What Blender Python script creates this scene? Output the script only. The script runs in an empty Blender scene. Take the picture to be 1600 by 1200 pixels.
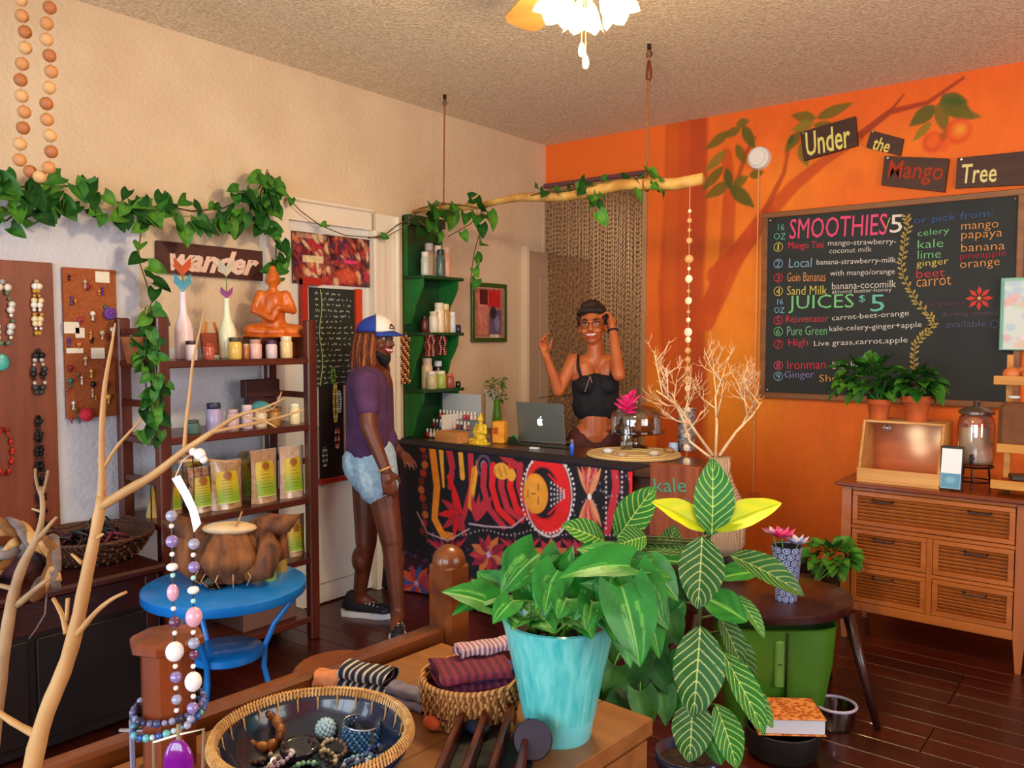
import bpy, bmesh, math, random
import numpy as np
from mathutils import Vector, Matrix, Euler
random.seed(7); rng=np.random.default_rng(5)
sc=bpy.context.scene; COL=sc.collection; PI=math.pi
R=math.radians
# ---------- camera ----------
CAM=Vector((3.69,-5.09,1.5)); FPX=1288.2; YAW=R(38.25); PIT=math.atan(73/1288.2)
cd=bpy.data.cameras.new('camera'); cam=bpy.data.objects.new('camera',cd); COL.objects.link(cam)
cd.sensor_width=36; cd.lens=FPX/1600*36; cd.clip_start=.05; cam.location=CAM
cam.rotation_euler=(PI/2-PIT,0,YAW); sc.camera=cam
FW=Vector((-math.sin(YAW)*math.cos(PIT),math.cos(YAW)*math.cos(PIT),-math.sin(PIT)))
RT=Vector((math.cos(YAW),math.sin(YAW),0)); UP=RT.cross(FW)
def ray(px,py): return FW+RT*((px-800)/FPX)-UP*((py-600)/FPX)
def at(px,py,d): return CAM+ray(px,py)*d
def onx(px,py,x): r=ray(px,py); return CAM+r*((x-CAM.x)/r.x)
def ony(px,py,y): r=ray(px,py); return CAM+r*((y-CAM.y)/r.y)
def onz(px,py,z): r=ray(px,py); return CAM+r*((z-CAM.z)/r.z)
# ---------- world, lights, exposure ----------
w=bpy.data.worlds.new('daylight'); sc.world=w; w.use_nodes=True
bg=w.node_tree.nodes['Background']; bg.inputs[0].default_value=(.55,.72,1,1); bg.inputs[1].default_value=1.0
def area(name,loc,rot,sx,sy,energy,col):
    l=bpy.data.lights.new(name,'AREA'); l.shape='RECTANGLE'; l.size=sx; l.size_y=sy; l.energy=energy; l.color=col
    o=bpy.data.objects.new(name,l); o.location=loc; o.rotation_euler=rot; COL.objects.link(o); return o
area('window_daylight',(3.6,-7.38,1.55),(PI/2,0,0),2.9,1.7,120,(.80,.90,1))
area('side_fill_light',(5.88,-2.9,1.6),(PI/2,0,PI/2),2.7,1.6,70,(1,.95,.87))  # added side light, no window is known on this wall
area('door_daylight',(.9,-7.38,1.25),(PI/2,0,0),1.0,2.0,50,(.70,.84,1))
sc.view_settings.view_transform='Standard'; sc.view_settings.look='None'; sc.view_settings.gamma=1
sc.view_settings.exposure=0.0; sc.view_settings.use_curve_mapping=False
# ---------- materials ----------
def lin(c):
    if isinstance(c,str): c=tuple(int(c[i:i+2],16)/255 for i in (0,2,4))
    return tuple((v/12.92 if v<=.04045 else ((v+.055)/1.055)**2.4) for v in c)+(1,)
MC={}
def mat(name,c1,c2=None,rough=.5,metal=0,kind='plain',scale=20,bump=0,mix=.5,stretch=(1,1,1),emit=0,trans=0,alpha=1,coat=0,spec=.5,c3=None,bscale=None,sheen=0,rot=(0,0,0),coords='Object'):
    if name in MC: return MC[name]
    m=bpy.data.materials.new(name); m.use_nodes=True; nt=m.node_tree; N=nt.nodes; L=nt.links
    b=N['Principled BSDF']; b.inputs['Roughness'].default_value=rough; b.inputs['Metallic'].default_value=metal
    b.inputs['Specular IOR Level'].default_value=spec; b.inputs['Coat Weight'].default_value=coat
    b.inputs['Transmission Weight'].default_value=trans; b.inputs['Alpha'].default_value=alpha
    if sheen: b.inputs['Sheen Weight'].default_value=sheen
    b.inputs['Base Color'].default_value=lin(c1)
    if emit: b.inputs['Emission Color'].default_value=lin(c1); b.inputs['Emission Strength'].default_value=emit
    src=None
    if kind!='plain':
        tc=N.new('ShaderNodeTexCoord'); mp=N.new('ShaderNodeMapping'); L.new(tc.outputs[coords],mp.inputs[0])
        mp.inputs['Scale'].default_value=stretch; mp.inputs['Rotation'].default_value=rot
        if kind in('noise','wood','fine'):
            t=N.new('ShaderNodeTexNoise'); t.inputs['Scale'].default_value=scale; t.inputs['Detail'].default_value=5; src=t.outputs['Fac']
        elif kind=='voronoi':
            t=N.new('ShaderNodeTexVoronoi'); t.inputs['Scale'].default_value=scale; src=t.outputs['Distance']
        elif kind=='wave':
            t=N.new('ShaderNodeTexWave'); t.inputs['Scale'].default_value=scale; t.inputs['Distortion'].default_value=2; t.inputs['Detail'].default_value=3; src=t.outputs['Fac']
        elif kind=='checker':
            t=N.new('ShaderNodeTexChecker'); t.inputs['Scale'].default_value=scale; src=t.outputs['Fac']
        elif kind=='attr':
            t=N.new('ShaderNodeVertexColor'); t.layer_name='Col'
        L.new(mp.outputs[0],t.inputs[0]) if kind!='attr' else None
        if kind=='attr': L.new(t.outputs[0],b.inputs['Base Color'])
        elif c2 is not None:
            r=N.new('ShaderNodeValToRGB'); e=r.color_ramp.elements
            e[0].position=max(0,mix-.18); e[1].position=min(1,mix+.18); e[0].color=lin(c1); e[1].color=lin(c2)
            if c3: e3=e.new(min(.99,mix+.3)); e3.color=lin(c3)
            L.new(src,r.inputs[0]); L.new(r.outputs[0],b.inputs['Base Color'])
        if bump:
            if bscale or kind=='attr':
                t2=N.new('ShaderNodeTexNoise'); t2.inputs['Scale'].default_value=bscale or scale; t2.inputs['Detail'].default_value=4; L.new(mp.outputs[0],t2.inputs[0]); src=t2.outputs['Fac']
            bp=N.new('ShaderNodeBump'); bp.inputs['Strength'].default_value=min(1,bump); bp.inputs['Distance'].default_value=.01*max(1,bump)
            L.new(src,bp.inputs['Height']); L.new(bp.outputs[0],b.inputs['Normal'])
    m.diffuse_color=lin(c1); MC[name]=m; return m
def wood(name,c1,c2,axis=0,scale=9,rough=.4,coat=0,bump=.15):
    st=[7,7,7]; st[axis]=.7
    return mat(name,c1,c2,kind='wood',scale=scale/3,stretch=tuple(st),rough=rough,coat=coat,bump=bump)
def glassm(name,c='ffffff',rough=.03,alpha=.22,fk=.6):
    if name in MC: return MC[name]
    m=bpy.data.materials.new(name); m.use_nodes=True; nt=m.node_tree; N=nt.nodes; L=nt.links; N.clear()
    o=N.new('ShaderNodeOutputMaterial'); mx=N.new('ShaderNodeMixShader'); tr=N.new('ShaderNodeBsdfTransparent'); gl=N.new('ShaderNodeBsdfGlossy'); fr=N.new('ShaderNodeLayerWeight')
    tr.inputs[0].default_value=lin(c); gl.inputs['Roughness'].default_value=rough; fr.inputs[0].default_value=.5
    mt=N.new('ShaderNodeMath'); mt.operation='MULTIPLY_ADD'; mt.inputs[1].default_value=fk; mt.inputs[2].default_value=alpha*.4
    L.new(fr.outputs['Fresnel'],mt.inputs[0]); L.new(mt.outputs[0],mx.inputs[0]); L.new(tr.outputs[0],mx.inputs[1]); L.new(gl.outputs[0],mx.inputs[2]); L.new(mx.outputs[0],o.inputs[0])
    m.diffuse_color=lin(c); MC[name]=m; return m
# ---------- mesh builder ----------
def V(*a): return Vector(a)
def basis(d):
    d=d.normalized(); a=Vector((0,0,1)) if abs(d.z)<.9 else Vector((1,0,0)); x=a.cross(d).normalized(); return x,d.cross(x)
class MB:
    def __init__(s): s.v=[]; s.f=[]; s.m=[]; s.mi=0
    def add(s,vs,fs):
        n=len(s.v); s.v+= [tuple(v) for v in vs]; s.f+=[tuple(i+n for i in f) for f in fs]; s.m+=[s.mi]*len(fs); return s
    def box(s,c,size,rot=0,M=None,bev=0):
        c=Vector(c); x,y,z=[k/2 for k in size]
        if M is None: M=Matrix.Rotation(rot,3,'Z')
        if bev<=0:
            vs=[c+M@Vector((a*x,b*y,d*z)) for a in(-1,1) for b in(-1,1) for d in(-1,1)]
            return s.add(vs,[(0,1,3,2),(4,6,7,5),(0,4,5,1),(2,3,7,6),(0,2,6,4),(1,5,7,3)])
        b=min(bev,x*.9,y*.9,z*.9); prof=[(-z,-b,0),(-z+b,0,0),(z-b,0,0),(z,-b,0)]; vs=[]
        for (h,ins,_) in prof:
            X=x+ins; Y=y+ins
            for (p,q) in ((X-b,Y),(-X+b,Y),(-X,Y-b),(-X,-Y+b),(-X+b,-Y),(X-b,-Y),(X,-Y+b),(X,Y-b)): vs.append(c+M@Vector((p,q,h)))
        fs=[tuple(range(7,-1,-1)),tuple(range(24,32))]
        for k in range(3):
            for i in range(8): j=(i+1)%8; fs.append((k*8+i,k*8+j,k*8+8+j,k*8+8+i))
        return s.add(vs,fs)
    def bb(s,a,b,bev=0):
        a=Vector(a); b=Vector(b); return s.box((a+b)/2,[abs(k) for k in (b-a)],bev=bev)
    def ring(s,rings,closed=True,caps=True):
        n=len(rings[0]); vs=[v for r in rings for v in r]; fs=[]
        for k in range(len(rings)-1):
            for i in range(n if closed else n-1): j=(i+1)%n; fs.append((k*n+i,k*n+j,k*n+n+j,k*n+n+i))
        if caps and closed: fs.append(tuple(range(n-1,-1,-1))); fs.append(tuple((len(rings)-1)*n+i for i in range(n)))
        return s.add(vs,fs)
    def lathe(s,prof,c=(0,0,0),n=20,axis=(0,0,1),caps=True,wob=0):
        c=Vector(c); ax=Vector(axis).normalized(); X,Y=basis(ax) if abs(ax.z)<.999 else (Vector((1,0,0)),Vector((0,1,0)))
        rs=[]
        for (r,h) in prof: rs.append([c+ax*h+(X*math.cos(2*PI*i/n)+Y*math.sin(2*PI*i/n))*max(r,1e-4)*(1+wob*math.sin(3*i+h*40)) for i in range(n)])
        return s.ring(rs,True,caps)
    def cyl(s,p0,p1,r0,r1=None,n=12):
        r1=r0 if r1 is None else r1; p0=Vector(p0); p1=Vector(p1); d=p1-p0
        return s.lathe([(r0,0),(r1,d.length)],p0,n,d)
    def tube(s,pts,r,n=8,caps=True):
        pts=[Vector(p) for p in pts]; rr=r if isinstance(r,(list,tuple)) else [r]*len(pts); rs=[]; X=None
        for i,p in enumerate(pts):
            d=(pts[min(i+1,len(pts)-1)]-pts[max(i-1,0)]).normalized()
            if X is None: X,Y=basis(d)
            else: X=(X-d*X.dot(d)).normalized(); Y=d.cross(X)
            rs.append([p+(X*math.cos(2*PI*k/n)+Y*math.sin(2*PI*k/n))*rr[i] for k in range(n)])
        return s.ring(rs,True,caps)
    def sph(s,c,r,n=12,m=8,sc=(1,1,1),M=None):
        c=Vector(c); vs=[Vector((0,0,1))]
        for j in range(1,m):
            t=PI*j/m; vs+=[Vector((math.sin(t)*math.cos(2*PI*i/n),math.sin(t)*math.sin(2*PI*i/n),math.cos(t))) for i in range(n)]
        vs.append(Vector((0,0,-1))); fs=[]
        for i in range(n): j=(i+1)%n; fs.append((0,1+i,1+j)); fs.append((len(vs)-1,1+(m-2)*n+j,1+(m-2)*n+i))
        for k in range(m-2):
            for i in range(n): j=(i+1)%n; fs.append((1+k*n+i,1+(k+1)*n+i,1+(k+1)*n+j,1+k*n+j))
        r=(r,r,r) if not isinstance(r,(tuple,list)) else r
        q=[Vector((v.x*r[0]*sc[0],v.y*r[1]*sc[1],v.z*r[2]*sc[2])) for v in vs]
        if M is not None: q=[M@v for v in q]
        return s.add([c+v for v in q],fs)
    def torus(s,c,R0,r,axis=(0,0,1),n=24,m=8,sc=(1,1)):
        c=Vector(c); ax=Vector(axis).normalized(); X,Y=basis(ax) if abs(ax.z)<.999 else (Vector((1,0,0)),Vector((0,1,0)))
        vs=[];fs=[]
        for i in range(n):
            a=2*PI*i/n; d=X*math.cos(a)*sc[0]+Y*math.sin(a)*sc[1]
            for j in range(m): b=2*PI*j/m; vs.append(c+d*R0+(d*math.cos(b)+ax*math.sin(b))*r)
        for i in range(n):
            for j in range(m): fs.append((i*m+j,((i+1)%n)*m+j,((i+1)%n)*m+(j+1)%m,i*m+(j+1)%m))
        return s.add(vs,fs)
    def poly(s,pts,off):   # extruded polygon, pts 3D coplanar list, off vector
        pts=[Vector(p) for p in pts]; off=Vector(off); n=len(pts)
        return s.add(pts+[p+off for p in pts],[tuple(range(n-1,-1,-1)),tuple(range(n,2*n))]+[(i,(i+1)%n,(i+1)%n+n,i+n) for i in range(n)])
    def grid(s,fn,nu,nv):
        vs=[fn(i/nu,j/nv) for j in range(nv+1) for i in range(nu+1)]
        return s.add(vs,[(j*(nu+1)+i,j*(nu+1)+i+1,(j+1)*(nu+1)+i+1,(j+1)*(nu+1)+i) for j in range(nv) for i in range(nu)])
    def mesh(s,name,inv=None,smooth=False):
        me=bpy.data.meshes.new(name); v=s.v
        if inv is not None: v=[inv@Vector(p) for p in v]
        me.from_pydata([tuple(p) for p in v],[],s.f); me.polygons.foreach_set('material_index',s.m)
        if smooth: me.polygons.foreach_set('use_smooth',[True]*len(me.polygons))
        me.update(); return me
    def build(s,name,mats,parent=None,smooth=False,local=False,loc=None,auto=None):
        W=wm(parent) if parent is not None else Matrix.Identity(4)
        if parent is None and loc is not None: W=Matrix.Translation(Vector(loc))
        me=s.mesh(name,None if local else W.inverted(),smooth or auto is not None)
        if auto is not None and hasattr(me,'set_sharp_from_angle'): me.set_sharp_from_angle(angle=R(auto))
        o=bpy.data.objects.new(name,me); COL.objects.link(o)
        for m in (mats if isinstance(mats,(list,tuple)) else [mats]): me.materials.append(m)
        if parent is not None: o.parent=parent
        elif loc is not None: o.location=loc
        return o
def wm(o):
    M=Matrix.LocRotScale(o.location,o.rotation_euler,o.scale)
    return wm(o.parent)@M if o.parent else M
def tag(o,label=None,cat=None,group=None,kind=None):
    if label: o['label']=label
    if cat: o['category']=cat
    if group: o['group']=group
    if kind: o['kind']=kind
    return o
def thing(name,label,cat,loc=(0,0,0),rotz=0,group=None):
    o=bpy.data.objects.new(name,None); COL.objects.link(o); o.location=loc; o.rotation_euler=(0,0,rotz); o.empty_display_size=.05
    return tag(o,label,cat,group)
def struct(name,mb,m,smooth=False): return tag(mb.build(name,m,smooth=smooth),kind='structure')
def one(mb,name,m,label,cat,group=None,smooth=False,loc=None,kind=None,auto=None):
    if loc is None:
        a=np.array([tuple(v) for v in mb.v]); loc=((a[:,0].min()+a[:,0].max())/2,(a[:,1].min()+a[:,1].max())/2,a[:,2].min())
    return tag(mb.build(name,m,smooth=smooth,loc=loc,auto=auto),label,cat,group,kind)
def dup(root,loc=None,rotz=None,label=None,group=None,scale=None,mats=None):
    r=root.copy(); COL.objects.link(r)
    if loc is not None: r.location=loc
    if rotz is not None: r.rotation_euler=(0,0,rotz)
    if scale is not None: r.scale=(scale,)*3 if not isinstance(scale,(tuple,list)) else scale
    if label: r['label']=label
    if group: r['group']=group
    def rec(a,b):
        for ch in list(a.children):
            c=ch.copy(); COL.objects.link(c); c.parent=b; rec(ch,c)
    rec(root,r); return r
def inst(src,name,parent,M,m=None,label=None):
    """another piece sharing mesh data, placed by matrix M in the parent's space"""
    o=bpy.data.objects.new(name,src); COL.objects.link(o); o.parent=parent; o.matrix_local=M
    if m is not None: o.material_slots[0].link='OBJECT'; o.material_slots[0].material=m
    if label: o['label']=label
    return o
def text(s,size,m,loc,rot,name,parent=None,font=None,ext=.0008,off=0,shear=0,align='CENTER',label=None,spacing=1):
    c=bpy.data.curves.new(name,'FONT'); c.body=s; c.size=size; c.extrude=ext; c.align_x=align; c.align_y='CENTER'; c.offset=off; c.shear=shear; c.resolution_u=2; c.space_character=spacing
    t=bpy.data.objects.new('t',c); COL.objects.link(t); dg=bpy.context.evaluated_depsgraph_get(); dg.update()
    me=bpy.data.meshes.new_from_object(t.evaluated_get(dg)); bpy.data.objects.remove(t); me.materials.clear(); me.materials.append(m)
    o=bpy.data.objects.new(name,me); COL.objects.link(o); W=Matrix.LocRotScale(Vector(loc),Euler(rot) if not isinstance(rot,Matrix) else rot.to_quaternion(),Vector((1,1,1)))
    if parent is not None: o.parent=parent; o.matrix_local=wm(parent).inverted()@W
    else: o.matrix_local=W
    if label: o['label']=label
    return o
# remeshed organic bodies
def _remesh(name,mb,vox,sm,m,parent,loc=None,dec=None,local=False):
    o=mb.build(name,m,parent,smooth=True,loc=loc,local=local)
    r=o.modifiers.new('r','REMESH'); r.mode='VOXEL'; r.voxel_size=vox; r.use_smooth_shade=True
    if sm: k=o.modifiers.new('s','SMOOTH'); k.factor=.5; k.iterations=sm
    if dec: k=o.modifiers.new('d','DECIMATE'); k.ratio=dec
    dg=bpy.context.evaluated_depsgraph_get(); dg.update(); me=bpy.data.meshes.new_from_object(o.evaluated_get(dg))
    old=o.data; o.modifiers.clear(); o.data=me
    me.materials.clear(); 
    for mm in (m if isinstance(m,(list,tuple)) else [m]): me.materials.append(mm)
    me.polygons.foreach_set('use_smooth',[True]*len(me.polygons)); bpy.data.meshes.remove(old); return o
def cap(mb,p0,p1,r0,r1,n=14):
    p0=Vector(p0);p1=Vector(p1); d=p1-p0; L=d.length
    if L<1e-5: return mb.sph(p0,r0,n,8)
    pf=[(r0*math.sin(t),-r0*math.cos(t)) for t in (R(3),R(30),R(60),R(90))]+[(r1*math.sin(t),L-r1*math.cos(t)) for t in (R(90),R(120),R(150),R(177))]
    return mb.lathe(pf,p0,n,d)
# raster prints (colour attribute on a fine sheet)
class Can:
    def __init__(s,w,h,cell,base):
        s.w=w;s.h=h;s.nx=int(w/cell)+1;s.ny=int(h/cell)+1
        s.X,s.Y=np.meshgrid(np.linspace(0,w,s.nx),np.linspace(0,h,s.ny)); s.c=np.zeros((s.ny,s.nx,3)); s.c[:]=s.rgb(base)
    def rgb(s,c): return np.array(lin(c)[:3])
    def put(s,mask,col,a=1.0):
        k=np.clip(mask,0,1)[...,None]*a; s.c=s.c*(1-k)+s.rgb(col)*k
    def ell(s,cx,cy,rx,ry,col,rot=0,a=1,soft=.004):
        dx=s.X-cx;dy=s.Y-cy;u=dx*math.cos(rot)+dy*math.sin(rot);v=-dx*math.sin(rot)+dy*math.cos(rot)
        s.put((1-np.sqrt((u/rx)**2+(v/ry)**2))*min(rx,ry)/soft+.5,col,a)
    def leaf(s,x0,y0,x1,y1,w,col,a=1,soft=.004):
        dx,dy=x1-x0,y1-y0;L=math.hypot(dx,dy);u=((s.X-x0)*dx+(s.Y-y0)*dy)/L/L;v=np.abs((s.X-x0)*-dy+(s.Y-y0)*dx)/L
        hw=w*np.sin(PI*np.clip(u,0,1)**.8); s.put(((hw-v)/soft+.3)*(u>0)*(u<1),col,a)
    def line(s,pts,w0,w1,col,a=1,soft=.004):
        n=len(pts)-1; best=np.full(s.X.shape,-1e9)
        for i in range(n):
            (x0,y0),(x1,y1)=pts[i],pts[i+1];dx,dy=x1-x0,y1-y0;L2=dx*dx+dy*dy+1e-12
            t=np.clip(((s.X-x0)*dx+(s.Y-y0)*dy)/L2,0,1);d=np.hypot(s.X-x0-t*dx,s.Y-y0-t*dy)
            ww=w0+(w1-w0)*(i+t)/n; best=np.maximum(best,ww-d)
        s.put(best/soft+.5,col,a)
    def rect(s,x0,y0,x1,y1,col,a=1,soft=.002):
        s.put(np.minimum(np.minimum(s.X-x0,x1-s.X),np.minimum(s.Y-y0,y1-s.Y))/soft+.5,col,a)
    def noise(s,amp,n=40,stretch=(1,1)):
        g=rng.random((int(n*stretch[1])+2,int(n*stretch[0])+2)); u=s.X/s.w*(g.shape[1]-1.01);v=s.Y/s.h*(g.shape[0]-1.01);i=u.astype(int);j=v.astype(int);fu=u-i;fv=v-j
        q=g[j,i]*(1-fu)*(1-fv)+g[j,i+1]*fu*(1-fv)+g[j+1,i]*(1-fu)*fv+g[j+1,i+1]*fu*fv
        s.c=np.clip(s.c*(1+amp*(q[...,None]-.5)*2),0,1)
    def sheet(s,name,pos,m,parent=None,smooth=True,thick=0,local=False):
        """pos(X,Y)->three arrays"""
        P=np.stack(pos(s.X,s.Y),-1).reshape(-1,3); cols=s.c.reshape(-1,3)
        if parent is not None and not local: W=np.array(wm(parent).inverted()); P=P@W[:3,:3].T+W[:3,3]
        nx,ny=s.nx,s.ny; i=np.arange(nx-1)[None,:]+np.arange(ny-1)[:,None]*nx; q=np.stack([i,i+1,i+nx+1,i+nx],-1).reshape(-1,4)
        me=bpy.data.meshes.new(name); me.vertices.add(len(P)); me.vertices.foreach_set('co',P.astype(np.float32).ravel())
        me.loops.add(q.size); me.loops.foreach_set('vertex_index',q.ravel().astype(np.int32)); me.polygons.add(len(q))
        me.polygons.foreach_set('loop_start',np.arange(0,q.size,4,dtype=np.int32)); me.update(calc_edges=True)
        ca=me.color_attributes.new('Col','FLOAT_COLOR','POINT'); ca.data.foreach_set('color',np.concatenate([cols,np.ones((len(cols),1))],1).astype(np.float32).ravel())
        if smooth: me.polygons.foreach_set('use_smooth',[True]*len(me.polygons))
        me.validate(); me.materials.append(m); o=bpy.data.objects.new(name,me); COL.objects.link(o)
        if parent is not None: o.parent=parent
        if thick: k=o.modifiers.new('t','SOLIDIFY'); k.thickness=thick; k.offset=-1
        return o
ATT=mat('painted_print','808080',kind='attr',rough=.75,bump=.12,bscale=60)
ATTS=mat('printed_gloss','808080',kind='attr',rough=.35)
# ================= STRUCTURE =================
H=2.935; XR=5.6; YB=-7.2
m_tan=mat('tan_plaster','d2bc9c','dcc8aa',kind='noise',scale=3,rough=.85,bump=.55,bscale=45)
m_ceil=mat('popcorn_ceiling','d2bc98','fff2d8',kind='noise',scale=85,rough=.95,bump=1.15,mix=.5)
m_orange=mat('orange_wall_plain','f0701a',rough=.7)
m_white=mat('white_trim_paint','e6dcc8',rough=.45)
m_dark=mat('dark_baseboard','2a1710',rough=.5)
mb=MB(); mb.bb((-.2,YB-.1,-.12),(XR+.2,2.2,-.02)); struct('floor',mb,mat('subfloor','1a0a06',rough=.8))
flo=bpy.data.objects['floor']
pm=[wood('floorboard_a','300c06','46140a',0,10,.36,.2),wood('floorboard_b','290a05','3c1109',0,10,.38,.2),wood('floorboard_c','3a1108','4e190c',0,10,.34,.2)]
src={}
for L in (2.4,1.9,3.1): 
    b=MB(); b.box((0,0,-.01),(L-.003,.1225,.02),bev=.002); src[L]=b.mesh('plank'); src[L].materials.append(pm[0])
y=-5.3; k=0
while y<.06:
    x=-.1-random.random()*1.2
    while x<5.6:
        L=random.choice((2.4,1.9,3.1))
        if x+L>0 or 1:
            inst(src[L],'plank',flo,Matrix.Translation((max(x+L/2,L/2-.05),y,0)) if x<0 else Matrix.Translation((x+L/2,y,0)),random.choice(pm)); k+=1
        x=(L-.05 if x<0 else x+L)
    y+=.124
mb=MB(); mb.bb((-.2,YB-.1,H),(XR+.2,2.2,H+.1)); struct('ceiling',mb,m_ceil)
# left wall : solid
mb=MB(); mb.bb((-.2,YB-.1,-.02),(0,2.2,H)); struct('wall_left',mb,m_tan)
# unseen right wall; its window opening is added to let in side light
mb=MB(); X0,X1=XR,XR+.15
mb.bb((X0,YB,0),(X1,-4.3,H)); mb.bb((X0,-1.5,0),(X1,.12,H)); mb.bb((X0,-4.3,0),(X1,-1.5,.8)); mb.bb((X0,-4.3,2.45),(X1,-1.5,H)); struct('wall_right',mb,m_orange)
mb=MB()
for yy in(-4.3,-2.9,-1.5): mb.box((X0+.07,yy,1.62),(.06,.06,1.7))
for z in(.82,1.63,2.43): mb.box((X0+.07,-2.9,z),(.06,2.8,.06))
struct('added_side_window',mb,m_white)
# back wall behind the camera with window and door opening
mb=MB(); Y0,Y1=YB-.15,YB
mb.bb((0,Y0,0),(.35,Y1,H)); mb.bb((1.45,Y0,0),(2.1,Y1,H)); mb.bb((.35,Y0,2.3),(1.45,Y1,H)); mb.bb((2.1,Y0,0),(5.1,Y1,.65)); mb.bb((2.1,Y0,2.45),(5.1,Y1,H)); mb.bb((5.1,Y0,0),(XR,Y1,H)); struct('wall_back',mb,m_tan)
mb=MB()
for xx in(2.1,3.1,4.1,5.1): mb.box((xx,Y0+.07,1.55),(.06,.06,1.8))
for z in(.67,2.43): mb.box((3.6,Y0+.07,z),(3,.06,.06))
struct('window_1',mb,m_white)
# orange wall with opening, mural raster
OPX=.87; OPZ=2.62
mb=MB(); mb.bb((OPX,.004,-.02),(XR,.14,H)); mb.bb((0,.004,OPZ),(OPX,.14,H)); struct('wall_front',mb,m_orange)
wf=bpy.data.objects['wall_front']
W0=OPX; WW=XR-OPX; 
cv=Can(3.3-OPX,H,.008,'f0701a')
def wp(px,py): p=ony(px,py,0); return (p.x-OPX,p.z)
def WL(pts,w0,w1,col,a=1,soft=.01): cv.line([wp(*p) for p in pts],w0,w1,col,a,soft)
# soft patches of yellower and redder orange behind the mural
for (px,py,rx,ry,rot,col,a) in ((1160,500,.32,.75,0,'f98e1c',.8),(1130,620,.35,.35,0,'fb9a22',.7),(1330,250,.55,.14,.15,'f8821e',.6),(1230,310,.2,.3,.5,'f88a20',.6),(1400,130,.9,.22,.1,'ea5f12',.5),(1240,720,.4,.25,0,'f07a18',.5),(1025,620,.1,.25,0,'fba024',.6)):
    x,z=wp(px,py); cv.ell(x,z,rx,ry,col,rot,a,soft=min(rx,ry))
T='cc4c0e'; T2='b03c0e'; T3='e06414'
WL([(1072,190),(1070,330),(1062,450),(1068,600),(1058,720)],.15,.17,T,.85,.03)
WL([(1092,190),(1092,330),(1088,450),(1094,600),(1092,720)],.06,.06,T2,.5,.03)
WL([(1052,190),(1050,330),(1046,450),(1050,600)],.04,.05,T3,.6,.03)
WL([(1120,430),(1150,400),(1195,340),(1240,290),(1290,250),(1345,215)],.07,.02,T,.85,.015)
WL([(1100,500),(1150,400),(1200,330)],.08,.045,T,.85,.02)
WL([(1135,240),(1140,300),(1135,400),(1110,480)],.035,.06,T,.8,.015)
WL([(1150,290),(1165,240),(1180,215)],.018,.01,T2,.8,.01)
WL([(1195,330),(1225,270),(1235,215)],.02,.008,T2,.8,.008)
WL([(1345,210),(1390,175),(1450,160),(1505,122)],.022,.008,'9c3412',.9,.008)
WL([(1390,175),(1412,148)],.010,.006,'9c3412',.9,.006)
G='6a6410'; G2='3f5a12'; G3='8a7a18'
def LF(a,b,w,c,al=.9): x0,z0=wp(*a); x1,z1=wp(*b); cv.leaf(x0,z0,x1,z1,w,c,al,.006)
for a,b,w,c in (((1158,200),(1128,215),.03,G),((1160,195),(1180,235),.035,G2),((1150,195),(1172,188),.03,G),((1140,205),(1100,235),.035,G),((1135,235),(1100,270),.035,G3),((1130,260),(1095,300),.035,G),((1150,225),(1165,258),.03,G),((1140,290),(1180,325),.045,G2),((1140,285),(1100,310),.04,G),((1145,290),(1170,275),.035,G),((1170,275),(1195,268),.03,G),
    ((1135,262),(1142,300),.03,G2),((1275,185),(1235,180),.035,G),((1275,185),(1335,160),.035,G),((1272,190),(1235,205),.035,G3),((1270,195),(1315,200),.03,G),((1250,205),(1225,240),.035,G),((1250,225),(1262,262),.035,G3),((1240,210),(1232,228),.02,G2),
    ((1468,155),(1524,185),.05,G2),((1470,150),(1515,160),.035,G2),((1462,165),(1420,198),.045,G2),((1480,175),(1536,183),.03,G),((1466,160),(1478,210),.035,G),((1455,190),(1425,222),.025,G3),((1478,205),(1462,232),.025,G)): LF(a,b,w,c)
for (px,py,r,c) in ((1497,205,.065,'e04414'),(1499,203,.045,'f07a22'),(1500,202,.022,'f4a030'),(1458,222,.055,'d83c10'),(1458,220,.035,'f06a18'),(1475,228,.03,'e85a14')):
    x,z=wp(px,py); cv.ell(x,z,r,r*1.05,c,0,.8,.02)
# faint old lettering ghosted under the paint (a round emblem)
for (px,py,rx,rz) in ((1335,280,.06,.07),(1335,280,.035,.045)):
    x,z=wp(px,py); cv.ell(x,z,rx,rz,'e0641a',0,.35,.02)
cv.noise(.06,24); cv.noise(.04,120,(1,.4))
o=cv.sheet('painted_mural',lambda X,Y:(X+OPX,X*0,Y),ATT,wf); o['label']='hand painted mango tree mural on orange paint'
mb=MB(); mb.bb((OPX+2.42,-.0,0),(XR,.004,H)); mb.build('plain_paint',m_orange,wf)
mb=MB(); mb.bb((0,-.0,OPZ),(OPX,.004,H)); mb.build('plain_paint',m_orange,wf)
# small passage beyond the opening
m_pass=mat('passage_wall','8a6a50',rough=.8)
mb=MB(); mb.bb((1.6,.14,0),(1.75,2.2,H)); struct('wall_passage_side',mb,m_pass)
mb=MB(); mb.bb((0,2.05,0),(1.75,2.2,H)); struct('wall_passage_end',mb,m_pass)
# door casing of the opening (right jamb)
mb=MB(); mb.bb((OPX-.03,-.02,0),(OPX,.16,OPZ)); mb.bb((0,-.0,OPZ-.03),(OPX-.03,.16,OPZ)); struct('trim_1',mb,mat('jamb_paint','b98d5e',rough=.5))
# baseboards
mb=MB(); mb.bb((.0,-6,0),(.02,-.32,.11)); struct('baseboard_left',mb,m_dark)
mb=MB(); mb.bb((OPX,-.02,0),(XR,0,.11)); struct('baseboard_front',mb,m_dark)
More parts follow.
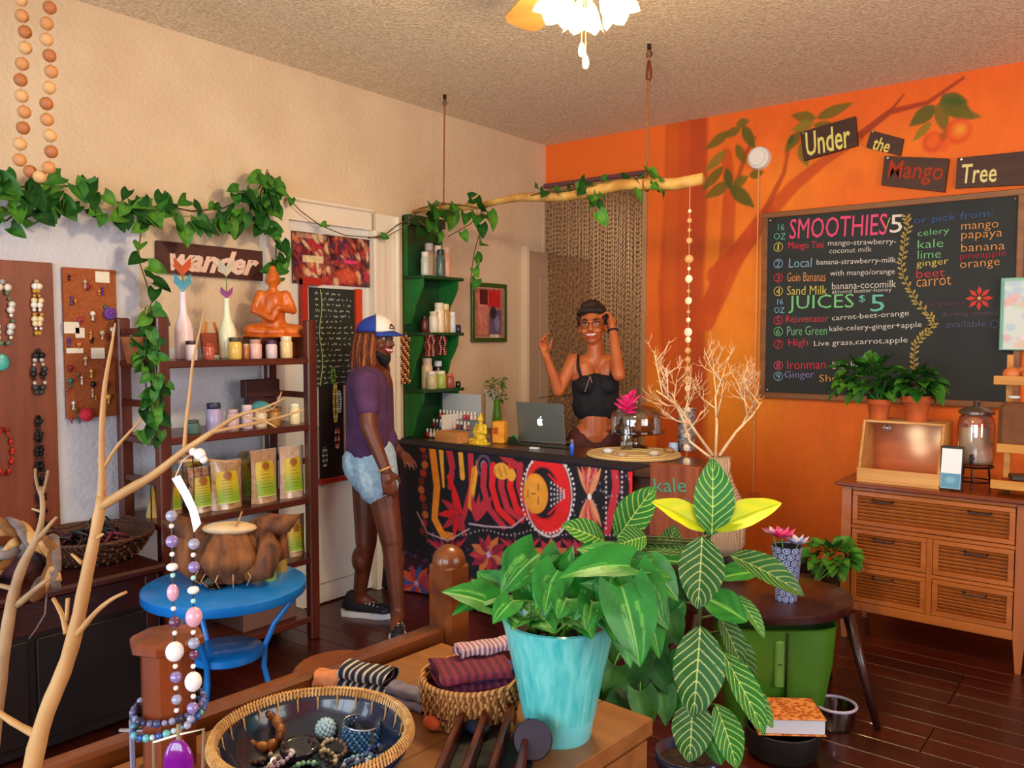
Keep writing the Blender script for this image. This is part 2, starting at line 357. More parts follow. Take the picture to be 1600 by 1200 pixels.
# closed doorway in left wall: casing + white door panel
ya=onx(448,500,.03).y; yb=onx(584,500,.07).y; yc=onx(624,500,.07).y; zt=2.12
mb=MB(); mb.bb((0,yb+.031,0),(.06,yc-.031,zt+.1)); mb.bb((.06,yb+.032,0),(.075,yc-.12,zt)); mb.bb((0,yc-.03,0),(.085,yc,zt+.1),bev=.008); mb.bb((0,yb,0),(.085,yb+.03,zt+.0),bev=.004)
mb.bb((0,ya-.14,zt),(.06,yb,zt+.1)); mb.bb((0,ya-.14,zt+.1),(.08,yb+.01,zt+.12),bev=.006); mb.bb((0,ya-.14,0),(.06,ya,zt)); struct('trim_2',mb,m_white)
mb=MB(); mb.bb((0.001,ya,0.01),(.03,yb-.001,zt)); o=struct('door_1',mb,mat('white_door_paint','dcdcd8',rough=.5))
m2=MB()
for (za,zb) in ((.12,.86),(1.0,1.9)):
    m2.bb((.03,ya+.1,za),(.036,yb-.1,zb),bev=.003)
m2.build('door_panel',MC['white_door_paint'],o)
# panelled door beyond the counter, on the left wall line
y0=onx(815,500,.0).y; y1=onx(916,500,.0).y; mdo=mat('cream_door_paint','b09478',rough=.5)
mb=MB(); mb.bb((.0,y0+.03,.01),(.04,y1,2.13)); o=struct('door_2',mb,mdo)
for (za,zb) in ((.15,.9),(1.05,1.95)):
    q=MB(); q.bb((.04,y0+.16,za),(.048,y1-.13,zb),bev=.004); q.build('door_panel',mdo,o)
q=MB(); q.bb((.0,y0,0),(.05,y0+.03,2.16)); q.build('door_edge',mat('door_edge_paint','e4cfae',rough=.4),o)
q=MB(); q.sph((.08,y1-.08,1.0),.028); q.cyl((.04,y1-.08,1.0),(.08,y1-.08,1.0),.012); q.build('door_knob',mat('brass','b98a3a',rough=.3,metal=1),o,smooth=True)

area('passage_fill_light',(.9,1.1,2.81),(0,0,0),.3,.3,11,(1,.8,.55))  # fill light, with the lamp below, added to brighten the passage
mb=MB(); mb.lathe([(.16,.03),(.15,-.04),(.08,-.07),(0,-.08)],(.9,1.1,H-.03),20); one(mb,'added_passage_lamp',mat('added_opal_glow','fff0d8',emit=1.5),'round opal lamp added to brighten the passage beyond the bead curtain','lamp',smooth=True)
# ================= WALL BOARDS =================
def fit(o,wd=None,ht=None):
    me=o.data; a=np.array([v.co[:] for v in me.vertices]); mn=a.min(0); mx=a.max(0); c=(mn+mx)/2
    sx=wd/(mx[0]-mn[0]) if wd else 1; sy=ht/(mx[1]-mn[1]) if ht else (sx if wd else 1)
    for v in me.vertices: v.co.x=(v.co.x-c[0])*sx; v.co.y=(v.co.y-c[1])*sy
def chalkm(c): return mat('chalk_'+c,c,rough=.95)
def wtext(s,pl,pr,yc,h,col,parent,y,off=-.012,rotz=None,font=None,name='lettering'):
    """hand lettering on a plane facing -y; pl, pr = end points in the photograph's frame"""
    a=ony(pl,yc if not isinstance(yc,tuple) else yc[0],y); b=ony(pr,yc if not isinstance(yc,tuple) else yc[1],y); c=(a+b)/2; d=b-a
    hh=h*(c-CAM).dot(FW)/FPX
    o=text(s,1,chalkm(col) if isinstance(col,str) else col,c,Matrix.Rotation(-math.atan2(d.z,d.x),4,'Y')@Matrix.Rotation(PI/2,4,'X'),name,parent,off=off)
    fit(o,d.length,hh); return o
BY=-.03
t=thing('chalkboard','large framed chalkboard menu of smoothies and juices on the orange wall','chalkboard',(2.4,-.0,1.14))
bx0,bx1,bz0,bz1=1.725,3.075,1.15,2.245
mb=MB(); mb.bb((bx0,-.022,bz0),(bx1,-.002,bz1)); mb.build('slate',mat('slate','23282a','2b3130',kind='noise',scale=4,rough=.75),t)
fm=wood('old_frame_wood','7a4a22','94602e',0,9,.5)
for nm,a,b in (('frame_rail',(bx0-.03,-.035,bz1-.005),(bx1+.03,-.002,bz1+.03)),('frame_rail',(bx0-.03,-.035,bz0-.03),(bx1+.03,-.002,bz0+.005)),('frame_stile',(bx0-.03,-.034,bz0),(bx0+.005,-.002,bz1)),('frame_stile',(bx1-.005,-.034,bz0),(bx1+.03,-.002,bz1))):
    mb=MB(); mb.bb(a,b,bev=.004); mb.build(nm,fm,t)
for (x,z) in ((bx0+.02,bz0+.02),(bx0+.02,bz1-.02),(bx1-.02,bz0+.02),(bx1-.02,bz1-.02)):
    mb=MB(); mb.sph((x,-.024,z),.008,8,5); mb.build('screw',mat('steel','b8b8b8',rough=.3,metal=1),t)
PK='f0527e';WH='e8e4d8';YE='e8d860';GR='7fd08c';TE='6fc8b0';RE='e03848';OG='e8a050';BL='6898e0';PU='9a88c8';DP='8a4a5a';LB='90c8e0';DB='3a5a8a'
def bt(s,pl,pr,yc,h,col,off=-.012): return wtext(s,pl,pr,yc,h,col,t,BY+.007,off)
bt('16\nOZ',1210,1228,362,24,TE); bt('16\nOZ',1210,1226,478,22,LB)
bt('SMOOTHIES',1234,1386,(358,350),32,PK,-.0); bt('5',1391,1410,(350,349),28,WH,0); bt('/',1384,1390,350,20,YE)
bt('JUICES',1232,1334,(476,473),28,GR,-.004); bt('$',1342,1352,467,12,TE); bt('5',1360,1382,(474,473),26,TE,-.004)
rows=[(1,386,YE,'Mango Tini',RE,1232,1286,'mango-strawberry-',WH,1294,1400,(381,378)),(2,412,LB,'Local',LB,1233,1268,'banana-strawberry-milk',WH,1276,1400,(411,407)),
(3,434,RE,'Goin Bananas',OG,1230,1290,'with mango/orange',WH,1297,1398,(428,425)),(4,455,YE,'Sand Milk',YE,1230,1292,'banana-cocomilk',WH,1300,1400,(447,443)),
(5,501,RE,'Rejuvenator',RE,1228,1294,'carrot-beet-orange',WH,1300,1420,(498,490)),(6,518,GR,'Pure Green',GR,1230,1292,'kale-celery-ginger+apple',WH,1296,1440,(515,508)),
(7,538,RE,'High',RE,1232,1262,'Live grass,carrot,apple',WH,1272,1418,(538,532)),(8,571,PK,'Ironman',RE,1230,1290,'Beet-kale',WH,1301,1350,(571,570)),(9,588,LB,'Ginger',PU,1226,1272,'Shot',OG,1280,1318,(591,590))]
for n,yc,cc,a,ac,ax0,ax1,b,bc,bx_0,bx_1,by in rows:
    bt(str(n),1213 if n!=1 else 1215,1219 if n!=1 else 1217,yc,10,cc); c=ony(1216,yc,BY+.007); mb=MB(); mb.torus(c,.027,.002,(0,1,0),20,4,); mb.build('number_ring',chalkm(cc),t)
    bt(a,ax0,ax1,(yc-1,yc-2),14,ac); bt(b,bx_0,bx_1,by,11,bc,-.008)
bt('coconut milk',1296,1362,(392,389),8,WH); bt('almond butter-honey',1300,1393,(457,453),8,WH)
bt('or pick from:',1428,1552,(346,334),15,DB,0)
for s,a,b,yc,c in (('celery',1434,1483,(366,361),GR),('kale',1434,1474,(382,379),GR),('lime',1434,1470,(398,396),GR),('ginger',1432,1482,(414,409),YE),('beet',1432,1476,(428,425),RE),('carrot',1432,1486,(442,438),OG),
    ('mango',1502,1560,(357,353),OG),('papaya',1502,1566,(371,367),OG),('banana',1502,1570,(387,383),OG),('pineapple',1500,1572,(402,396),'b02838'),('orange',1500,1562,(417,412),OG)): bt(s,a,b,yc,13,c)
bt('organic',1446,1510,(477,473),9,'6a3a50'); bt('drinking coconuts',1472,1566,(492,489),9,'75505e'); bt('available',1478,1540,(507,505),10,'5a6080'); 
c=ony(1554,506,BY+.007); mb=MB(); mb.torus(c,.02,.002,(0,1,0),16,4); mb.build('number_ring',chalkm('5a6080'),t)
mb=MB()   # chalk flower
c=ony(1530,466,BY+.007)
for k in range(8):
    a=k*PI/4; d=V(math.cos(a),0,math.sin(a)); q=V(-d.z,0,d.x); mb.poly([c+d*.012,c+d*.04+q*.012,c+d*.068,c+d*.04-q*.012],(0,-.001,0))
mb.build('chalk_flower',chalkm('d04438'),t); mb=MB(); mb.sph(c,.01,8,4,(1,.2,1)); mb.build('chalk_flower_heart',chalkm('f0a060'),t)
# chalk vine divider
path=[(1416,338),(1420,352),(1414,372),(1412,392),(1408,412),(1412,434),(1424,456),(1434,474),(1452,492),(1460,504),(1452,516),(1440,526),(1430,540),(1428,560),(1429,580)]
mb=MB(); pp=[ony(px,py,BY+.007) for px,py in path]; mb.tube(pp,.0022,4)
for i in range(len(pp)-1):
    for k in range(5):
        p=pp[i].lerp(pp[i+1],k/5); d=(pp[i+1]-pp[i]).normalized(); q=V(-d.z,0,d.x)*(1 if k%2 else -1); e=p+q*.026-d*.016
        mb.poly([p,p.lerp(e,.5)+d*.009,e,p.lerp(e,.5)-d*.009],(0,-.001,0))
mb.build('chalk_vine',chalkm('b09a50'),t)
# ---- four plank signs ----
def plank_sign(px,txt,lab,pl,pr,yc,h,col,th=.025,bcol=('3a1d0e','4a2814')):
    q=[ony(x,y,-.004) for x,y in px]; c=sum(q,Vector())/4
    o=thing('plank_sign',lab,'sign',c,group=None); mb=MB(); mb.poly(q,(0,-th,0)); mb.build('board',wood('sign_board_'+bcol[0],bcol[0],bcol[1],0,14,.6),o)
    wtext(txt,pl,pr,yc,h,col,o,-.0045-th,off=.012)
    for a,b in ((0,1),):
        mb=MB(); mb.cyl(q[0].lerp(q[2],.06)+V(0,-th,0),q[0].lerp(q[2],.06)+V(0,-th-.004,0),.006,n=8); mb.build('nail',MC['steel'],o)
    return o
plank_sign(((1252,208),(1338,183),(1342,228),(1258,252)),'Under','brown plank sign lettered Under beside the painted branch','a'and 1259,1328,(226,211),38,'e8e07a')
plank_sign(((1363,205),(1413,218),(1408,244),(1355,231)),'the','small brown plank sign lettered the','a'and 1365,1391,(223,229),20,'e8d870')
plank_sign(((1384,245),(1484,249),(1477,301),(1379,290)),'Mango','brown plank sign with dim red lettering Mango','a'and 1388,1474,(268,272),36,'a83a1c',.03)
plank_sign(((1497,248),(1616,236),(1616,289),(1494,295)),'Tree','brown plank sign lettered Tree at the right edge','a'and 1502,1558,(272,269),30,'e8dc90')
# ---- paper notice and wall rack at the right edge, both by the chalkboard ----
a=ony(1566,436,-.06); b=ony(1626,546,-.06)
cv=Can(b.x-a.x,a.z-b.z,.006,'dfeee6')
for i in range(26):
    cv.ell(rng.random()*cv.w,rng.random()*cv.h,.02+.02*rng.random(),.02,random.choice(['f0c8b0','b8d8f0','f4f4f4','e8b8c0','c8e8d0']),0,.7,.01)
cv.rect(0,0,.012,cv.h,'58b098'); cv.rect(0,cv.h-.012,cv.w,cv.h,'8cc8a8')
t=thing('notice_frame','pale framed watercolour notice at the right end of chalkboard','notice',(a.x,-.06,b.z))
cv.sheet('notice_paper',lambda X,Y:(X+a.x,X*0-.0625,Y+b.z),ATT,t); mb=MB(); mb.bb((a.x-.006,-.06,b.z-.006),(b.x+.006,-.036,a.z+.006),bev=.002); mb.build('backing',mat('teal_edge','60a890',rough=.5),t)
# wall mounted smoke of white cord and round white sensor
c=ony(1186,247,-.02)
t=thing('wall_light','round white wall light with a chain hanging below it','light',(c.x,0,c.z))
mb=MB(); mb.lathe([(.072,0),(.074,.02),(.066,.04),(.03,.048),(0,.05)],(c.x,0,c.z),24,(0,-1,0)); mb.build('housing',mat('white_plastic','e8e6e0',rough=.4),t,auto=40)
mb=MB(); mb.lathe([(.05,0),(.05,.006),(0,.008)],(c.x,-.047,c.z),20,(0,-1,0)); mb.build('lens',mat('lens_white','f6f2ea',rough=.2),t,auto=40)
e=ony(1176,770,-.02); mb=MB(); L=c.z-.07-e.z
mb.tube([V(c.x,-.02,c.z-.07),V(c.x-.0,-.022,e.z)],.004,6)
for i in range(60): mb.sph((c.x,-.022,c.z-.07-L*i/60),.0065,6,4)
mb.build('chain',mat('pale_chain','e8b078',rough=.4),t)
mb=MB(); mb.box((c.x,-.02,e.z-.03),(.06,.02,.09),bev=.006); mb.build('plug_box',mat('orange_plate','d8682a',rough=.5),t)
# ================= SHOP COUNTER =================
CX0,CX1,CY,CZ=.10,1.97,-1.66,.875
t=thing('shop_counter','dark wooden shop counter with the batik cloth over its front','counter',(1.03,CY+.3,0))
dw=wood('dark_counter_wood','3a2014','55301c',0,9,.35,.2)
mb=MB(); mb.bb((CX0-.04,CY-.04,CZ-.035),(CX1+.03,CY+.50,CZ),bev=.008); mb.build('countertop',dw,t)
mb=MB(); mb.bb((CX0,CY,.0),(CX1-.0,CY+.03,CZ-.035)); mb.build('front_panel',dw,t)
for x in (CX0,CX1-.03):
    mb=MB(); mb.bb((x,CY+.031,0),(x+.03,CY+.47,CZ-.036)); mb.build('side_panel',dw,t)
# tapestry
ty=CY-.05
def tp(px,py): p=ony(px,py,ty); return (p.x,p.z)
cv=Can(1.72,.86,.0048,'0b0b1a'); ox0=.03
def q(px,py): x,z=tp(px,py); return (x-ox0,z-.01)
def TL(pts,w0,w1,col,a=1,soft=.004): cv.line([q(*p) for p in pts],w0,w1,col,a,soft)
def TE_(px,py,rx,ry,col,rot=0,a=1,soft=.004): x,z=q(px,py); cv.ell(x,z,rx*.0037,ry*.0037,col,rot,a,soft)
def TLf(a,b,w,col): x0,z0=q(*a);x1,z1=q(*b); cv.leaf(x0,z0,x1,z1,w*.0037,col)
OR='e88a1c';CR='b8283c';RD='e01c24';YL='e8a838';PC='d89068'
TL([(630,700),(632,900)],.03,.03,'2a1030',.8,.03)
for i in range(11): TE_(662+3*math.sin(i),700+i*13,7,6,['a83020','6a2018','c86a30'][i%3])
TL([(676,696),(684,760),(680,810),(692,835),(708,838)],.026,.02,OR); TL([(690,700),(694,760)],.018,.008,YL)
TL([(700,690),(708,730),(704,760)],.025,.02,CR)
for k in range(6):
    a=R(110+k*36); TLf((718,802),(718+34*math.cos(a),802-40*math.sin(a)),6,[RD,CR][k%2])
TL([(702,745),(715,775),(722,800)],.014,.012,RD); TL([(712,735),(724,770),(726,800)],.008,.008,'0b0b1a')
TL([(720,700),(724,745)],.016,.018,YL); TL([(736,696),(738,760),(728,800),(720,825)],.02,.016,CR)
TL([(743,735),(736,790),(745,805)],.024,.008,OR); TL([(747,720),(740,770)],.006,.012,YL)
TE_(757,728,14,18,'5a4060'); TE_(757,728,10,13,'0b0b1a'); TE_(757,728,6,8,'8a8098'); TE_(757,728,3,4,'0b0b1a')
for k in range(5):
    b=750+k*14; TL([(b+8,728),(b+6,760),(b+16,795),(b+38,822-k*5)],.022,.018,[CR,RD][k%2]); TL([(b+14,730),(b+13,762),(b+24,794),(b+42,812-k*4)],.007,.006,'0b0b1a')
TL([(735,818),(760,822),(800,824),(820,808)],.004,.004,'c8a8c0')
for k in range(4): TLf((745,815),(738+k*12,770),5,CR)
TL([(775,700),(790,715),(812,705)],.02,.02,'c03020'); TL([(790,715),(812,730)],.02,.02,CR)
TE_(785,736,15,12,YL); 
for k in range(4): TL([(772+k*8,728),(776+k*9,745)],.0025,.0025,'7a4a18')
TE_(800,742,8,9,YL)
TE_(857,772,41,60,'e0d0d8'); TE_(857,772,39,57,'0b0b1a'); TE_(857,772,38,55,RD)
TE_(850,770,26,36,'0b0b1a',soft=.01)
TL([(858,742),(886,772),(858,802)],.008,.008,RD)
x,z=q(862,772); cv.put(np.clip(((.085-np.abs(cv.Y-z)*1.0)-(cv.X-x))/.004,0,1)*(cv.X>x-.03)*(np.abs(cv.Y-z)<.1),'14142a',.9)
for i in range(5):
    for j in range(-2,3): TE_(862+i*5,772+j*(9-i*1.5),1.4,1.6,'d8d0e0')
TE_(838,771,21,28,'e89a2c'); TE_(832,771,15,24,'f0a840',0,.6,.03)
for (a,b) in (((842,756),(842,766)),((842,777),(842,787)),((832,771),(838,771)),((826,766),(826,777))): TL([a,b],.003,.003,'6a3414')
for k in range(46):
    a=2*PI*k/46; TE_(857+42*math.cos(a),772+61*math.sin(a),1.6,1.8,'f0e8f0')
for cx,dy in ((922,-1),(922,1),(1010,-1),(1010,1)):
    for k in range(-3,4): TLf((cx,776),(cx+k*6.5,776+dy*(58-abs(k)*3)),4,[PC,CR,'c87058'][abs(k)%3])
    TE_(cx,776,3,4,'f0e8f0')
TL([(958,700),(964,760),(950,830)],.02,.02,CR); TL([(982,700),(990,760),(985,830)],.016,.02,RD); TL([(970,705),(975,770),(968,830)],.01,.01,'14142a')
for i in range(16): TE_(948,705+i*8,1.3,1.5,'e8d0d8'); TE_(973,705+i*8,1.3,1.5,'e8d0d8')
def ROS(cx,cy,r,cols,n=12):
    for k in range(n): a=2*PI*k/n; TLf((cx+.1*r*math.cos(a),cy+.1*r*math.sin(a)),(cx+r*math.cos(a),cy+r*math.sin(a)*1.05),r*.22,cols[k%len(cols)])
    TE_(cx,cy,r*.13,r*.15,'c8b0e8')
TL([(640,880),(700,912),(760,925),(850,930),(1000,935)],.05,.05,'3a1020',.7,.04)
ROS(765,866,31,[CR,'c87038','8a1838']); ROS(862,872,31,[CR,'c87038']); ROS(960,878,31,[CR,'c87038']); ROS(650,912,30,['c85020','a83048','3050a0'],14); ROS(735,925,24,['c85020','a83048'],14)
for cx in (700,815,910): 
    for k in range(7): TLf((cx,868),(cx-34+k*11,842-abs(3-k)),4,[CR,'8a1838'][k%2])
TL([(652,800),(668,832),(700,845),(735,826)],.003,.003,'d8b8c8')
for i in range(18): TE_(636+i*6.5,862+i*3.6 if i<12 else 905+(i-12)*2,2.6,2.6,['6a2a6a','2a1a50'][i%2])
for i in range(50): TE_(700+i*6.2,832+4*math.sin(i*.5),1.1,1.2,'c8b0c0')
for i in range(230):
    px_,py_=630+rng.random()*380,830+rng.random()*110
    TE_(px_,py_,1.3,1.5,['7a5a8a','a08098','5a3a7a'][i%3],0,.8)
for i in range(60): TE_(895+rng.random()*120,700+rng.random()*130,1.2,1.3,'a898b0',0,.8)
cv.noise(.08,60); cv.noise(.06,18)
def tpos(X,Y):
    f=np.clip(1-Y/.86,0,1); lft=np.clip(1-X/.25,0,1)
    return X+ox0+.0*f, ty-.006+.006*np.sin(X*26)*f-.012*np.sin(X*9+1)*f*f-.05*f*f*lft, Y+.01
t=thing('batik_tapestry','black batik cloth printed with a red haloed face, hung over counter front','tapestry',(.9,ty,0))
cv.sheet('printed_front',tpos,ATT,t,thick=.004)
mb=MB(); mb.bb((ox0,ty-.01,.868),(1.75,CY+.12,.882),bev=.003); mb.build('folded_top',mat('navy_cloth','141022',rough=.9),t)
# wooden crate sign right of the tapestry
a=ony(1012,724,ty-.02); b=ony(1086,850,ty-.02)
t=thing('painted_plank_sign','reddish wooden plaque with faded teal lettering on counter end','sign',((a.x+b.x)/2,ty-.02,b.z))
mb=MB(); mb.bb((a.x,ty-.0,b.z),(b.x,CY-.001,a.z),bev=.003); mb.build('board',wood('red_crate_wood','7a3418','96502a',2,12,.6),t)
wtext('kale',1022,1072,(758,758),22,'4a9a80',t,ty-.002,0); wtext('lemonade',1024,1078,(784,784),12,'6a9a70',t,ty-.002,-.005)
# ================= ITEMS ON THE COUNTER =================
# organic seated figurine
def seated(name,label,cat,c,h,rotz,m,m2=None):
    t=thing(name,label,cat,c,rotz); s=h; mb=MB()   # faces -y locally
    for sx in(-1,1):
        cap(mb,(sx*.10*s,.02*s,.11*s),(sx*.33*s,-.12*s,.09*s),.10*s,.085*s)
        cap(mb,(sx*.33*s,-.12*s,.08*s),(-sx*.08*s,-.24*s,.07*s),.075*s,.055*s)
        cap(mb,(sx*.17*s,.02*s,.58*s),(sx*.26*s,-.03*s,.37*s),.075*s,.06*s)
        cap(mb,(sx*.26*s,-.03*s,.37*s),(sx*.04*s,-.19*s,.40*s if sx>0 else .24*s),.055*s,.04*s)
    cap(mb,(0,.03*s,.14*s),(0,.02*s,.5*s),.17*s,.15*s); mb.sph((0,.02*s,.56*s),(.20*s,.11*s,.09*s)); cap(mb,(0,0,.6*s),(0,-.01*s,.72*s),.06*s,.055*s)
    mb.sph((0,-.01*s,.80*s),(.095*s,.105*s,.125*s)); mb.sph((0,0.01*s,.935*s),(.05*s,.05*s,.055*s)); mb.sph((0,-.115*s,.79*s),(.016*s,.02*s,.03*s),8,6)
    for sx in(-1,1): mb.sph((sx*.095*s,.0,.77*s),(.015*s,.025*s,.05*s),8,6)
    mb.sph((0,-.18*s,.33*s),(.05*s,.04*s,.07*s))
    _remesh('body',mb,s*.02,2,m,t,local=True); q=MB()
    q.lathe([(.42*s,0),(.43*s,.02*s),(.40*s,.04*s)],(0,0,0),20); q.v=[(v[0],v[1]*.7-.06*s,v[2]) for v in q.v]; q.build('plinth',m2 or m,t,local=True)
    return t
c=onz(744,694,CZ); ym=mat('yellow_glaze','e8c018','f2d84a',kind='noise',scale=60,rough=.4,bump=.8)
seated('seated_figurine','bright yellow seated figurine on the counter front edge','statue',(c.x,c.y+.04,CZ),.18,R(-5),ym)
c=onz(776,693,CZ); t=thing('votive_box','orange glowing square votive holder beside the yellow figurine','candle holder',(c.x,c.y+.03,CZ))
mb=MB(); mb.box((c.x,c.y+.03,CZ+.065),(.075,.06,.13),R(15),bev=.006); mb.build('holder',mat('amber_paper','e88a12','f4b030',kind='noise',scale=30,rough=.5),t)
mb=MB(); mb.box((c.x-.005,c.y-.003,CZ+.075),(.03,.006,.04),R(15),bev=.002); mb.build('window_motif',mat('dark_orange','b8480c',rough=.5),t)
# small wooden tray + vials in an acrylic stand
c=onz(697,692,CZ); t=thing('wooden_tray','small shallow wooden box at the counter left corner','box',(c.x,c.y+.05,CZ))
wl=wood('light_box_wood','b87838','d49a58',0,12,.5); cy=c.y+.05
for nm,a,b in (('bottom',(-.09,-.05,0),(.09,.05,.008)),('side',(-.09,-.05,.008),(.09,-.042,.065)),('side',(-.09,.042,.008),(.09,.05,.065)),('end',(-.09,-.042,.008),(-.082,.042,.065)),('end',(.082,-.042,.008),(.09,.042,.065))):
    mb=MB(); mb.bb(a,b); mb.build(nm,wl,t,local=True)
c=onz(705,670,CZ); c=V(max(c.x,.24),min(c.y,CY+.26),CZ); t=thing('acrylic_display_stand','clear acrylic tiered stand for tiny bottles at the counter left','display stand',(c.x,c.y+.05,CZ))
ac=glassm('clear_acrylic','eef6ff',.05,.5)
for k in range(3):
    mb=MB(); mb.bb((-.16,-.06+k*.06,.0+k*.055),(.16,-.005+k*.06,.006+k*.055)); mb.build('tier',ac,t,local=True)
mb=MB(); mb.bb((-.16,.12,0),(.16,.126,.27)); mb.build('back_panel',mat('frosted_panel','b8c4cc',rough=.3),t,local=True)
mb=MB(); mb.bb((.0,-.062,0),(.012,.12,.15)); mb.build('upright',mat('white_plastic','e8e6e0'),t,local=True)
pro=None; n=0
for k in range(3):
    for i in range(11):
        col=['b83038','d8d0c8','7a2038','e8e0e0','c84858','3a2a4a','e0c8a8'][(i*3+k*2)%7]
        L=(c.x-.145+i*.029,c.y+.05-.035+k*.06,CZ+.006+k*.055)
        if pro is None:
            pro=thing('vial','x','bottle',L); q=MB(); q.lathe([(.009,0),(.010,.004),(.010,.026),(.005,.03)],(0,0,0),8); q.build('glass',mat('v_'+col,col,rough=.2),pro,local=True,smooth=True); q=MB(); q.lathe([(.006,.03),(.006,.048),(.004,.05)],(0,0,0),8); q.build('cap',mat('v_cap','f0ece4',rough=.3),pro,local=True); o=pro
        else: o=dup(pro,L)
        ch=[x for x in o.children if x.name.startswith('glass')][0] if o is pro else [x for x in COL.objects if x.parent==o and x.name.startswith('glass')][0]
        ch.material_slots[0].link='OBJECT'; ch.material_slots[0].material=mat('v_'+col,col,rough=.2)
        o['label']='tiny coloured bottle with white cap in the acrylic stand, '+['front','middle','back'][k]+' tier'; o['group']='tiny bottles in the acrylic stand, '+['front','middle','back'][k]+' tier'
# glass vase with leafy stems and white carton behind figurine
c=onz(762,672,CZ); c=V(c.x,c.y+.1,CZ); t=thing('stem_vase','slim green glass vase of leafy stems behind yellow figurine','vase',c)
mb=MB(); mb.lathe([(.03,0),(.036,.02),(.03,.1),(.022,.17),(.026,.2)],c,14); mb.build('vessel',mat('green_glass','5a9a28',rough=.1),t,smooth=True)
lm=mat('sage_leaf','5a7a34','7a9448',kind='noise',scale=30,rough=.6); mb=MB()
for k in range(9):
    a=k*.7; e=c+V(.06*math.cos(a),.05*math.sin(a),.3+.05*math.sin(k*2)); mb.tube([c+V(0,0,.15),c.lerp(e,.6)+V(0,0,.05),e],.0025,4)
mb.build('stems',lm,t)
lf=MB(); lf.add([(0,0,0),(.012,.02,.003),(0,.05,0),(-.012,.02,.003)],[(0,1,2,3)]); lfm=lf.mesh('leaf'); lfm.materials.append(lm)
for k in range(46):
    a=random.random()*6.3; r=.02+.05*random.random(); inst(lfm,'leaf',t,Matrix.Translation((r*math.cos(a),r*math.sin(a),.2+.15*random.random()))@Euler((random.uniform(-1,1),random.uniform(-1,1),a)).to_matrix().to_4x4())
c=onz(745,672,CZ); t=thing('white_carton','white paper carton with a flap top behind yellow figurine','carton',(c.x,c.y+.17,CZ))
mb=MB(); mb.box((0,0,.12),(.075,.075,.24),bev=.003); mb.build('carton_body',mat('carton_white','e4e8ec',rough=.6),t,local=True); mb=MB(); mb.box((0,0,.25),(.085,.085,.025),bev=.003); mb.build('flap_top',mat('white_plastic','f0f0f0'),t,local=True)
# laptop
hx=onz(842,692,CZ); 
LW=.33; a=onz(805,690,CZ+.01); b=onz(888,690,CZ+.01); c=(a+b)/2; c=V(c.x+.0,c.y-.0,CZ); lw=(b-a).length
t=thing('laptop','open silver laptop seen from the back of its lid','laptop',(c.x,c.y,CZ),R(8))
al=mat('aluminium','8a9088',rough=.35,metal=.7); W_=lw/2
mb=MB(); mb.box((0,.11,.009),(lw,.23,.016),bev=.005); mb.build('base',al,t,local=True)
mb=MB(); mb.box((0,.11,.0185),(lw*.85,.12,.003)); mb.build('keyboard',mat('black_plastic','141414',rough=.5),t,local=True)
Mx=Matrix.Rotation(R(8),3,'X')
mb=MB(); mb.box(Mx@V(0,.0,.115)+V(0,0,.014),(lw,.008,.232),M=Mx,bev=.003); ld=mb.build('lid',al,t,local=True)
mb=MB(); mb.box(Mx@V(0,.005,.115)+V(0,0,.014),(lw*.93,.002,.205),M=Mx); mb.build('screen',mat('screen_dark','0c0e12',rough=.1),ld,local=True)
# emblem on the lid: small fruit shape with bite and leaf
em=mat('lit_emblem','f4fff4',emit=1.5)
mb=MB(); pts=[]
for k in range(28):
    u=2*PI*k/28; r=.021*(1+.10*math.cos(2*u+PI))*(1-.14*(abs(math.cos(u))<.35)); x=r*math.cos(u); z=r*1.02*math.sin(u)
    if x>.010 and abs(z-.001)<.011: x=.0105+.003*abs(z)/.011
    pts.append(Mx@V(x,-.0052,.115+z)+V(0,0,.014))
mb.poly(pts,Mx@V(0,-.001,0)); p=[Mx@V(x,-.0052,.115+z)+V(0,0,.014) for x,z in ((0,.024),(.004,.034),(.010,.037),(.007,.028))]; mb.poly(p,Mx@V(0,-.001,0)); mb.build('emblem',em,ld,local=True)
# small desk things
c=onz(892,712,CZ); t=thing('lighter','small blue and clear disposable lighter standing on the counter edge','lighter',(c.x,c.y+.01,CZ))
mb=MB(); mb.lathe([(.012,0),(.012,.06),(.01,.064)],(0,0,0),12); mb.build('lighter_body',mat('blue_clear','3a6ae0',rough=.15),t,local=True,smooth=True); mb=MB(); mb.lathe([(.010,.064),(.010,.085),(.006,.087)],(0,0,0),10); mb.build('metal_head',MC['steel'],t,local=True)
c=onz(835,702,CZ); mb=MB(); mb.box((c.x,c.y,CZ+.006),(.055,.03,.012),R(5),bev=.003); one(mb,'white_eraser',MC['carton_white'],'small white block lying before the laptop','eraser')
c=onz(850,698,CZ); mb=MB(); mb.box((c.x,c.y-.0,CZ+.003),(.36,.05,.006),R(5),bev=.002); one(mb,'dark_mat',mat('dark_green_mat','15261c',rough=.4),'thin dark green strip mat before the laptop','mat')
c=onz(775,705,CZ)
c=onz(802,694,CZ); t=thing('tape_dispenser','small dark green tape dispenser left of the laptop','dispenser',(c.x-.01,c.y+.02,CZ)); mb=MB(); mb.poly([(-.04,-.015,0),(.04,-.015,0),(.035,-.015,.02),(.01,-.015,.045),(-.03,-.015,.04)],(0,.03,0)); mb.build('dispenser_body',mat('dark_green_plastic','16301e',rough=.3),t,local=True)
mb=MB(); mb.torus((0,0,.032),.018,.006,(0,1,0),14,6); mb.build('tape_roll',mat('green_tape','3a9a40',rough=.3),t,local=True)
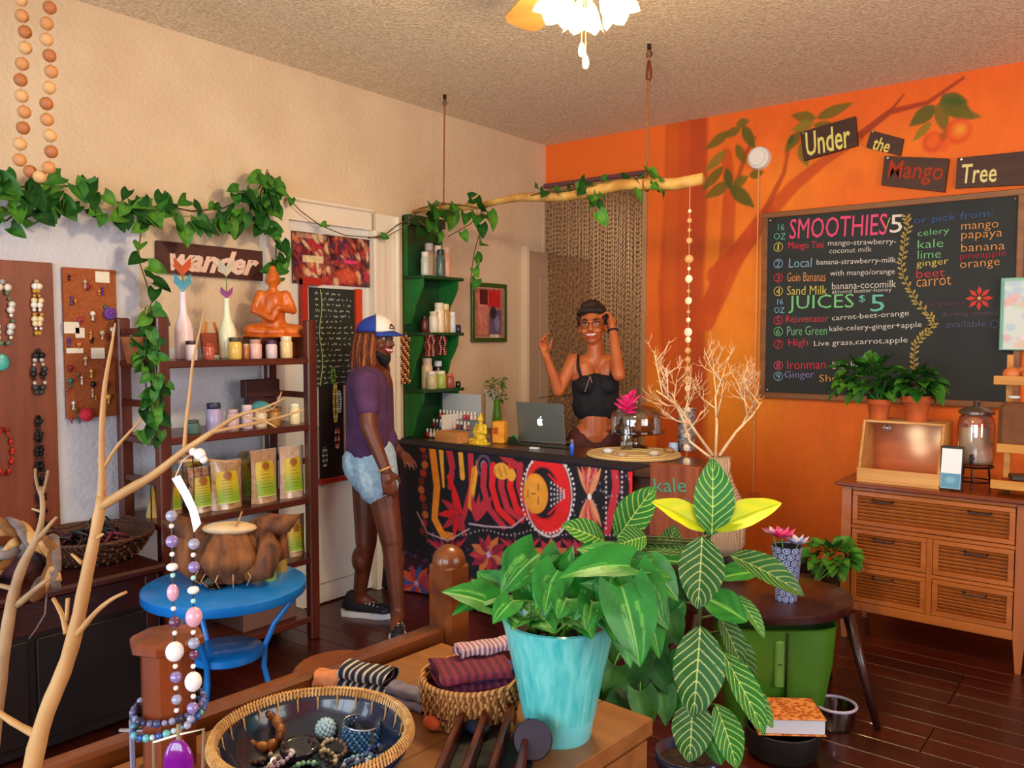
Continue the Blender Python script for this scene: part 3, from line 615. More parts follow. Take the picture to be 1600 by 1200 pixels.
# woven round mat with glass cake stand
c=onz(990,712,CZ); c=V(c.x,c.y-.0,CZ)
t=thing('woven_round_mat','pale woven round mat under the glass cake stand','mat',c)
mb=MB(); mb.lathe([(.24,0),(.25,.006),(.24,.012),(0,.012)],c,30); mb.build('weave',mat('straw_weave','c8a468','e8d4a0',kind='wave',scale=40,rough=.8,bump=.5),t)
for k in range(3): mb=MB(); mb.torus((c.x,c.y,CZ+.012),.24-.07*k,.005,(0,0,1),36,5); mb.build('braid_ring',mat('straw_ring','d8bc80',rough=.8),t)
cc=onz(990,703,CZ); cc=V(cc.x,cc.y+.02,CZ+.012)
t=thing('cake_stand','footed glass cake stand with clear dome and knob','cake stand',cc)
gl=glassm('clear_glass','f6faf6',.02,.35)
mb=MB(); mb.lathe([(.075,0),(.07,.008),(.02,.02),(.014,.05),(.03,.07),(.15,.08),(.165,.085),(.165,.092),(.0,.09)],cc,28); mb.build('footed_plate',glassm('smoky_glass','c8b09a',.05,.6),t,auto=50)
mb=MB(); mb.lathe([(.14,.092),(.142,.16),(.135,.2),(.10,.225),(.03,.238),(.0,.24)],cc,28,caps=False); d=mb.build('dome',gl,t,smooth=True)
mb=MB(); mb.sph(cc+V(0,0,.255),.017,12,8); mb.build('dome_knob',gl,d,smooth=True)
for k,(dx,dy,col) in enumerate(((-.05,.0,'7a4420'),(.03,-.04,'8a5228'),(.05,.04,'6a3818'),(-.02,.06,'9a6030'),(-.06,-.06,'7a4a24'))):
    mb=MB(); mb.box(cc+V(dx,dy,.092+.018),(.055,.05,.036),k*.7,bev=.008); one(mb,'brownie',mat('brownie_'+col,col,rough=.8),['square dark cake slice left under the glass dome','square cake slice at front under the glass dome','dark square cake slice right under the glass dome','pale square cake slice at back under the glass dome','cake slice at front left under the glass dome'][k],'cake slice')
for k in range(4):
    p=onz((950,972,1022,1045)[k],(708,714,712,707)[k],CZ+.012); col=['d8d8e0','b8a088','c8c0b0','a87848'][k]
    mb=MB(); mb.lathe([(.02,0),(.03,.012),(.024,.022),(.008,.028)],(p.x,p.y,CZ+.012),12,wob=.05); one(mb,'sea_shell',mat('shell_'+col,col,rough=.4),['grey white shell at the left of round woven mat','tan shell at the front of round woven mat','cream shell at front right of round woven mat','brown shell at the right rim of round mat'][k],'shell',smooth=True)
# pink paper flower behind cake stand
c=ony(980,680,CY+.46); c=V(c.x,CY+.455,CZ); t=thing('pink_flower','bright pink artificial flower in a jar behind the cake stand','flower',c)
mb=MB(); mb.lathe([(.03,0),(.034,.05),(.03,.13),(.024,.15)],c,14); mb.build('jar',MC['clear_glass'],t,smooth=True)
mb=MB(); mb.tube([c+V(0,0,.02),c+V(0,0,.2)],.004,5); mb.build('stem',lm,t)
pk=mat('hot_pink','e81c78','f03c90',kind='noise',scale=20,rough=.6)
for k in range(14):
    a=k*2.4; l=.034+.014*(k%3); q=MB(); M=Matrix.Translation(c+V(0,0,.215+.004*k))@Euler((0,R(-10-4*k),a)).to_matrix().to_4x4()
    q.sph((l*.8,0,0),(l,.022,.007),8,5); q.v=[M@Vector(v) for v in q.v]; q.build('petal',pk,t,smooth=True)
# tall silver lattice vase
c=onz(1066,706,CZ); c=V(c.x,c.y+.05,CZ); t=thing('silver_vase','tall silver grey lattice cylinder vase at the counter right end','vase',c)
mb=MB(); mb.lathe([(.045,0),(.047,.01),(.047,.22),(.05,.24)],c,20); mb.build('cylinder',mat('silver_grey','8a8684','c8c8cc',kind='voronoi',scale=60,rough=.25,metal=.6),t,smooth=True)
for z in (.0,.075,.15,.225): mb=MB(); mb.torus(c+V(0,0,z+.006),.049,.005,(0,0,1),22,6); mb.build('band',MC['steel'],t,smooth=True)
c2=onz(1056,706,CZ); mb=MB(); mb.lathe([(.022,0),(.026,.01),(.024,.05),(.02,.055)],(c2.x-.0,c2.y-.03,CZ),14); one(mb,'blue_votive_glass',mat('pale_blue_glass','a8c8f0',rough=.1),'small pale blue glass at the foot of the silver vase','glass',smooth=True)
# shell strings hanging from the branch at right (capiz)
# ================= GREEN WALL SHELF =================
gm=mat('green_paint','186428','207a34',kind='noise',scale=6,rough=.45); gm2=mat('deep_green_paint','103c1e','165028',kind='noise',scale=6,rough=.45)
Y0,Y1,DX=-1.50,-1.17,.19
t=thing('green_wall_shelf','tall green painted wall shelf with curved brackets','shelf',(0,-1.33,.86))
mb=MB(); mb.bb((.0,Y0,.80),(.015,Y1,2.24)); mb.build('back_board',gm2,t)
mb=MB(); mb.bb((.0,Y0-.0,2.19),(.06,Y1+.0,2.25),bev=.004); mb.build('cornice',gm2,t)
for z in (1.875,1.53,1.18):
    mb=MB(); mb.bb((.015,Y0-.01,z-.02),(DX,Y1+.03,z),bev=.004); mb.build('shelf_board',gm2,t)
    for y in (Y0,Y1-.018):
        mb=MB(); pr=[(.015,y,z-.02),(.17,y,z-.02),(.165,y,z-.07),(.14,y,z-.12),(.10,y,z-.18),(.085,y,z-.24),(.06,y,z-.29),(.015,y,z-.30)]; mb.poly(pr,(0,.018,0)); mb.build('bracket',gm,t)
for y in (Y0,Y1-.018):
    mb=MB(); mb.bb((.015,y,1.875),(.03,y+.018,2.2)); mb.build('upright',gm,t)
sh=[1.875,1.53,1.18]
def jar(L,r,h,col,lidc,lab,grp=None,glass=False,cat='jar',nm='storage_jar',lid=.2,n=14):
    t=thing(nm,lab,cat,L,0,grp); mb=MB(); hb=h*(1-lid); mb.lathe([(r*.9,0),(r,h*.05),(r,hb*.9),(r*.8,hb)],(0,0,0),n); mb.build('jar_body',mat('jar_'+col,col,rough=.25,coat=.3) if not glass else glassm('jar_glass_'+col,col,.04,.5),t,local=True,auto=50)
    if lid: mb=MB(); mb.lathe([(r*.82,hb),(r*.85,hb+.002),(r*.85,h-.003),(r*.8,h)],(0,0,0),n); mb.build('lid',mat('lid_'+lidc,lidc,rough=.35),t,local=True,auto=50)
    return t
S=[((.10,-1.40,0),.028,.15,'c8ccb8','e8e0d0','tall clear bottle at left of the top green shelf'),((.07,-1.335,0),.03,.21,'b8a890','d8c8b0','tall pale bottle at the back of top green shelf'),((.13,-1.295,0),.027,.17,'4a6a60','203838','dark green glass bottle on the top green shelf'),((.08,-1.27,0),.03,.2,'d8b090','e8d8c0','peach coloured bottle on the top green shelf'),((.11,-1.22,0),.028,.19,'e0a888','e0c0a0','peach capped bottle at right of top green shelf'),
((.13,-1.36,1),.03,.13,'e8e2d0','d0c8b0','short white bottle at left of second green shelf'),((.12,-1.30,1),.034,.185,'f0e6cc','e8dcc0','tall cream bottle on the second green shelf'),((.12,-1.245,1),.03,.18,'c89a50','e8d8b0','tall golden bottle on the second green shelf'),((.13,-1.19,1),.024,.13,'d8dce0','f0f0f0','slim white bottle at right of second green shelf'),((.10,-1.41,1),.024,.10,'5a1418','200808','small dark red bottle on the second green shelf'),((.16,-1.165,1),.018,.05,'1a1c4a','101020','small dark blue pot at the right end of shelf'),
((.13,-1.38,2),.034,.11,'c8c090','e8e4dc','cream jar at left of the third green shelf'),((.13,-1.30,2),.036,.11,'a8c058','e8ecd0','lime labelled jar on the third green shelf'),((.13,-1.22,2),.032,.09,'a85a40','c86a50','reddish jar on the third green shelf'),((.07,-1.26,2),.03,.17,'101c38','d8e8f8','dark blue bottle at back of third green shelf'),((.07,-1.36,2),.036,.19,'e0c8a0','f0e0c8','tall cream bottle at back of third green shelf'),((.16,-1.17,2),.017,.04,'101010','080808','tiny black pot at right end of third green shelf')]
for (x,y,k),r,h,c1,c2,lab in S: jar((x,y,sh[k]),r,h,c1,c2,lab,cat='bottle',nm='cosmetic_bottle')
# hanging beaded bundles on the green shelf edge
for k,(px,py,L,cols,lab) in enumerate(((632,522,.30,['d8882a','f0e0c0','20120c','b83c18'],'bunch of orange and cream bead strands hanging beside green shelf'),(672,522,.14,['a02030','601020','c8b0a0'],'bunch of dark red bead strands hanging under second shelf'),(690,524,.12,['8a1830','301018','d8a0a0'],'short crimson bead bunch hanging under second shelf'))):
    p=onx(px,py,.195 if k else .06); mb=MB(); mb.mi=0; mats=[mat('bead_'+c,c,rough=.3) for c in cols]
    t=thing('bead_bunch',lab,'beads',p); hk=MB(); hk.tube([p+V(0,0,0),p+V(.01,0,.01),p+V(.012,0,-.01)],.002,5); hk.build('hook',MC['steel'],t)
    for s in range(7):
        yy=(s-3)*.012
        for j in range(int(L/.013)):
            mb.mi=(s+j*3)%len(mats); mb.sph(p+V(.004*math.sin(j+s),yy+.004*math.sin(j*1.3+s),-.012-j*.013),.0065,6,4)
    mb.build('bead_strands',mats,t)
# ---- picture in green frame on left wall ----
def picture(name,label,cat,px,x,paint,fm,fw=.02,depth=.02):
    a=onx(px[0],px[1],x); b=onx(px[2],px[3],x); w=b.y-a.y; h=a.z-b.z
    t=thing(name,label,cat,(x,(a.y+b.y)/2,b.z)); cv=Can(w,h,.005,'c8b8a0'); paint(cv)
    cv.sheet('picture_print',lambda X,Y:(X*0+x+depth*.6,X+a.y,Y+b.z),ATTS,t)
    if fw:
        for nm,p,q in (('frame_rail',(x,a.y-fw*.5,a.z-fw*.5),(x+depth,b.y+fw*.5,a.z+fw*.5)),('frame_rail',(x,a.y-fw*.5,b.z-fw*.5),(x+depth,b.y+fw*.5,b.z+fw*.5)),('frame_stile',(x,a.y-fw*.5,b.z+fw*.5),(x+depth,a.y+fw*.5,a.z-fw*.5)),('frame_stile',(x,b.y-fw*.5,b.z+fw*.5),(x+depth,b.y+fw*.5,a.z-fw*.5))):
            mb=MB(); mb.bb(p,q,bev=.003); mb.build(nm,fm,t)
    mb=MB(); mb.bb((x+.0005,a.y,b.z),(x+depth*.55,b.y,a.z)); mb.build('backing',fm,t)
    return t
def pa(cv):
    w,h=cv.w,cv.h; cv.rect(.02,.02,w-.02,h-.02,'b07060'); cv.rect(.15*w,.1*h,.45*w,.9*h,'c88070'); cv.rect(.2*w,.65*h,.45*w,.92*h,'5a1c20'); cv.rect(.48*w,.6*h,.85*w,.92*h,'c8282c'); cv.rect(.5*w,.1*h,.88*w,.55*h,'6a5a78'); cv.ell(.62*w,.5*h,.1*w,.12*h,'302838'); cv.ell(.75*w,.3*h,.08*w,.14*h,'8888a8'); cv.rect(.52*w,.04*h,.8*w,.1*h,'e0d8c8'); cv.noise(.25,20)
picture('framed_picture','small picture of red and violet shapes in a green frame','picture',(737,444,787,531),.004,pa,mat('olive_green_frame','3c5216',rough=.4),.03)
def pb(cv):
    w,h=cv.w,cv.h; cv.rect(0,0,w,h,'3a1a1c')
    for i in range(420):
        cx,cy=rng.random()*w,rng.random()*h; c=random.choice(['6a2028','a83a30','c87850','4a2a4a','2a1420','d8b890','8a4038','b02838','5a3a30']); cv.ell(cx,cy,.008+.012*rng.random(),.012+.028*rng.random(),c,rng.random(),.85,.005)
    cv.rect(.12*w,.42*h,.36*w,.55*h,'e0cca0',.9); cv.rect(.05*w,.88*h,.4*w,.98*h,'c0a888',.5); cv.ell(.7*w,.5*h,.1*w,.04*h,'e03878',0,.9); cv.ell(.66*w,.2*h,.14*w,.14*h,'d05838',0,.8,.02)
    cv.noise(.3,40)
picture('photo_collage_poster','poster of many small reddish brown photographs on white door','poster',(455,360,582,450),.034,pb,mat('poster_edge','2a1818',rough=.6),0,.01)
# red painted bands and small chalkboard hung on door
pbx=.036
a=onx(482,449,pbx); b=onx(560,600,pbx)
t=thing('small_chalkboard','small chalkboard densely written in white beside the capped person','chalkboard',(pbx,(a.y+b.y)/2,b.z))
mb=MB(); mb.bb((pbx,a.y,b.z),(pbx+.012,b.y,a.z)); mb.build('slate',mat('slate_green','18241f','1f2c26',kind='noise',scale=5,rough=.7),t)
mb=MB()
for i in range(17):
    z=a.z-.03-i*.031; y=a.y+.035
    while y<b.y-.05:
        l=random.uniform(.012,.045)
        if i%5!=0 or y<a.y+.22: 
            for j in range(int(l/.008)): mb.box((pbx+.013,y+j*.008,z+random.uniform(-.004,.004)),(.001,.0045,random.uniform(.004,.011)),0)
        y+=l+.014
mb.build('chalk_writing',chalkm('b8c0b0'),t)['kind']='stuff'
mb=MB(); mb.tube([V(pbx+.013,a.y+.07+.01*math.sin(i*.8),a.z-.01-i*.04) for i in range(15)],.003,4); mb.build('chalk_vine',chalkm('98b068'),t)
rp=mat('red_lacquer','a82014',rough=.5)
t=thing('red_post_bracket','red painted angled wooden bracket beside the small chalkboard','bracket',(pbx,a.y-.03,a.z-.3))
mb=MB(); mb.bb((pbx+.014,a.y-.07,a.z-.32),(pbx+.04,a.y-.035,a.z+.04)); mb.build('upright',rp,t); mb=MB(); mb.bb((pbx+.014,a.y-.07,a.z+.01),(pbx+.045,a.y+.05,a.z+.05)); mb.build('arm',rp,t)
c0=onx(551,452,pbx); c1=onx(561,510,pbx); t=None
mb=MB(); mb.bb((pbx+.014,c0.y,c1.z-.1),(pbx+.03,c1.y,c0.z)); one(mb,'red_batten',mat('vermilion','c83c18',rough=.5),'short vermilion batten below the poster','batten')
# ================= BEAD CURTAIN =================
mb=MB(); cols=[mat('cb_'+c,c,rough=.3) for c in ('744826','8e5e30','5c381c','a87440')]
n=72
for i in range(n):
    x=.02+i*(.82/n)+random.uniform(-.003,.003); z=2.6-random.random()*.032; d=.006*math.sin(i)
    k=0
    while z>.25:
        mb.mi=(i*7+k*3+(k//9))%4; h=.0158
        c=V(x+.004*math.sin(k*.11+i*2.3),-.025+d*.3,z)
        mb.add([c+V(0,0,h),c+V(.0065,0,0),c+V(0,.0065,0),c+V(-.0065,0,0),c+V(0,-.0065,0),c-V(0,0,h)],[(0,1,2),(0,2,3),(0,3,4),(0,4,1),(5,2,1),(5,3,2),(5,4,3),(5,1,4)]); z-=.032; k+=1
t=tag(mb.build('bead_curtain',cols),'brown wooden bead curtain hanging across the doorway beside orange wall','curtain',kind='stuff')
mb=MB(); mb.box((.435,-.025,2.63),(.86,.03,.03),bev=.004); one(mb,'curtain_rail',mat('rail_purple','6a4048',rough=.6),'narrow dusky rail from which bead curtain hangs','rail')

# things hung on the door between shelf and capped person
q0=onx(497,560,.04); q1=onx(536,742,.04)
t=thing('necklace_hanger','dark cloth hanger on the white door holding bright bead strands','display board',(.036,(q0.y+q1.y)/2,q1.z))
mb=MB(); mb.bb((.037,q0.y,q1.z),(.055,q1.y,q0.z-.15),bev=.004); mb.build('hanger_cloth',mat('near_black_cloth','120c10','241418',kind='noise',scale=18,rough=.9),t); mb=MB(); mb.bb((.037,q0.y-.01,q1.z-.03),(.065,q1.y+.05,q1.z+.0),bev=.004); mb.build('bottom_bar',rp,t)
for i,(px,py0,py1,cc,lab) in enumerate(((524,600,665,['e0c030','f0e8c0','d8d040'],'yellow bead strand hung on the door hanger'),(530,612,650,['d8e8f0','a8c8d8'],'pale blue bead strand hung on the door hanger'),(527,668,705,['d87850','e8b090','5a1820'],'salmon bead strand low on the door hanger'),(508,700,735,['c8c8c0','3a5a58'],'small silver teal strand at bottom left of door hanger'),(521,575,606,['5a8a38','8ab050'],'green bead strand at the top of the door hanger'))):
    p0=onx(px,py0,.068); p1=onx(px,py1,.068); ms=[mat('bead_'+c,c,rough=.3) for c in cc]; mb=MB(); n=int((p0.z-p1.z)/.014)
    for k in range(n): 
        for dy in (-.011,.011): mb.mi=(k+i)%len(ms); mb.sph((.066,p0.y+dy*math.sin(PI*(k+.5)/n)**.5,p0.z-k*.014),.0075,7,5)
    one(mb,'bead_strand',ms,lab,'necklace')
# ================= PEOPLE =================
FH=V(FW.x,FW.y,0).normalized(); ZU=V(0,0,1)
def hand(mb,w,d,n,s,curl,k=1.0):
    w=Vector(w); d=Vector(d).normalized(); n=Vector(n); n=(n-d*n.dot(d)).normalized(); x=d.cross(n)*s
    Ls=(.072,.080,.074,.058)
    for i in range(4):
        off=(1.5-i)*.0205*k; a=w+x*off*.55; kn=w+d*(.085-.004*abs(i-1.2))*k+x*off; cap(mb,a,kn,.015*k,.0115*k,10)
        p=kn; L=Ls[i]*k; ang=0; sp=(1.5-i)*.10
        for j,fr in enumerate((.45,.32,.25)):
            ang+=curl*(.7,1.1,.8)[j]*(1+.12*i); q=p+(d*math.cos(ang)+n*math.sin(ang)+x*sp*math.cos(ang)).normalized()*L*fr; cap(mb,p,q,(.0098,.0088,.0078)[j]*k,(.0088,.0078,.0066)[j]*k,8); p=q
    mb.sph(w+d*.045*k,(.03*k,.03*k,.03*k),10,6)
    a=w+d*.018*k+x*.022*k; b=a+(d*.55+x*.75+n*.2).normalized()*.038*k; c=b+(d*.85+x*.3+n*.45).normalized()*.032*k; e=c+(d*.9+n*.5).normalized()*.024*k
    cap(mb,a,b,.014*k,.0115*k,8); cap(mb,b,c,.0112*k,.0095*k,8); cap(mb,c,e,.0095*k,.0075*k,8)
def head(mb,c,f,u,h=.235):
    """c centre, f facing, u up, adds skull to mb, returns frame"""
    f=Vector(f).normalized(); u=Vector(u); u=(u-f*u.dot(f)).normalized(); r=f.cross(u)   # r: towards viewer's ... image side
    M=Matrix((r,f,u)).transposed(); s=h/.235
    P=lambda a,b,d: Vector(c)+M@V(a*s,b*s,d*s)
    mb.sph(P(0,-.012,.022),(.074*s,.092*s,.092*s),18,12,M=M); mb.sph(P(0,.022,-.03),(.060*s,.066*s,.078*s),16,10,M=M)
    mb.sph(P(0,.055,-.082),(.028*s,.024*s,.022*s),10,6,M=M)
    cap(mb,P(0,.083,.02),P(0,.102,-.022),.009*s,.0125*s,8); 
    for sx in(-1,1):
        mb.sph(P(sx*.009,.096,-.027),(.009*s,.009*s,.007*s),8,5,M=M); mb.sph(P(sx*.076,-.008,-.012),(.008*s,.018*s,.03*s),8,6,M=M)
        mb.sph(P(sx*.038,.06,-.028),(.022*s,.02*s,.02*s),8,6,M=M); cap(mb,P(sx*.012,.082,.026),P(sx*.05,.066,.03),.010*s,.008*s,8)
    return P,M,s
def face(P,M,s,t,iris,brow,lip,smile=0,eyes=True,teeth=True):
    wm_=mat('eye_white','f0ece4',rough=.2)
    for sx in(-1,1):
        if eyes:
            b=MB(); b.sph(P(sx*.031,.072,.010),(.0125*s,.009*s,.0062*s),10,6,M=M); e=b.build('eye',wm_,t,smooth=True)
            b=MB(); b.sph(P(sx*.031,.080,.010),(.006*s,.003*s,.006*s),8,5,M=M); b.build('iris',mat(iris,iris,rough=.1),e,smooth=True)
            b=MB(); b.tube([P(sx*.017,.083,.018),P(sx*.031,.085,.0225),P(sx*.046,.074,.017)],.0022*s,5); b.build('eyelid',mat(brow,brow,rough=.7),t,smooth=True)
        b=MB(); b.tube([P(sx*.014,.090,.030),P(sx*.032,.088,.0385),P(sx*.052,.070,.033)],[.003*s,.0042*s,.002*s],6); b.build('eyebrow',mat(brow,brow,rough=.9),t,smooth=True)
    w=.026+.012*smile
    def mo(zc,dz,rr): return [P(-w,.070,zc+smile*.010),P(-w*.5,.088,zc+dz*.8),P(0,.094,zc+dz),P(w*.5,.088,zc+dz*.8),P(w,.070,zc+smile*.010)]
    b=MB(); b.tube(mo(-.0435,.001,0),[.0015*s,.0038*s,.0042*s,.0038*s,.0015*s],7); b.build('upper_lip',mat('lip_'+lip,lip,rough=.4),t,smooth=True)
    b=MB(); b.tube(mo(-.0455,-.012*smile-.006,0),[.0015*s,.0042*s,.005*s,.0042*s,.0015*s],7); b.build('lower_lip',mat('lip_'+lip,lip,rough=.4),t,smooth=True)
    if teeth:
        b=MB(); b.poly([P(-w*.75,.078,-.044),P(-w*.4,.0885,-.043),P(w*.4,.0885,-.043),P(w*.75,.078,-.044),P(w*.45,.0875,-.054),P(-w*.45,.0875,-.054)],M@V(0,.002,0)); b.build('teeth',mat('teeth','fbf6ea',rough=.2),t)
# ---------- person in cap at the left of the counter ----------
D1=4.30; G=onz(590,980,0); 
def A(px,py,dd=0): return at(px,py,D1+dd)
t=thing('person','person in blue and white cap, purple T-shirt and denim shorts standing at the counter','person',(G.x,G.y,0))
sk=mat('deep_brown_skin','5a2c1a','6a3822',kind='noise',scale=9,rough=.42); mb=MB()
fc=(RT*.86-FH*.42+ZU*-.03).normalized()
hc=A(588,531); P,M,s=head(mb,hc,fc,ZU,.235)
cap(mb,A(579,553),A(577,582),.055,.058)
for dd in(-.09,.09): cap(mb,A(578,596,dd),A(580,690,dd*.8),.085,.085)
cap(mb,A(580,600,0),A(580,715,0),.115,.12)
sL=A(572,598,-.175); sR=A(580,600,.17)
elb=A(576,668,-.235); wr=A(603,736,-.25)
cap(mb,sL,elb,.052,.042); cap(mb,elb,wr,.041,.028); hand(mb,wr,(A(611,770,-.26)-wr),RT*-.3+FH*.9,1,.35,.92)
elb2=A(592,668,.22); wr2=A(622,705,.16); cap(mb,sR,elb2,.052,.042); cap(mb,elb2,wr2,.041,.028); hand(mb,wr2,(A(642,722,.1)-wr2),ZU*-1,1,.3,.92)
f1=onz(570,962,0); f2=onz(620,994,0)
k1=A(572,850,.06); a1=V(f1.x,f1.y,.10); a1=a1-RT*.03
k2=A(612,846,-.10); a2=V(f2.x,f2.y,.10)+FH*.06
cap(mb,A(573,735,.08),k1,.085,.056); cap(mb,k1,a1,.053,.034); mb.sph(k1.lerp(a1,.28)-RT*.012,(.056,.056,.08))
cap(mb,A(592,735,-.08),k2,.09,.058); cap(mb,k2,a2,.055,.034); mb.sph(k2.lerp(a2,.28)+FH*.012,(.058,.058,.08))
cap(mb,a1,V(f1.x,f1.y,.05)+RT*.06,.036,.03); cap(mb,a2,V(f2.x,f2.y,.05)-FH*.05,.036,.03)
_remesh('body',mb,.0068,3,sk,t)
face(P,M,s,t,'201008','120a08','a83c40',.9)
b=MB(); b.sph(P(0,.05,-.1),(.030,.028,.028),12,8,M=M); cap(b,P(-.04,.04,-.07),P(0,.07,-.1),.02,.02); cap(b,P(.04,.04,-.07),P(0,.07,-.1),.02,.02); cap(b,P(0,.07,-.1),P(0,.06,-.135),.02,.01)
_remesh('chin_beard',b,.007,1,mat('black_hair','0c0807',rough=.8),t)
# dreadlocks
hm=[mat('lock_'+c,c,rough=.8,kind='noise',scale=80,bump=.6,c2=c2) for c,c2 in (('4a200c','7a3a14'),('2c120a','5a2810'),('8a4418','a85a20'))]
b=MB(); b.sph(P(0,-.02,.028),(.083,.098,.092),18,10,M=M); _remesh('hair',b,.01,1,hm[1],t); hr=[x for x in COL.objects if x.parent==t and x.name.startswith('hair')][0]
for i in range(34):
    a=R(-210+i*250/33); r0=.078; x=math.cos(a)*r0; y=math.sin(a)*.092-.02
    if y>.052: continue
    L=.16+.05*random.random(); pts=[P(x,y,.03),P(x*1.12,y*1.1-.004,-.03)]
    for k in range(1,5): pts.append(P(x*1.12+.006*math.sin(i*3+k),y*1.12-.006+.005*math.cos(i+k*2),-.03-L*k/4))
    b=MB(); b.tube(pts,[.011,.0115,.011,.0105,.010,.005],6); b.build('dreadlock',hm[i%3],hr,smooth=True)
# T-shirt
ts=mat('purple_tshirt','46264a','56325a',kind='noise',scale=14,rough=.9,bump=.3); b=MB()
for dd in(-.10,.10): cap(b,A(576,600,dd),A(578,700,dd*.85),.095,.098)
cap(b,A(577,602,0),A(579,700,0),.125,.128); cap(b,sL,sL.lerp(elb,.55),.068,.062); cap(b,sR,sR.lerp(elb2,.55),.068,.062); cap(b,A(577,586),A(577,600),.066,.09)
cap(b,A(594,690,0),A(568,700,0),.095,.095); b.sph(A(600,640,0),(.05,.05,.14))
o=_remesh('tshirt',b,.009,4,ts,t)
# shorts
b=MB(); dn=mat('light_denim','8fb4cc','b8d4e4',kind='noise',scale=40,rough=.85,bump=.4)
cap(b,A(578,712,.06),A(578,750,.07),.112,.10); cap(b,A(584,712,-.06),A(591,758,-.08),.115,.108); cap(b,A(568,722,0),A(572,735,0),.115,.11); _remesh('denim_shorts',b,.008,2,dn,t)
# bracelet
b=MB(); ax=(wr-elb).normalized(); b.torus(wr-ax*.01,.032,.006,ax,20,6); b.build('bracelet',mat('tan_bracelet','c89858',rough=.5),t,smooth=True)
# cap
bl=mat('royal_blue_cloth','1c3a98',rough=.8); wc=mat('white_cap_front','ece4d8',rough=.8)
bm=[]; 
def capsurf(u0,u1,mm,name,par):
    b=MB()
    def fn(u,v):
        a=u0+(u1-u0)*u; e=R(2+86*v); return P(.086*math.cos(e)*math.sin(a)*1.0,-.006+.104*math.cos(e)*math.cos(a),.040+.088*math.sin(e)*(1+.08*math.cos(a)))
    b.grid(fn,16,8); o=b.build(name,mm,par,smooth=True); k=o.modifiers.new('t','SOLIDIFY'); k.thickness=.004; k.offset=0; return o
hat=capsurf(R(-58),R(58),wc,'cap_front',t); capsurf(R(58),R(302),bl,'cap_crown',t)
b=MB()
def br(u,v):
    a=R(-62+124*u); r=1+.62*v*math.cos(a*.9); return P(.088*math.sin(a)*(1+.06*v),-.006+.104*math.cos(a)*r,.044-.020*v-.012*abs(math.sin(a))**2+.006)
b.grid(br,16,5); o=b.build('cap_brim',bl,t,smooth=True); k=o.modifiers.new('t','SOLIDIFY'); k.thickness=.004
b=MB(); b.sph(P(0,-.004,.131),.007,8,5); b.build('cap_button',bl,t,smooth=True)
b=MB()
for (x0,z0,x1,z1) in ((-.02,.066,.0,.084),(0,.084,.02,.066),(-.022,.062,.022,.062),(-.012,.074,.014,.08)): 
    f=lambda x,z: P(x,-.006+.109*math.sqrt(max(0,1-(x/.086)**2-((z-.04)/.095)**2)),z)
    b.tube([f(x0,z0),f((x0+x1)/2,(z0+z1)/2),f(x1,z1)],.003,5)
b.build('cap_emblem',mat('emblem_brown','4a2418',rough=.7),t,smooth=True)
# sneakers
def shoe(c,d,lab):
    c=Vector(c); d=Vector(d).normalized(); x=V(d.y,-d.x,0); M3=Matrix((x,d,ZU)).transposed(); Q=lambda a,bb,z: V(c.x,c.y,0)+M3@V(a,bb,z)
    o=bpy.data.objects.new('sneaker',None); COL.objects.link(o); o.parent=t; 
    W=wm(t).inverted(); out=[(-.032,-.10),(-.038,-.04),(-.034,.02),(-.046,.09),(-.040,.14),(-.015,.172),(.015,.172),(.040,.14),(.046,.09),(.036,.02),(.038,-.04),(.032,-.10),(0,-.118)]
    b=MB(); b.poly([Q(p[0],p[1],0) for p in out][::-1],(0,0,.028)); b.build('sole',mat('white_rubber','d8dce4',rough=.6),o)
    b=MB(); cap(b,Q(0,-.075,.06),Q(0,-.02,.06),.034,.036); cap(b,Q(0,-.02,.055),Q(0,.12,.042),.037,.033); cap(b,Q(0,-.06,.07),Q(0,-.05,.10),.036,.04); 
    u=_remesh('upper',b,.008,2,mat('black_canvas','12121a',rough=.8),o)
    b=MB(); b.sph(Q(0,.135,.036),(.038,.034,.026),12,8,M=M3); b.build('toe_cap',mat('navy_rubber','181c30',rough=.5),o,smooth=True)
    for k in range(5):
        y=.005+k*.022; z=.094-k*.0048; b=MB(); b.tube([Q(-.026,y,z-.014),Q(0,y+.004,z),Q(.026,y+.010,z-.014)],.0042,5); b.build('lace',mat('lace_white','e8ecf4',rough=.8),o,smooth=True)
    return o
shoe(f1-RT*.02,RT*.97-FH*.2,''); shoe(f2+FH*.03,-FH*.95+RT*.15,'')
# ---------- smiling person behind the counter ----------
D2=4.92
def B(px,py,dd=0): return at(px,py,D2+dd)
g=B(928,680); t=thing('person','smiling person in black tank top with raised hands behind the counter','person',(g.x,g.y,0)); g=V(g.x,g.y,0)
sk=mat('tanned_skin','b05c30','c06c3c',kind='noise',scale=9,rough=.4); mb=MB()
fc=(-FH*.95-RT*.22+ZU*.03).normalized(); hc=B(926,510); P,M,s=head(mb,hc,fc,ZU-RT*.06,.245)
cap(mb,B(930,538),B(931,562),.05,.054)
pel=V(g.x,g.y,.90)
cap(mb,B(912,578),B(915,625),.075,.07); cap(mb,B(950,578),B(944,625),.075,.07); cap(mb,B(930,610),B(930,680),.10,.095); cap(mb,B(917,680),B(942,680),.085,.085)
cap(mb,B(915,566),B(948,566),.05,.05)
for px in (915,948): mb.sph(B(px,602,-.075),(.055,.05,.055))
hl=pel-RT*.075+V(0,0,-.02); hr_=pel+RT*.075+V(0,0,-.02)
cap(mb,B(914,700),B(945,700),.09,.09)
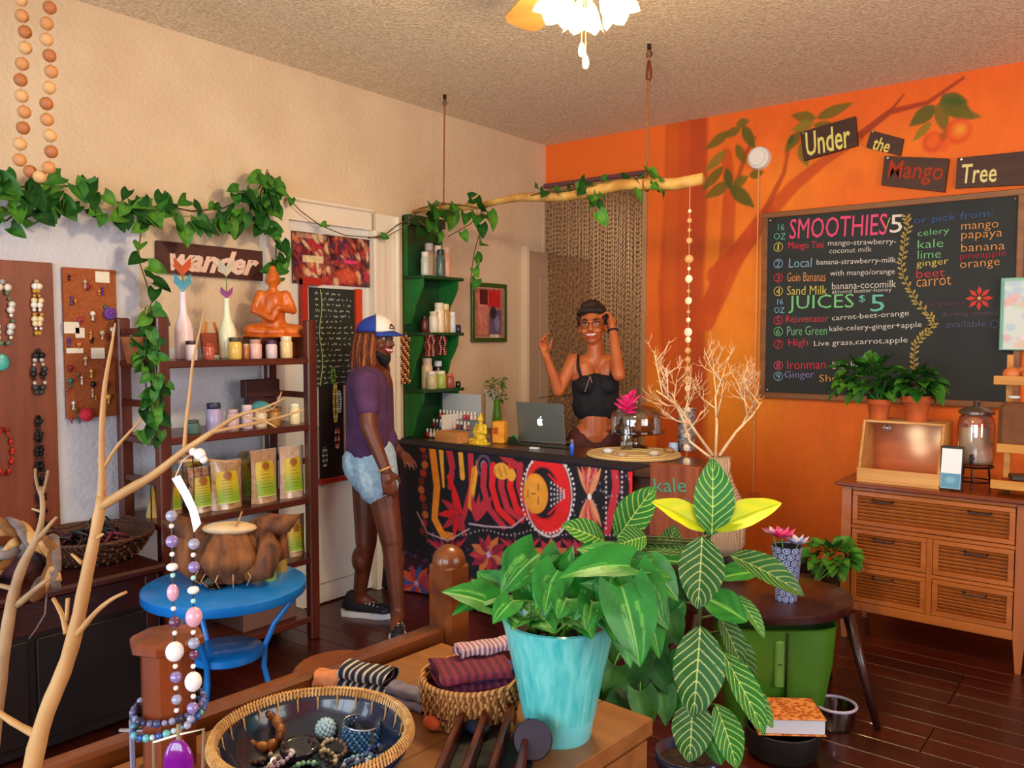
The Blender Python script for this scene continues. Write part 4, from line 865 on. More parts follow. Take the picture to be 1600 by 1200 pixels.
for q_,sx in((hl,-1),(hr_,1)): kn=V(q_.x,q_.y,.48)+RT*sx*.01; an=V(q_.x,q_.y,.08)+RT*sx*.02; cap(mb,q_,kn,.085,.055); cap(mb,kn,an,.052,.034); cap(mb,an,an-FH*.12+V(0,0,-.05),.032,.026)
s1=B(896,563,0); e1=B(873,611,-.06); w1=B(853,556,-.12)
cap(mb,s1,e1,.045,.036); cap(mb,e1,w1,.035,.024); hand(mb,w1,B(846,530,-.13)-w1,RT*.6-FH*.4,1,.55,.95)
s2=B(961,563,0); e2=B(967,586,-.20); w2=B(957,512,-.10)
cap(mb,s2,e2,.046,.038); cap(mb,e2,w2,.038,.025); hand(mb,w2,B(953,483,-.04)-w2,-RT*.9+FH*.3,-1,.75,.95)
_remesh('body',mb,.0065,3,sk,t)
face(P,M,s,t,'2a1810','24120a','b8402c',1.3)
# hair pulled up with headband
hb=mat('dark_brown_hair','1e100a','34190e',kind='noise',scale=60,rough=.7,bump=.6)
b=MB(); b.sph(P(0,-.03,.045),(.086,.092,.088),18,10,M=M); b.sph(P(0,-.03,.125),(.055,.05,.034),14,8,M=M); b.sph(P(.03,-.02,.12),(.04,.04,.03)); b.sph(P(-.045,.0,.095),(.035,.045,.035))
for sx in(-1,1): cap(b,P(sx*.076,.015,.05),P(sx*.078,-.012,-.012),.016,.010); 
cap(b,P(-.06,.05,.085),P(.06,.05,.085),.02,.02)
o=_remesh('hair',b,.008,2,hb,t)
b=MB(); b.tube([P(.084*math.sin(a),-.01+.096*math.cos(a),.075+.012*math.cos(a)) for a in [R(-100+k*20) for k in range(11)]],.009,6); b.build('headband',mat('teal_band','2a2422',rough=.8),t,smooth=True)
# spectacles
b=MB()
for sx in(-1,1): b.torus(P(sx*.033,.092,.008),.022,.0014,M@V(0,1,0),18,5)
b.tube([P(-.011,.092,.012),P(0,.097,.015),P(.011,.092,.012)],.0014,4)
for sx in(-1,1): b.tube([P(sx*.055,.09,.012),P(sx*.078,-.0,.006)],.0014,4)
b.build('spectacles',mat('thin_frame','1c1410',rough=.3),t)
# beaded necklace, watch
b=MB()
for k in range(22):
    a=R(-100+k*200/21); b.sph(B(930+26*math.sin(a),590-22*(1-math.cos(a))*1.0-6,-.085+.03*(1-math.cos(a))),.006,6,4)
# tank top
tk=mat('black_tank','0c0e16','12141e',kind='noise',scale=12,rough=.85,bump=.3); b=MB()
cap(b,B(915,596),B(918,636),.083,.088); cap(b,B(947,596),B(942,636),.083,.088); cap(b,B(931,610),B(931,636),.108,.112); cap(b,B(922,634),B(938,634),.108,.108)
for px in (915,948): b.sph(B(px,602,-.078),(.060,.056,.056))
o=_remesh('tank_top',b,.008,3,tk,t)
for px0,px1 in ((903,908),(957,953)):
    q=MB(); q.tube([B(px1,592,-.095),B(px0,572,-.07),B(px0,556,-.02),B(px0,556,.04),B(px1,575,.09)],.009,6); q.build('shoulder_strap',tk,t,smooth=True)
b=MB(); b.tube([B(922,588,-.13),B(918,600,-.14),B(914,612,-.14)],.003,5); b.tube([B(922,588,-.13),B(925,598,-.14)],.003,5); b.build('drawstring',mat('grey_cord','8a7078',rough=.7),t)
b=MB(); cap(b,B(913,702),B(946,702),.098,.098)
for q_,sx in((hl,-1),(hr_,1)): kn=V(q_.x,q_.y,.48)+RT*sx*.01; an=V(q_.x,q_.y,.10)+RT*sx*.02; cap(b,q_,kn,.095,.068); cap(b,kn,an,.066,.052)
_remesh('trousers',b,.012,2,mat('maroon_trousers','4a1c18',rough=.8),t)
ax=(w2-e2).normalized(); b=MB(); b.torus(w2-ax*.02,.028,.007,ax,18,6); b.build('wristband',mat('black_band','141010',rough=.6),t,smooth=True)
for q_ in (hl,hr_):
    c=V(q_.x,q_.y,0)-FH*.05; b=MB(); M3=Matrix((RT,-FH,ZU)).transposed(); b.sph(c+V(0,0,.03),(.045,.125,.035),12,8,M=M3); b.v=[(v[0],v[1],max(0,v[2])) for v in b.v]; b.build('shoe',mat('black_canvas','12121a'),t,smooth=True)
# ================= LEAF KIT =================
def leafmesh(name,kind,m,nu=6,nv=9,arch=.18,fold=.12,wav=.0):
    """unit leaf: base at origin, tip at +y=1, half width .5, normal +z"""
    vs=[];fs=[];cs=[]
    for j in range(nv+1):
        v=j/nv
        if kind=='heart': w=.5*(math.sin(PI*min(1,(v*1.0+.12)/1.12)**.62))**.85*(1-.10*v) if v<1 else 0
        elif kind=='oval': w=.5*math.sin(PI*v**.85)**.75 if 0<v<1 else .0
        else: w=.5*math.sin(PI*v**.75)**1.1 if 0<v<1 else 0
        for i in range(nu+1):
            s=i/nu*2-1; back=.20*abs(s)**1.6*(1-v)**4 if kind=='heart' else 0
            x=s*w; y=v-back; z=abs(s)*w*fold*2+arch*(.25-(v-.5)**2)*1.0-arch*.0+wav*math.sin(v*19+s*2)*abs(s)
            vs.append((x,y,z)); cs.append((s,v))
    for j in range(nv):
        for i in range(nu): a=j*(nu+1)+i; fs.append((a,a+1,a+nu+2,a+nu+1))
    me=bpy.data.meshes.new(name); me.from_pydata(vs,[],fs); me.polygons.foreach_set('use_smooth',[True]*len(fs)); me.materials.append(m); me['_']=0
    return me,cs
def colour(me,cs,fn):
    ca=me.color_attributes.new('Col','FLOAT_COLOR','POINT'); a=[]
    for (s,v) in cs: a+=list(lin(fn(s,v)))
    ca.data.foreach_set('color',a)
def mixc(a,b,t):
    t=max(0,min(1,t)); A=[int(a[i:i+2],16)/255 for i in(0,2,4)] if isinstance(a,str) else a; Bc=[int(b[i:i+2],16)/255 for i in(0,2,4)] if isinstance(b,str) else b
    return tuple(x+(y-x)*t for x,y in zip(A,Bc))
def lmx(base,tip,n,W,Lf=None,par=None):
    base=Vector(base); y=Vector(tip)-base; L=y.length; y=y/L; n=Vector(n); n=(n-y*n.dot(y)).normalized(); x=y.cross(n)
    M=Matrix((x*W,y*L,n*(W+L)*.5)).transposed().to_4x4(); M.translation=base
    return (wm(par).inverted()@M) if par is not None else M
lv=[mat('vine_leaf_a','1e5a1a','3a7a22',kind='noise',scale=3,rough=.5,spec=.3),mat('vine_leaf_b','2a6a1e','5a9428',kind='noise',scale=3,rough=.5,spec=.3),mat('vine_leaf_c','123c14','22561c',kind='noise',scale=3,rough=.6,spec=.15)]
vine_leaf,_=leafmesh('vine_leaf','heart',lv[0],4,6,.2,.2)
def vine(t,pts,n,size=.07,spread=.07,stem=.004,down=.6,dm=None):
    """a stem along pts with n leaves hung along it"""
    mb=MB(); mb.tube(pts,stem,5); mb.build('vine_stem',mat('vine_stem','5a4a22',rough=.7),t)
    seg=[(pts[i],pts[i+1],(pts[i+1]-pts[i]).length) for i in range(len(pts)-1)]; T=sum(s[2] for s in seg)
    for k in range(n):
        u=(k+random.random())/n*T
        for a,b,l in seg:
            if u<=l: p=a.lerp(b,u/l); break
            u-=l
        else: p=pts[-1]
        q=p+V(random.uniform(0,.05),random.uniform(-1,1)*spread*.6,random.uniform(-1,.6)*spread)
        d=V(random.uniform(-.1,.5),random.uniform(-1,1),random.uniform(-1,.25)-down*.6).normalized(); S=size*random.uniform(.7,1.25)
        nn=V(1,-.3,.5)+V(*[random.uniform(-.5,.5) for _ in range(3)])
        if q.x<.05: q.x=.05
        if q.x<.16: d.x=abs(d.x)
        inst(vine_leaf,'leaf',t,lmx(q,q+d*S,nn,S*.85,par=t),random.choice(lv if dm is None else dm))
# ================= LEFT WALL =================
bw=wood('display_board_wood','6a2c12','84401c',2,8,.5)
a=onx(82,411,.02); t=thing('necklace_board','tall brown wooden board hung with necklaces at far left','display board',(0,a.y-.3,.9))
z0=onx(84,838,.02).z
mb=MB(); mb.bb((.001,a.y-.75,z0),(.022,a.y,a.z),bev=.003); mb.build('board',bw,t)
def strand(t,px,py0,py1,x,cols,r=.007,w=0,nm='bead_string'):
    p0=onx(px,py0,x); p1=onx(px,py1,x); mats=[mat('bead_'+c,c,rough=.3) for c in cols]; mb=MB(); n=int((p0.z-p1.z)/(r*1.9))
    for i in range(n):
        u=i/n; mb.mi=(i*5+i//3)%len(mats); dy=w*math.sin(PI*u)**.6
        mb.sph((x,p0.y+dy+r*.4*math.sin(i*2),p0.z-u*(p0.z-p1.z)),r*(1+.4*math.sin(i*1.7)),7,5)
        if w: mb.sph((x,p0.y-dy,p0.z-u*(p0.z-p1.z)),r*(1+.4*math.sin(i*1.7)),7,5)
    return one(mb,nm,mats,t,'necklace')
strand('gold and white bead necklace on the brown board',57,440,528,.035,['e8d8a8','c89838','f0ece0'],.010,.012)
strand('dark grey and silver bead necklace on the brown board',60,548,620,.035,['3a3a38','c0c0b8','1a1a18'],.010,.02)
strand('long black bead necklace low on the brown board',60,652,870,.035,['0c0c10','18181e'],.009,.01)
strand('white and green stone necklace at the left edge of board',4,440,545,.035,['d8d8d0','5a7a5a','e8e0d0'],.011,.03)
strand('thin red bead necklace at the left edge of board',6,668,745,.035,['c82818','8a1810'],.006,.03)
p=onx(3,566,.04); mb=MB(); mb.sph(p,(.008,.028,.034),12,8); one(mb,'turquoise_pendant',mat('turquoise','38a8a0','58c0b0',kind='noise',scale=30,rough=.3),'round turquoise stone pendant at the left edge of board','pendant',smooth=True)
a=onx(98,417,.02); b=onx(181,424,.02); c=onx(103,655,.02)
t=thing('earring_board','small reddish corkboard pinned with many earrings between boards','display board',(0,(a.y+b.y)/2,c.z))
mb=MB(); mb.bb((.001,a.y,c.z),(.02,b.y,a.z),bev=.002); mb.build('cork_panel',mat('cork','8e4a22','a85c2c',kind='noise',scale=90,rough=.9,bump=.3),t)
for i,(px,py,w,h) in enumerate(((160,433,19,17),(112,512,20,18),(125,520,12,16),(117,548,22,8),(153,552,18,17))):
    p=onx(px,py,.024); s=(p-CAM).dot(FW)/FPX; mb=MB(); mb.box(p,(.003,w*s*1.15,h*s),0); one(mb,'earring_card',mat('card_white','e8e2d0',rough=.7),['square cream earring card at top right of the corkboard','white earring card at left of the corkboard','narrow pale card overlapping another on corkboard','thin white card strip below left card on corkboard','square white card at centre right of corkboard'][i],'card')
ec=['201018','c8b090','8a2030','5a3a8a','c87838','e8e0d8','7a5a30','3a6a6a','a03050','d8a850']
k=0
for (px,py) in ((108,432),(133,440),(137,448),(112,465),(118,470),(145,490),(148,497),(165,480),(125,500),(142,520),(144,530),(160,520),(168,525),(108,530),(124,538),(128,590),(122,585),(110,595),(106,610),(143,580),(146,600),(145,610),(165,570),(166,600),(150,620),(115,630),(118,640),(124,650),(112,655),(170,620),(172,560),(134,560),(110,575),(160,450),(155,455),(176,515)):
    p=onx(px,py,.027); c=ec[k%10]; mb=MB(); mb.mi=0; mb.sph(p,.006+.003*(k%3),7,5); mb.sph(p-V(0,0,.013),.005,6,4); 
    if k%2: mb.sph(p-V(0,0,.024),(.004,.006,.009),6,4)
    mb.tube([p+V(0,0,.012),p-V(-.002,0,.02)],.0012,4)
    o=one(mb,'earring',mat('ear_'+c,c,rough=.3,metal=.2),'small '+{'201018':'black','c8b090':'tan','8a2030':'crimson','5a3a8a':'violet','c87838':'amber','e8e0d8':'white','7a5a30':'brown','3a6a6a':'teal','a03050':'pink','d8a850':'gold'}[c]+' dangling earring on '+('the upper' if py<500 else 'the middle' if py<575 else 'the lower')+' part of corkboard','earring','earrings on the corkboard',smooth=True); k+=1
p=onx(172,490,.03); mb=MB()
for i in range(9): a_=i*2*PI/9; mb.sph(p+V(.004,.016*math.cos(a_),.016*math.sin(a_)),(.006,.014,.012),8,5)
mb.sph(p+V(.008,0,0),.01,8,5); one(mb,'fabric_flower',mat('violet_cloth','6a3a98',rough=.8),'violet fabric flower clipped on right edge of corkboard','flower clip',smooth=True)
p=onx(135,648,.035); mb=MB(); mb.sph(p,.03,14,9); one(mb,'red_ball_ornament',mat('red_felt','b01828','c83040',kind='noise',scale=80,rough=.9,bump=.5),'crimson ball ornament hanging at bottom of corkboard','ornament',smooth=True)
# script sign above shelf
q=[onx(x,y,.004) for x,y in ((242,376),(416,394),(416,440),(242,426))]; c=sum(q,Vector())/4
t=thing('script_sign','dark brown plank sign with looping pale script above the wooden shelf','sign',c)
mb=MB(); mb.poly(q[::-1],(.022,0,0)); mb.build('board',wood('sign_dark_wood','3a160c','4e2012',1,10,.6),t)
o=text('wander',.1,mat('pale_pink_paint','e8c8b8',rough=.6),(.0275,c.y,c.z),Matrix.Rotation(PI/2,4,'Z')@Matrix.Rotation(PI/2,4,'X'),'lettering',t,shear=.4,off=.004); fit(o,abs(q[1].y-q[0].y)*.8,.115)
# ================= WOODEN BOOKSHELF =================
SW=wood('mahogany_shelf','3a140a','5c2412',2,8,.35,.2); SWy=wood('mahogany_shelf_y','3a140a','5c2412',1,8,.35,.2)
sx0,sx1=.06,.43; sy0,sy1=-3.32,-2.50
t=thing('bookshelf','open dark mahogany shelf unit with five levels against left wall','shelf',((sx0+sx1)/2,(sy0+sy1)/2,0))
for x in (sx0,sx1-.045):
    for y in (sy0,sy1-.055): mb=MB(); mb.bb((x,y,0),(x+.045,y+.055,1.585),bev=.006); mb.build('post',SW,t)
LZ=[1.40,1.075,.715,.415,.12]
for z in LZ: mb=MB(); mb.bb((sx0+.003,sy0+.003,z-.03),(sx1-.003,sy1-.003,z),bev=.004); mb.build('shelf_board',SWy,t)
for y in (sy0+.01,sy1-.035):
    for z in (1.54,1.23,.9): mb=MB(); mb.bb((sx0+.045,y,z-.03),(sx1-.045,y+.025,z),bev=.004); mb.build('side_rail',SW,t)
def S_(px,py,k,x=None):
    p=onz(px,py,LZ[k]); 
    if x is None: x=min(max(p.x,.14),.37); 
    r=onx(px,py,x); return V(x,min(max(r.y,sy0+.08),sy1-.07),LZ[k])
def candle(px,k,r,h,col,lid,lab,x=.34):
    p=S_(px,600,k,x); return jar(p,r,h,col,lid,lab,cat='candle jar',nm='candle_jar')
for a in ((300,0,.026,.085,'e8dce4','3a2c30','small white candle jar with dark lid at left of top shelf'),(327,0,.024,.075,'b85a48','a83020','small reddish candle jar on the top shelf'),(368,0,.031,.10,'e0c060','4a4038','yellow candle jar with dark lid on the top shelf'),(400,0,.029,.09,'e0b8b0','b89080','pink white candle jar on the top shelf'),(425,0,.027,.085,'d8c8d0','4a2050','white candle jar with purple lid on the top shelf'),(448,0,.031,.105,'e8cc90','e8dcc0','cream honey coloured candle jar at right of top shelf'),(385,0,.016,.07,'b06838','c8a080','narrow amber candle jar between yellow and pink jars')): candle(*a)
candle(333,1,.036,.13,'a8a0c8','2c3048','lavender jar with dark lid on the second shelf'); candle(362,1,.03,.095,'c8b0b0','c0a8b0','pinkish jar on the second shelf'); candle(385,1,.028,.11,'d0b8c8','e0c8d0','pale pink jar on the second shelf'); candle(406,1,.031,.09,'d8c8a8','c8b890','beige jar at middle of the second shelf'); candle(428,1,.03,.085,'a87840','8a5a28','brown jar on the second shelf'); candle(464,1,.029,.10,'ecdca8','f0e8c8','cream pillar jar at right end of second shelf'); candle(300,1,.03,.06,'5a7a70','3a4a48','low grey green jar on the second shelf')
# origami lily bottles
def lily(px,x,hb,col,col2,fl1,fl2,lab):
    p=S_(px,560,0,x); t=thing('bottle_vase',lab,'vase',p); mb=MB(); r=.04
    mb.lathe([(r*.92,0),(r,.01),(r,hb*.45),(r*.8,hb*.55),(.016,hb*.7),(.013,hb*.97),(.018,hb)],(0,0,0),18); mb.build('bottle',mat('bottle_'+col,col,col2,kind='noise',scale=18,rough=.3,coat=.4),t,local=True,smooth=True)
    for zz,cc,s,nm in fl1:
        for k in range(6):
            a=k*PI/3; d=V(math.cos(a),math.sin(a),0); x_=V(-d.y,d.x,0); b=MB()
            b.add([V(0,0,zz),d*s*.45+x_*s*.28+V(0,0,zz+s*.55),d*s*.95+V(0,0,zz+s*1.05),d*s*.45-x_*s*.28+V(0,0,zz+s*.55),d*s*.35+V(0,0,zz+s*.45)],[(0,1,4),(1,2,4),(2,3,4),(3,0,4)]); b.build('petal',mat('paper_'+cc,cc,rough=.7),t,local=True)
    mb=MB(); mb.tube([V(0,0,hb*.8),V(0,0,fl1[-1][0]+.02)],.003,5); mb.build('stem',lm,t,local=True)
lily(288,.27,.30,'f0e4e4','e8d0e0',((.30,'68b8c8',.075,''),(.37,'e86838',.075,'')),0,'white bottle vase with orange and blue paper lilies')
lily(356,.27,.28,'dce8c0','f0ecc8',((.275,'b05a98',.055,''),(.38,'e8e0b8',.075,'')),0,'pale green bottle vase with purple and cream paper lilies')
# seated wooden statue on block
p=S_(428,540,0,.22); mb=MB(); mb.box((p.x,p.y,LZ[0]+.05),(.16,.26,.10),bev=.004); o=one(mb,'wooden_riser',SWy,'dark wooden riser block under the carved seated statue','block')
wc_=mat('carved_orange_wood','b04c14','d8741e',kind='noise',scale=14,rough=.35,bump=.5,coat=.3)
seated('carved_statue','carved orange wood seated figure praying on top of the shelf','statue',V(p.x,p.y,LZ[0]+.10),.36,R(62),wc_)
# small wooden easel frame on top shelf
p=S_(335,556,0,.24); t=thing('wooden_easel','small orange wood easel frame standing between the bottle vases','easel',p)
ew=wood('orange_wood','b86420','d88838',2,8,.5)
for y0_,y1_ in ((-.05,-.02),(.05,.02)): mb=MB(); mb.tube([V(0,y0_,0),V(-.03,y1_,.17)],.008,6); mb.build('leg',ew,t,local=True)
mb=MB(); mb.box((.0,0,.07),(.02,.13,.1),M=Matrix.Rotation(R(-10),3,'Y'),bev=.004); mb.build('panel',wood('red_wood_panel','7a2a12','8e3a18',1,8,.5),t,local=True)
# second shelf: box, woven bowl with teal cloth
p=S_(418,610,1,.20); mb=MB(); mb.box((p.x-.06,p.y,LZ[1]+.17),(.05,.2,.09),bev=.004); mb.box((p.x-.06,p.y,LZ[1]+.06),(.04,.16,.12)); one(mb,'dark_red_box',mat('maroon_card','3c120c',rough=.6),'dark maroon box standing at the back of second shelf','box')
p=S_(412,640,1,.17); t=thing('woven_bowl','woven bowl holding teal cloth on the second shelf','bowl',V(p.x,p.y,LZ[1])); mb=MB(); mb.lathe([(.05,0),(.085,.06),(.09,.075),(.08,.07),(.045,.01)],(0,0,0),20); mb.build('bowl_body',mat('wicker_tan','a8743c','c89858',kind='wave',scale=30,rough=.8,bump=.5),t,local=True,smooth=True)
mb=MB(); mb.sph((0,-.02,.07),(.07,.05,.04),12,8); mb.build('teal_cloth',mat('teal_cloth','48a0a8','6ab8bc',kind='noise',scale=15,rough=.9,bump=.6),t,local=True,smooth=True)
# coffee bags
def bag(p,w,h,rz,lab,cols=('c8b028','7aa828'),body='8a5a38'):
    t=thing('product_bag',lab,'bag',p,rz); mb=MB()
    def fn(s):
        def g(u,v):
            b=math.sin(PI*u)**.5*(.9*(1-v)**.35+.1) if 0<u<1 else 0
            return V(s*(.003+.032*b*(1-v*.85)),(u-.5)*w*(1-.04*math.sin(PI*v)),v*h)
        return g
    mb.grid(fn(1),8,8); mb.grid(lambda u,v: fn(-1)(1-u,v),8,8); mb.build('pouch',mat('pouch_'+body,body,'b89878',kind='noise',scale=40,rough=.25,coat=.8,spec=.8),t,local=True,smooth=True)
    cv=Can(w*.72,h*.66,.004,cols[0]); cv.put((.45-cv.Y/cv.h)/.35+.5,cols[1],.9)
    for i in range(7): cv.line([(.15*cv.w+rng.random()*.1*cv.w,cv.h*(.18+.09*i)),(cv.w*(.8-.15*rng.random()),cv.h*(.18+.09*i))],.0018,.0018,'5a5a18',.8,.002)
    cv.ell(cv.w*.5,cv.h*.87,.022,.02,'8a4a18',0,.9); cv.rect(0,0,cv.w,.004,'f0e8a0')
    cv.sheet('label_print',lambda X,Y:(.037-.02*(Y/cv.h)-.012*((X/cv.w-.5)*2)**2,X-cv.w/2,Y+h*.12),ATTS,t,smooth=True,local=True)
    mb=MB(); mb.box((0,0,h-.004),(.006,w*.98,.012)); mb.build('seal_strip',mat('clear_strip','c8c8c0',rough=.2,coat=1),t,local=True); return t

for (px,k,w,h,x,rz,lab,body) in ((262,2,.13,.19,.26,.1,'brown filled bag with yellow green label at left of third shelf','7a4a28'),(313,2,.13,.20,.30,.0,'dark filled bag with yellow green label on third shelf','5a3420'),(352,2,.15,.22,.33,-.1,'large yellow green labelled bag in front on third shelf','8a6a30'),(389,2,.12,.24,.24,0,'tall clear bag with green label behind on third shelf','5a6a48'),(411,2,.15,.25,.34,.05,'clear plastic bag with yellow label at middle right of third shelf','a07858'),(455,2,.14,.25,.34,-.05,'clear sparkling bag with yellow label at right end of third shelf','c8b8a8'),(300,2,.10,.26,.16,0,'tall amber bag at the back of third shelf','9a5a20'),
    (458,3,.12,.2,.32,0,'single yellow green labelled bag on the fourth shelf','8a7a58'),(235,2,.12,.16,.22,.9,'yellow bag leaning at the left post of shelf','c8b028')):
    bag(S_(px,700,k,x),w,h,rz,lab,body=body)
mb=MB(); mb.bb((sx0+.05,sy1-.40,LZ[4]),(sx1-.06,sy1-.1,LZ[4]+.14),bev=.004); one(mb,'storage_box',mat('dusky_box','6a4a40',rough=.7),'dusky brown storage box on the bottom shelf','box')
# ================= VINES ALONG WALL =================
def WX(px,py,x=.12): return onx(px,py,x)
t=thing('wall_vine','long pothos vine draped along the left wall above the shelf','plant',WX(230,330))
vine(t,[WX(-30,300),WX(20,290),WX(60,295),WX(110,290),WX(160,310),WX(220,325),WX(260,322),WX(300,330),WX(350,325),WX(400,300),WX(420,270)],90,.085,.09)
vine(t,[WX(-20,330),WX(10,345),WX(40,320),WX(90,300)],14,.085,.06)
vine(t,[WX(418,265),WX(400,330),WX(432,380),WX(430,430)],26,.08,.06); vine(t,[WX(425,280),WX(415,320),WX(405,350)],10,.08,.06)
vine(t,[WX(225,335),WX(215,400),WX(228,440),WX(238,470),WX(230,490)],10,.075,.03,.003)
vine(t,[WX(432,290,.1),WX(470,330,.1),WX(500,352,.1),WX(540,368,.1),WX(600,372,.1),WX(640,350,.2)],3,.06,.03,.003)
tt=thing('hanging_vine','bushy vine trailing down the left side of the wooden shelf','plant',WX(225,490,.40))
vine(tt,[WX(228,480,.35),WX(222,520,.38),WX(226,580,.4),WX(232,640,.4),WX(236,670,.4)],42,.06,.06,.004); vine(tt,[WX(238,520,.45),WX(244,590,.46),WX(246,650,.46)],16,.05,.04,.003)
mb=MB(); p=WX(222,545,.33); mb.lathe([(.05,0),(.07,.10),(.075,.11),(.065,.105),(.045,.01)],(p.x+.02,p.y-.02,p.z-.06),18); mb.build('hanging_pot',mat('rust_pot','8a4a24','a86030',kind='noise',scale=20,rough=.8),tt,smooth=True)
# ================= WOODEN BEAD GARLAND =================
t=thing('bead_garland','garland of large wooden beads looped down from ceiling at far left','garland',at(52,250,3.0))
wbm=[mat('wood_bead_a','c88850','d89c64',kind='noise',scale=40,rough=.5),mat('wood_bead_b','b0683a','c07a48',kind='noise',scale=40,rough=.5),mat('wood_bead_c','d8a468','e4b880',kind='noise',scale=40,rough=.5)]
q=MB(); q.sph((0,0,0),.0235,14,9); bme=q.mesh('bead',smooth=True); bme.materials.append(wbm[0])
def gx(px,py): return at(px,py,3.0)
pts=[gx(38,-190+24.5*i) for i in range(19)]; pts=[gx(36+4*math.sin(i*1.8)*(1 if i%2 else -1)+ (0 if i<14 else -2),-200+25*i) for i in range(19)]
pts+=[gx(47,268),gx(62,276)]; pts+=[gx(76+4*math.sin(i*1.3),262-25*i) for i in range(19)]
for i,p in enumerate(pts): 
    if p.z<H-.02: inst(bme,'bead',t,wm(t).inverted()@Matrix.Translation(p),wbm[(i*7)%3])
mb=MB(); 
pp=[p for p in pts]; pp[0].z=min(pp[0].z,H-.005); pp[-1].z=min(pp[-1].z,H-.005); mb.tube([p for p in pp if p.z<=H-.004],.002,4); mb.build('cord',mat('twine','c8a878',rough=.9),t)
for e in (pp[0],pp[-1]): mb=MB(); mb.tube([V(e.x,e.y,min(e.z,H-.1)),V(e.x,e.y,H)],.003,5); mb.build('ceiling_cord',mat('twine','c8a878'),t)
# ================= LOW DARK TABLE WITH BASKETS =================
dt=wood('dark_red_table','2a0c08','401410',1,8,.3,.15)
t=thing('low_display_table','long low dark red display table along the left wall','table',(.3,-4.1,0))
mb=MB(); mb.bb((.03,-4.85,.57),(.62,-3.40,.605),bev=.01); mb.build('tabletop',dt,t)
mb=MB(); mb.bb((.07,-4.8,.45),(.58,-3.46,.57)); mb.build('apron',dt,t); mb=MB(); mb.bb((.05,-4.83,.02),(.575,-3.42,.455)); mb.build('under_table_shade_block',mat('under_table_shade_black','0c0607','160a0a',kind='noise',scale=6,rough=.5),t)  # closed black block added, its colour stands for deep shade under the table
for k in range(3): mb=MB(); mb.bb((.576,-4.8+.46*k,.06),(.588,-4.37+.46*k,.43),bev=.003); mb.build('door_panel',MC['under_table_shade_black'],t)  # added front panels in the same under-table shade colour
for x in(.06,.54):
    for y in(-4.82,-3.48): mb=MB(); mb.bb((x,y,0),(x+.05,y+.05,.57),bev=.005); mb.build('leg',dt,t)
def weave(L,r0,r1,h,m,lab,nm='woven_basket',n=28,rings=6,cat='basket',rim=.008):
    t=thing(nm,lab,cat,L); mb=MB(); mb.lathe([(r0,0)]+[(r0+(r1-r0)*(k/rings)**.7,h*k/rings) for k in range(1,rings+1)]+[(r1-.008,h-.002)]+[(r0+(r1-r0)*(k/rings)**.7-.009,h*k/rings+.006) for k in range(rings-1,0,-1)]+[(r0-.01,.008)],(0,0,0),n); mb.build('basket_wall',m,t,local=True,smooth=True)
    mb=MB(); 
    for i in range(n*2):
        a=2*PI*i/(n*2); 
        for k in range(rings):
            rr=r0+(r1-r0)*((k+.5)/rings)**.7+.003
            if (i+k)%2: mb.sph((rr*math.cos(a),rr*math.sin(a),h*(k+.5)/rings),(.004+.003,.004+.003,h/rings*.42),5,3)
    mb.build('weave_strands',m,t,local=True)['kind']='stuff'
    mb=MB(); mb.torus((0,0,h),r1,rim,(0,0,1),n,7); mb.build('rim',m,t,local=True,smooth=True); return t
dk=mat('dark_wicker','2c160c','5a3418',kind='wave',scale=25,rough=.6,bump=.5)
p=onz(158,880,.605); bk=V(.30,p.y+.02,.605)
weave(bk,.15,.23,.10,dk,'round dark woven basket of jewellery on the low table near shelf')
for i in range(26):
    a=random.random()*6.3; r=.15*math.sqrt(random.random()); c=['14101a','3a1018','201418','5a1824','101018'][i%5]; mb=MB()
    mb.torus((bk.x+r*math.cos(a),bk.y+r*math.sin(a),bk.z+.06+.035*random.random()),.03+.015*random.random(),.007,(random.uniform(-1,1),random.uniform(-1,1),.8),16,6); one(mb,'bangle',mat('bangle_'+c,c,rough=.3),'dark bangle heaped in the round basket on low table','bangle','bangles in the round dark basket',smooth=True)
mb=MB(); mb.torus((bk.x,bk.y+.03,bk.z+.13),.055,.004,(.8,.3,.3),20,5,(1,.7)); one(mb,'wire_loop_bracelet',mat('black_wire','101010',rough=.3),'thin black wire loop standing above the round basket','bracelet',smooth=True)
weave(V(.30,-4.25,.605),.14,.20,.09,mat('brown_wicker','4a2410','7a4420',kind='wave',scale=25,rough=.6,bump=.5),'brown woven basket at far left of the low table')
mb=MB(); mb.sph((.33,-3.93,.655),(.09,.10,.05),12,8); mb.sph((.38,-3.86,.64),(.06,.06,.035),12,8); one(mb,'folded_scarf',mat('plum_cloth','2a1428','4a1c30',kind='noise',scale=12,rough=.9,bump=.8),'dark plum scarf heaped between the two baskets','scarf',smooth=True)
# ================= BLUE BISTRO TABLE =================
c=onz(352,914,.60); c=V(c.x,c.y,0); bm_=mat('blue_enamel','0a6cc0','1480d4',kind='noise',scale=5,rough=.3,coat=.3)
t=thing('side_table','round bright blue metal side table holding the dried husk','table',c)
mb=MB(); mb.lathe([(.02,.585),(.272,.585),(.282,.57),(.286,.575),(.286,.603),(.278,.608),(.05,.603),(0,.603)],(0,0,0),40); mb.build('tabletop',bm_,t,local=True,auto=40)
mb=MB(); mb.lathe([(.0,.335),(.125,.335),(.13,.34),(.13,.362),(.125,.366),(0,.364)],(0,0,0),30); mb.build('lower_shelf',bm_,t,local=True,auto=40)
for k in range(3):
    a=R(-62+k*120); d=V(math.cos(a),math.sin(a),0); mb=MB(); P_=[d*.25+V(0,0,.58),d*.235+V(0,0,.52),d*.17+V(0,0,.44),d*.135+V(0,0,.36),d*.13+V(0,0,.28),d*.16+V(0,0,.15),d*.22+V(0,0,.012)]
    mb.tube(P_,.0105,8); mb.build('leg',bm_,t,local=True,smooth=True)
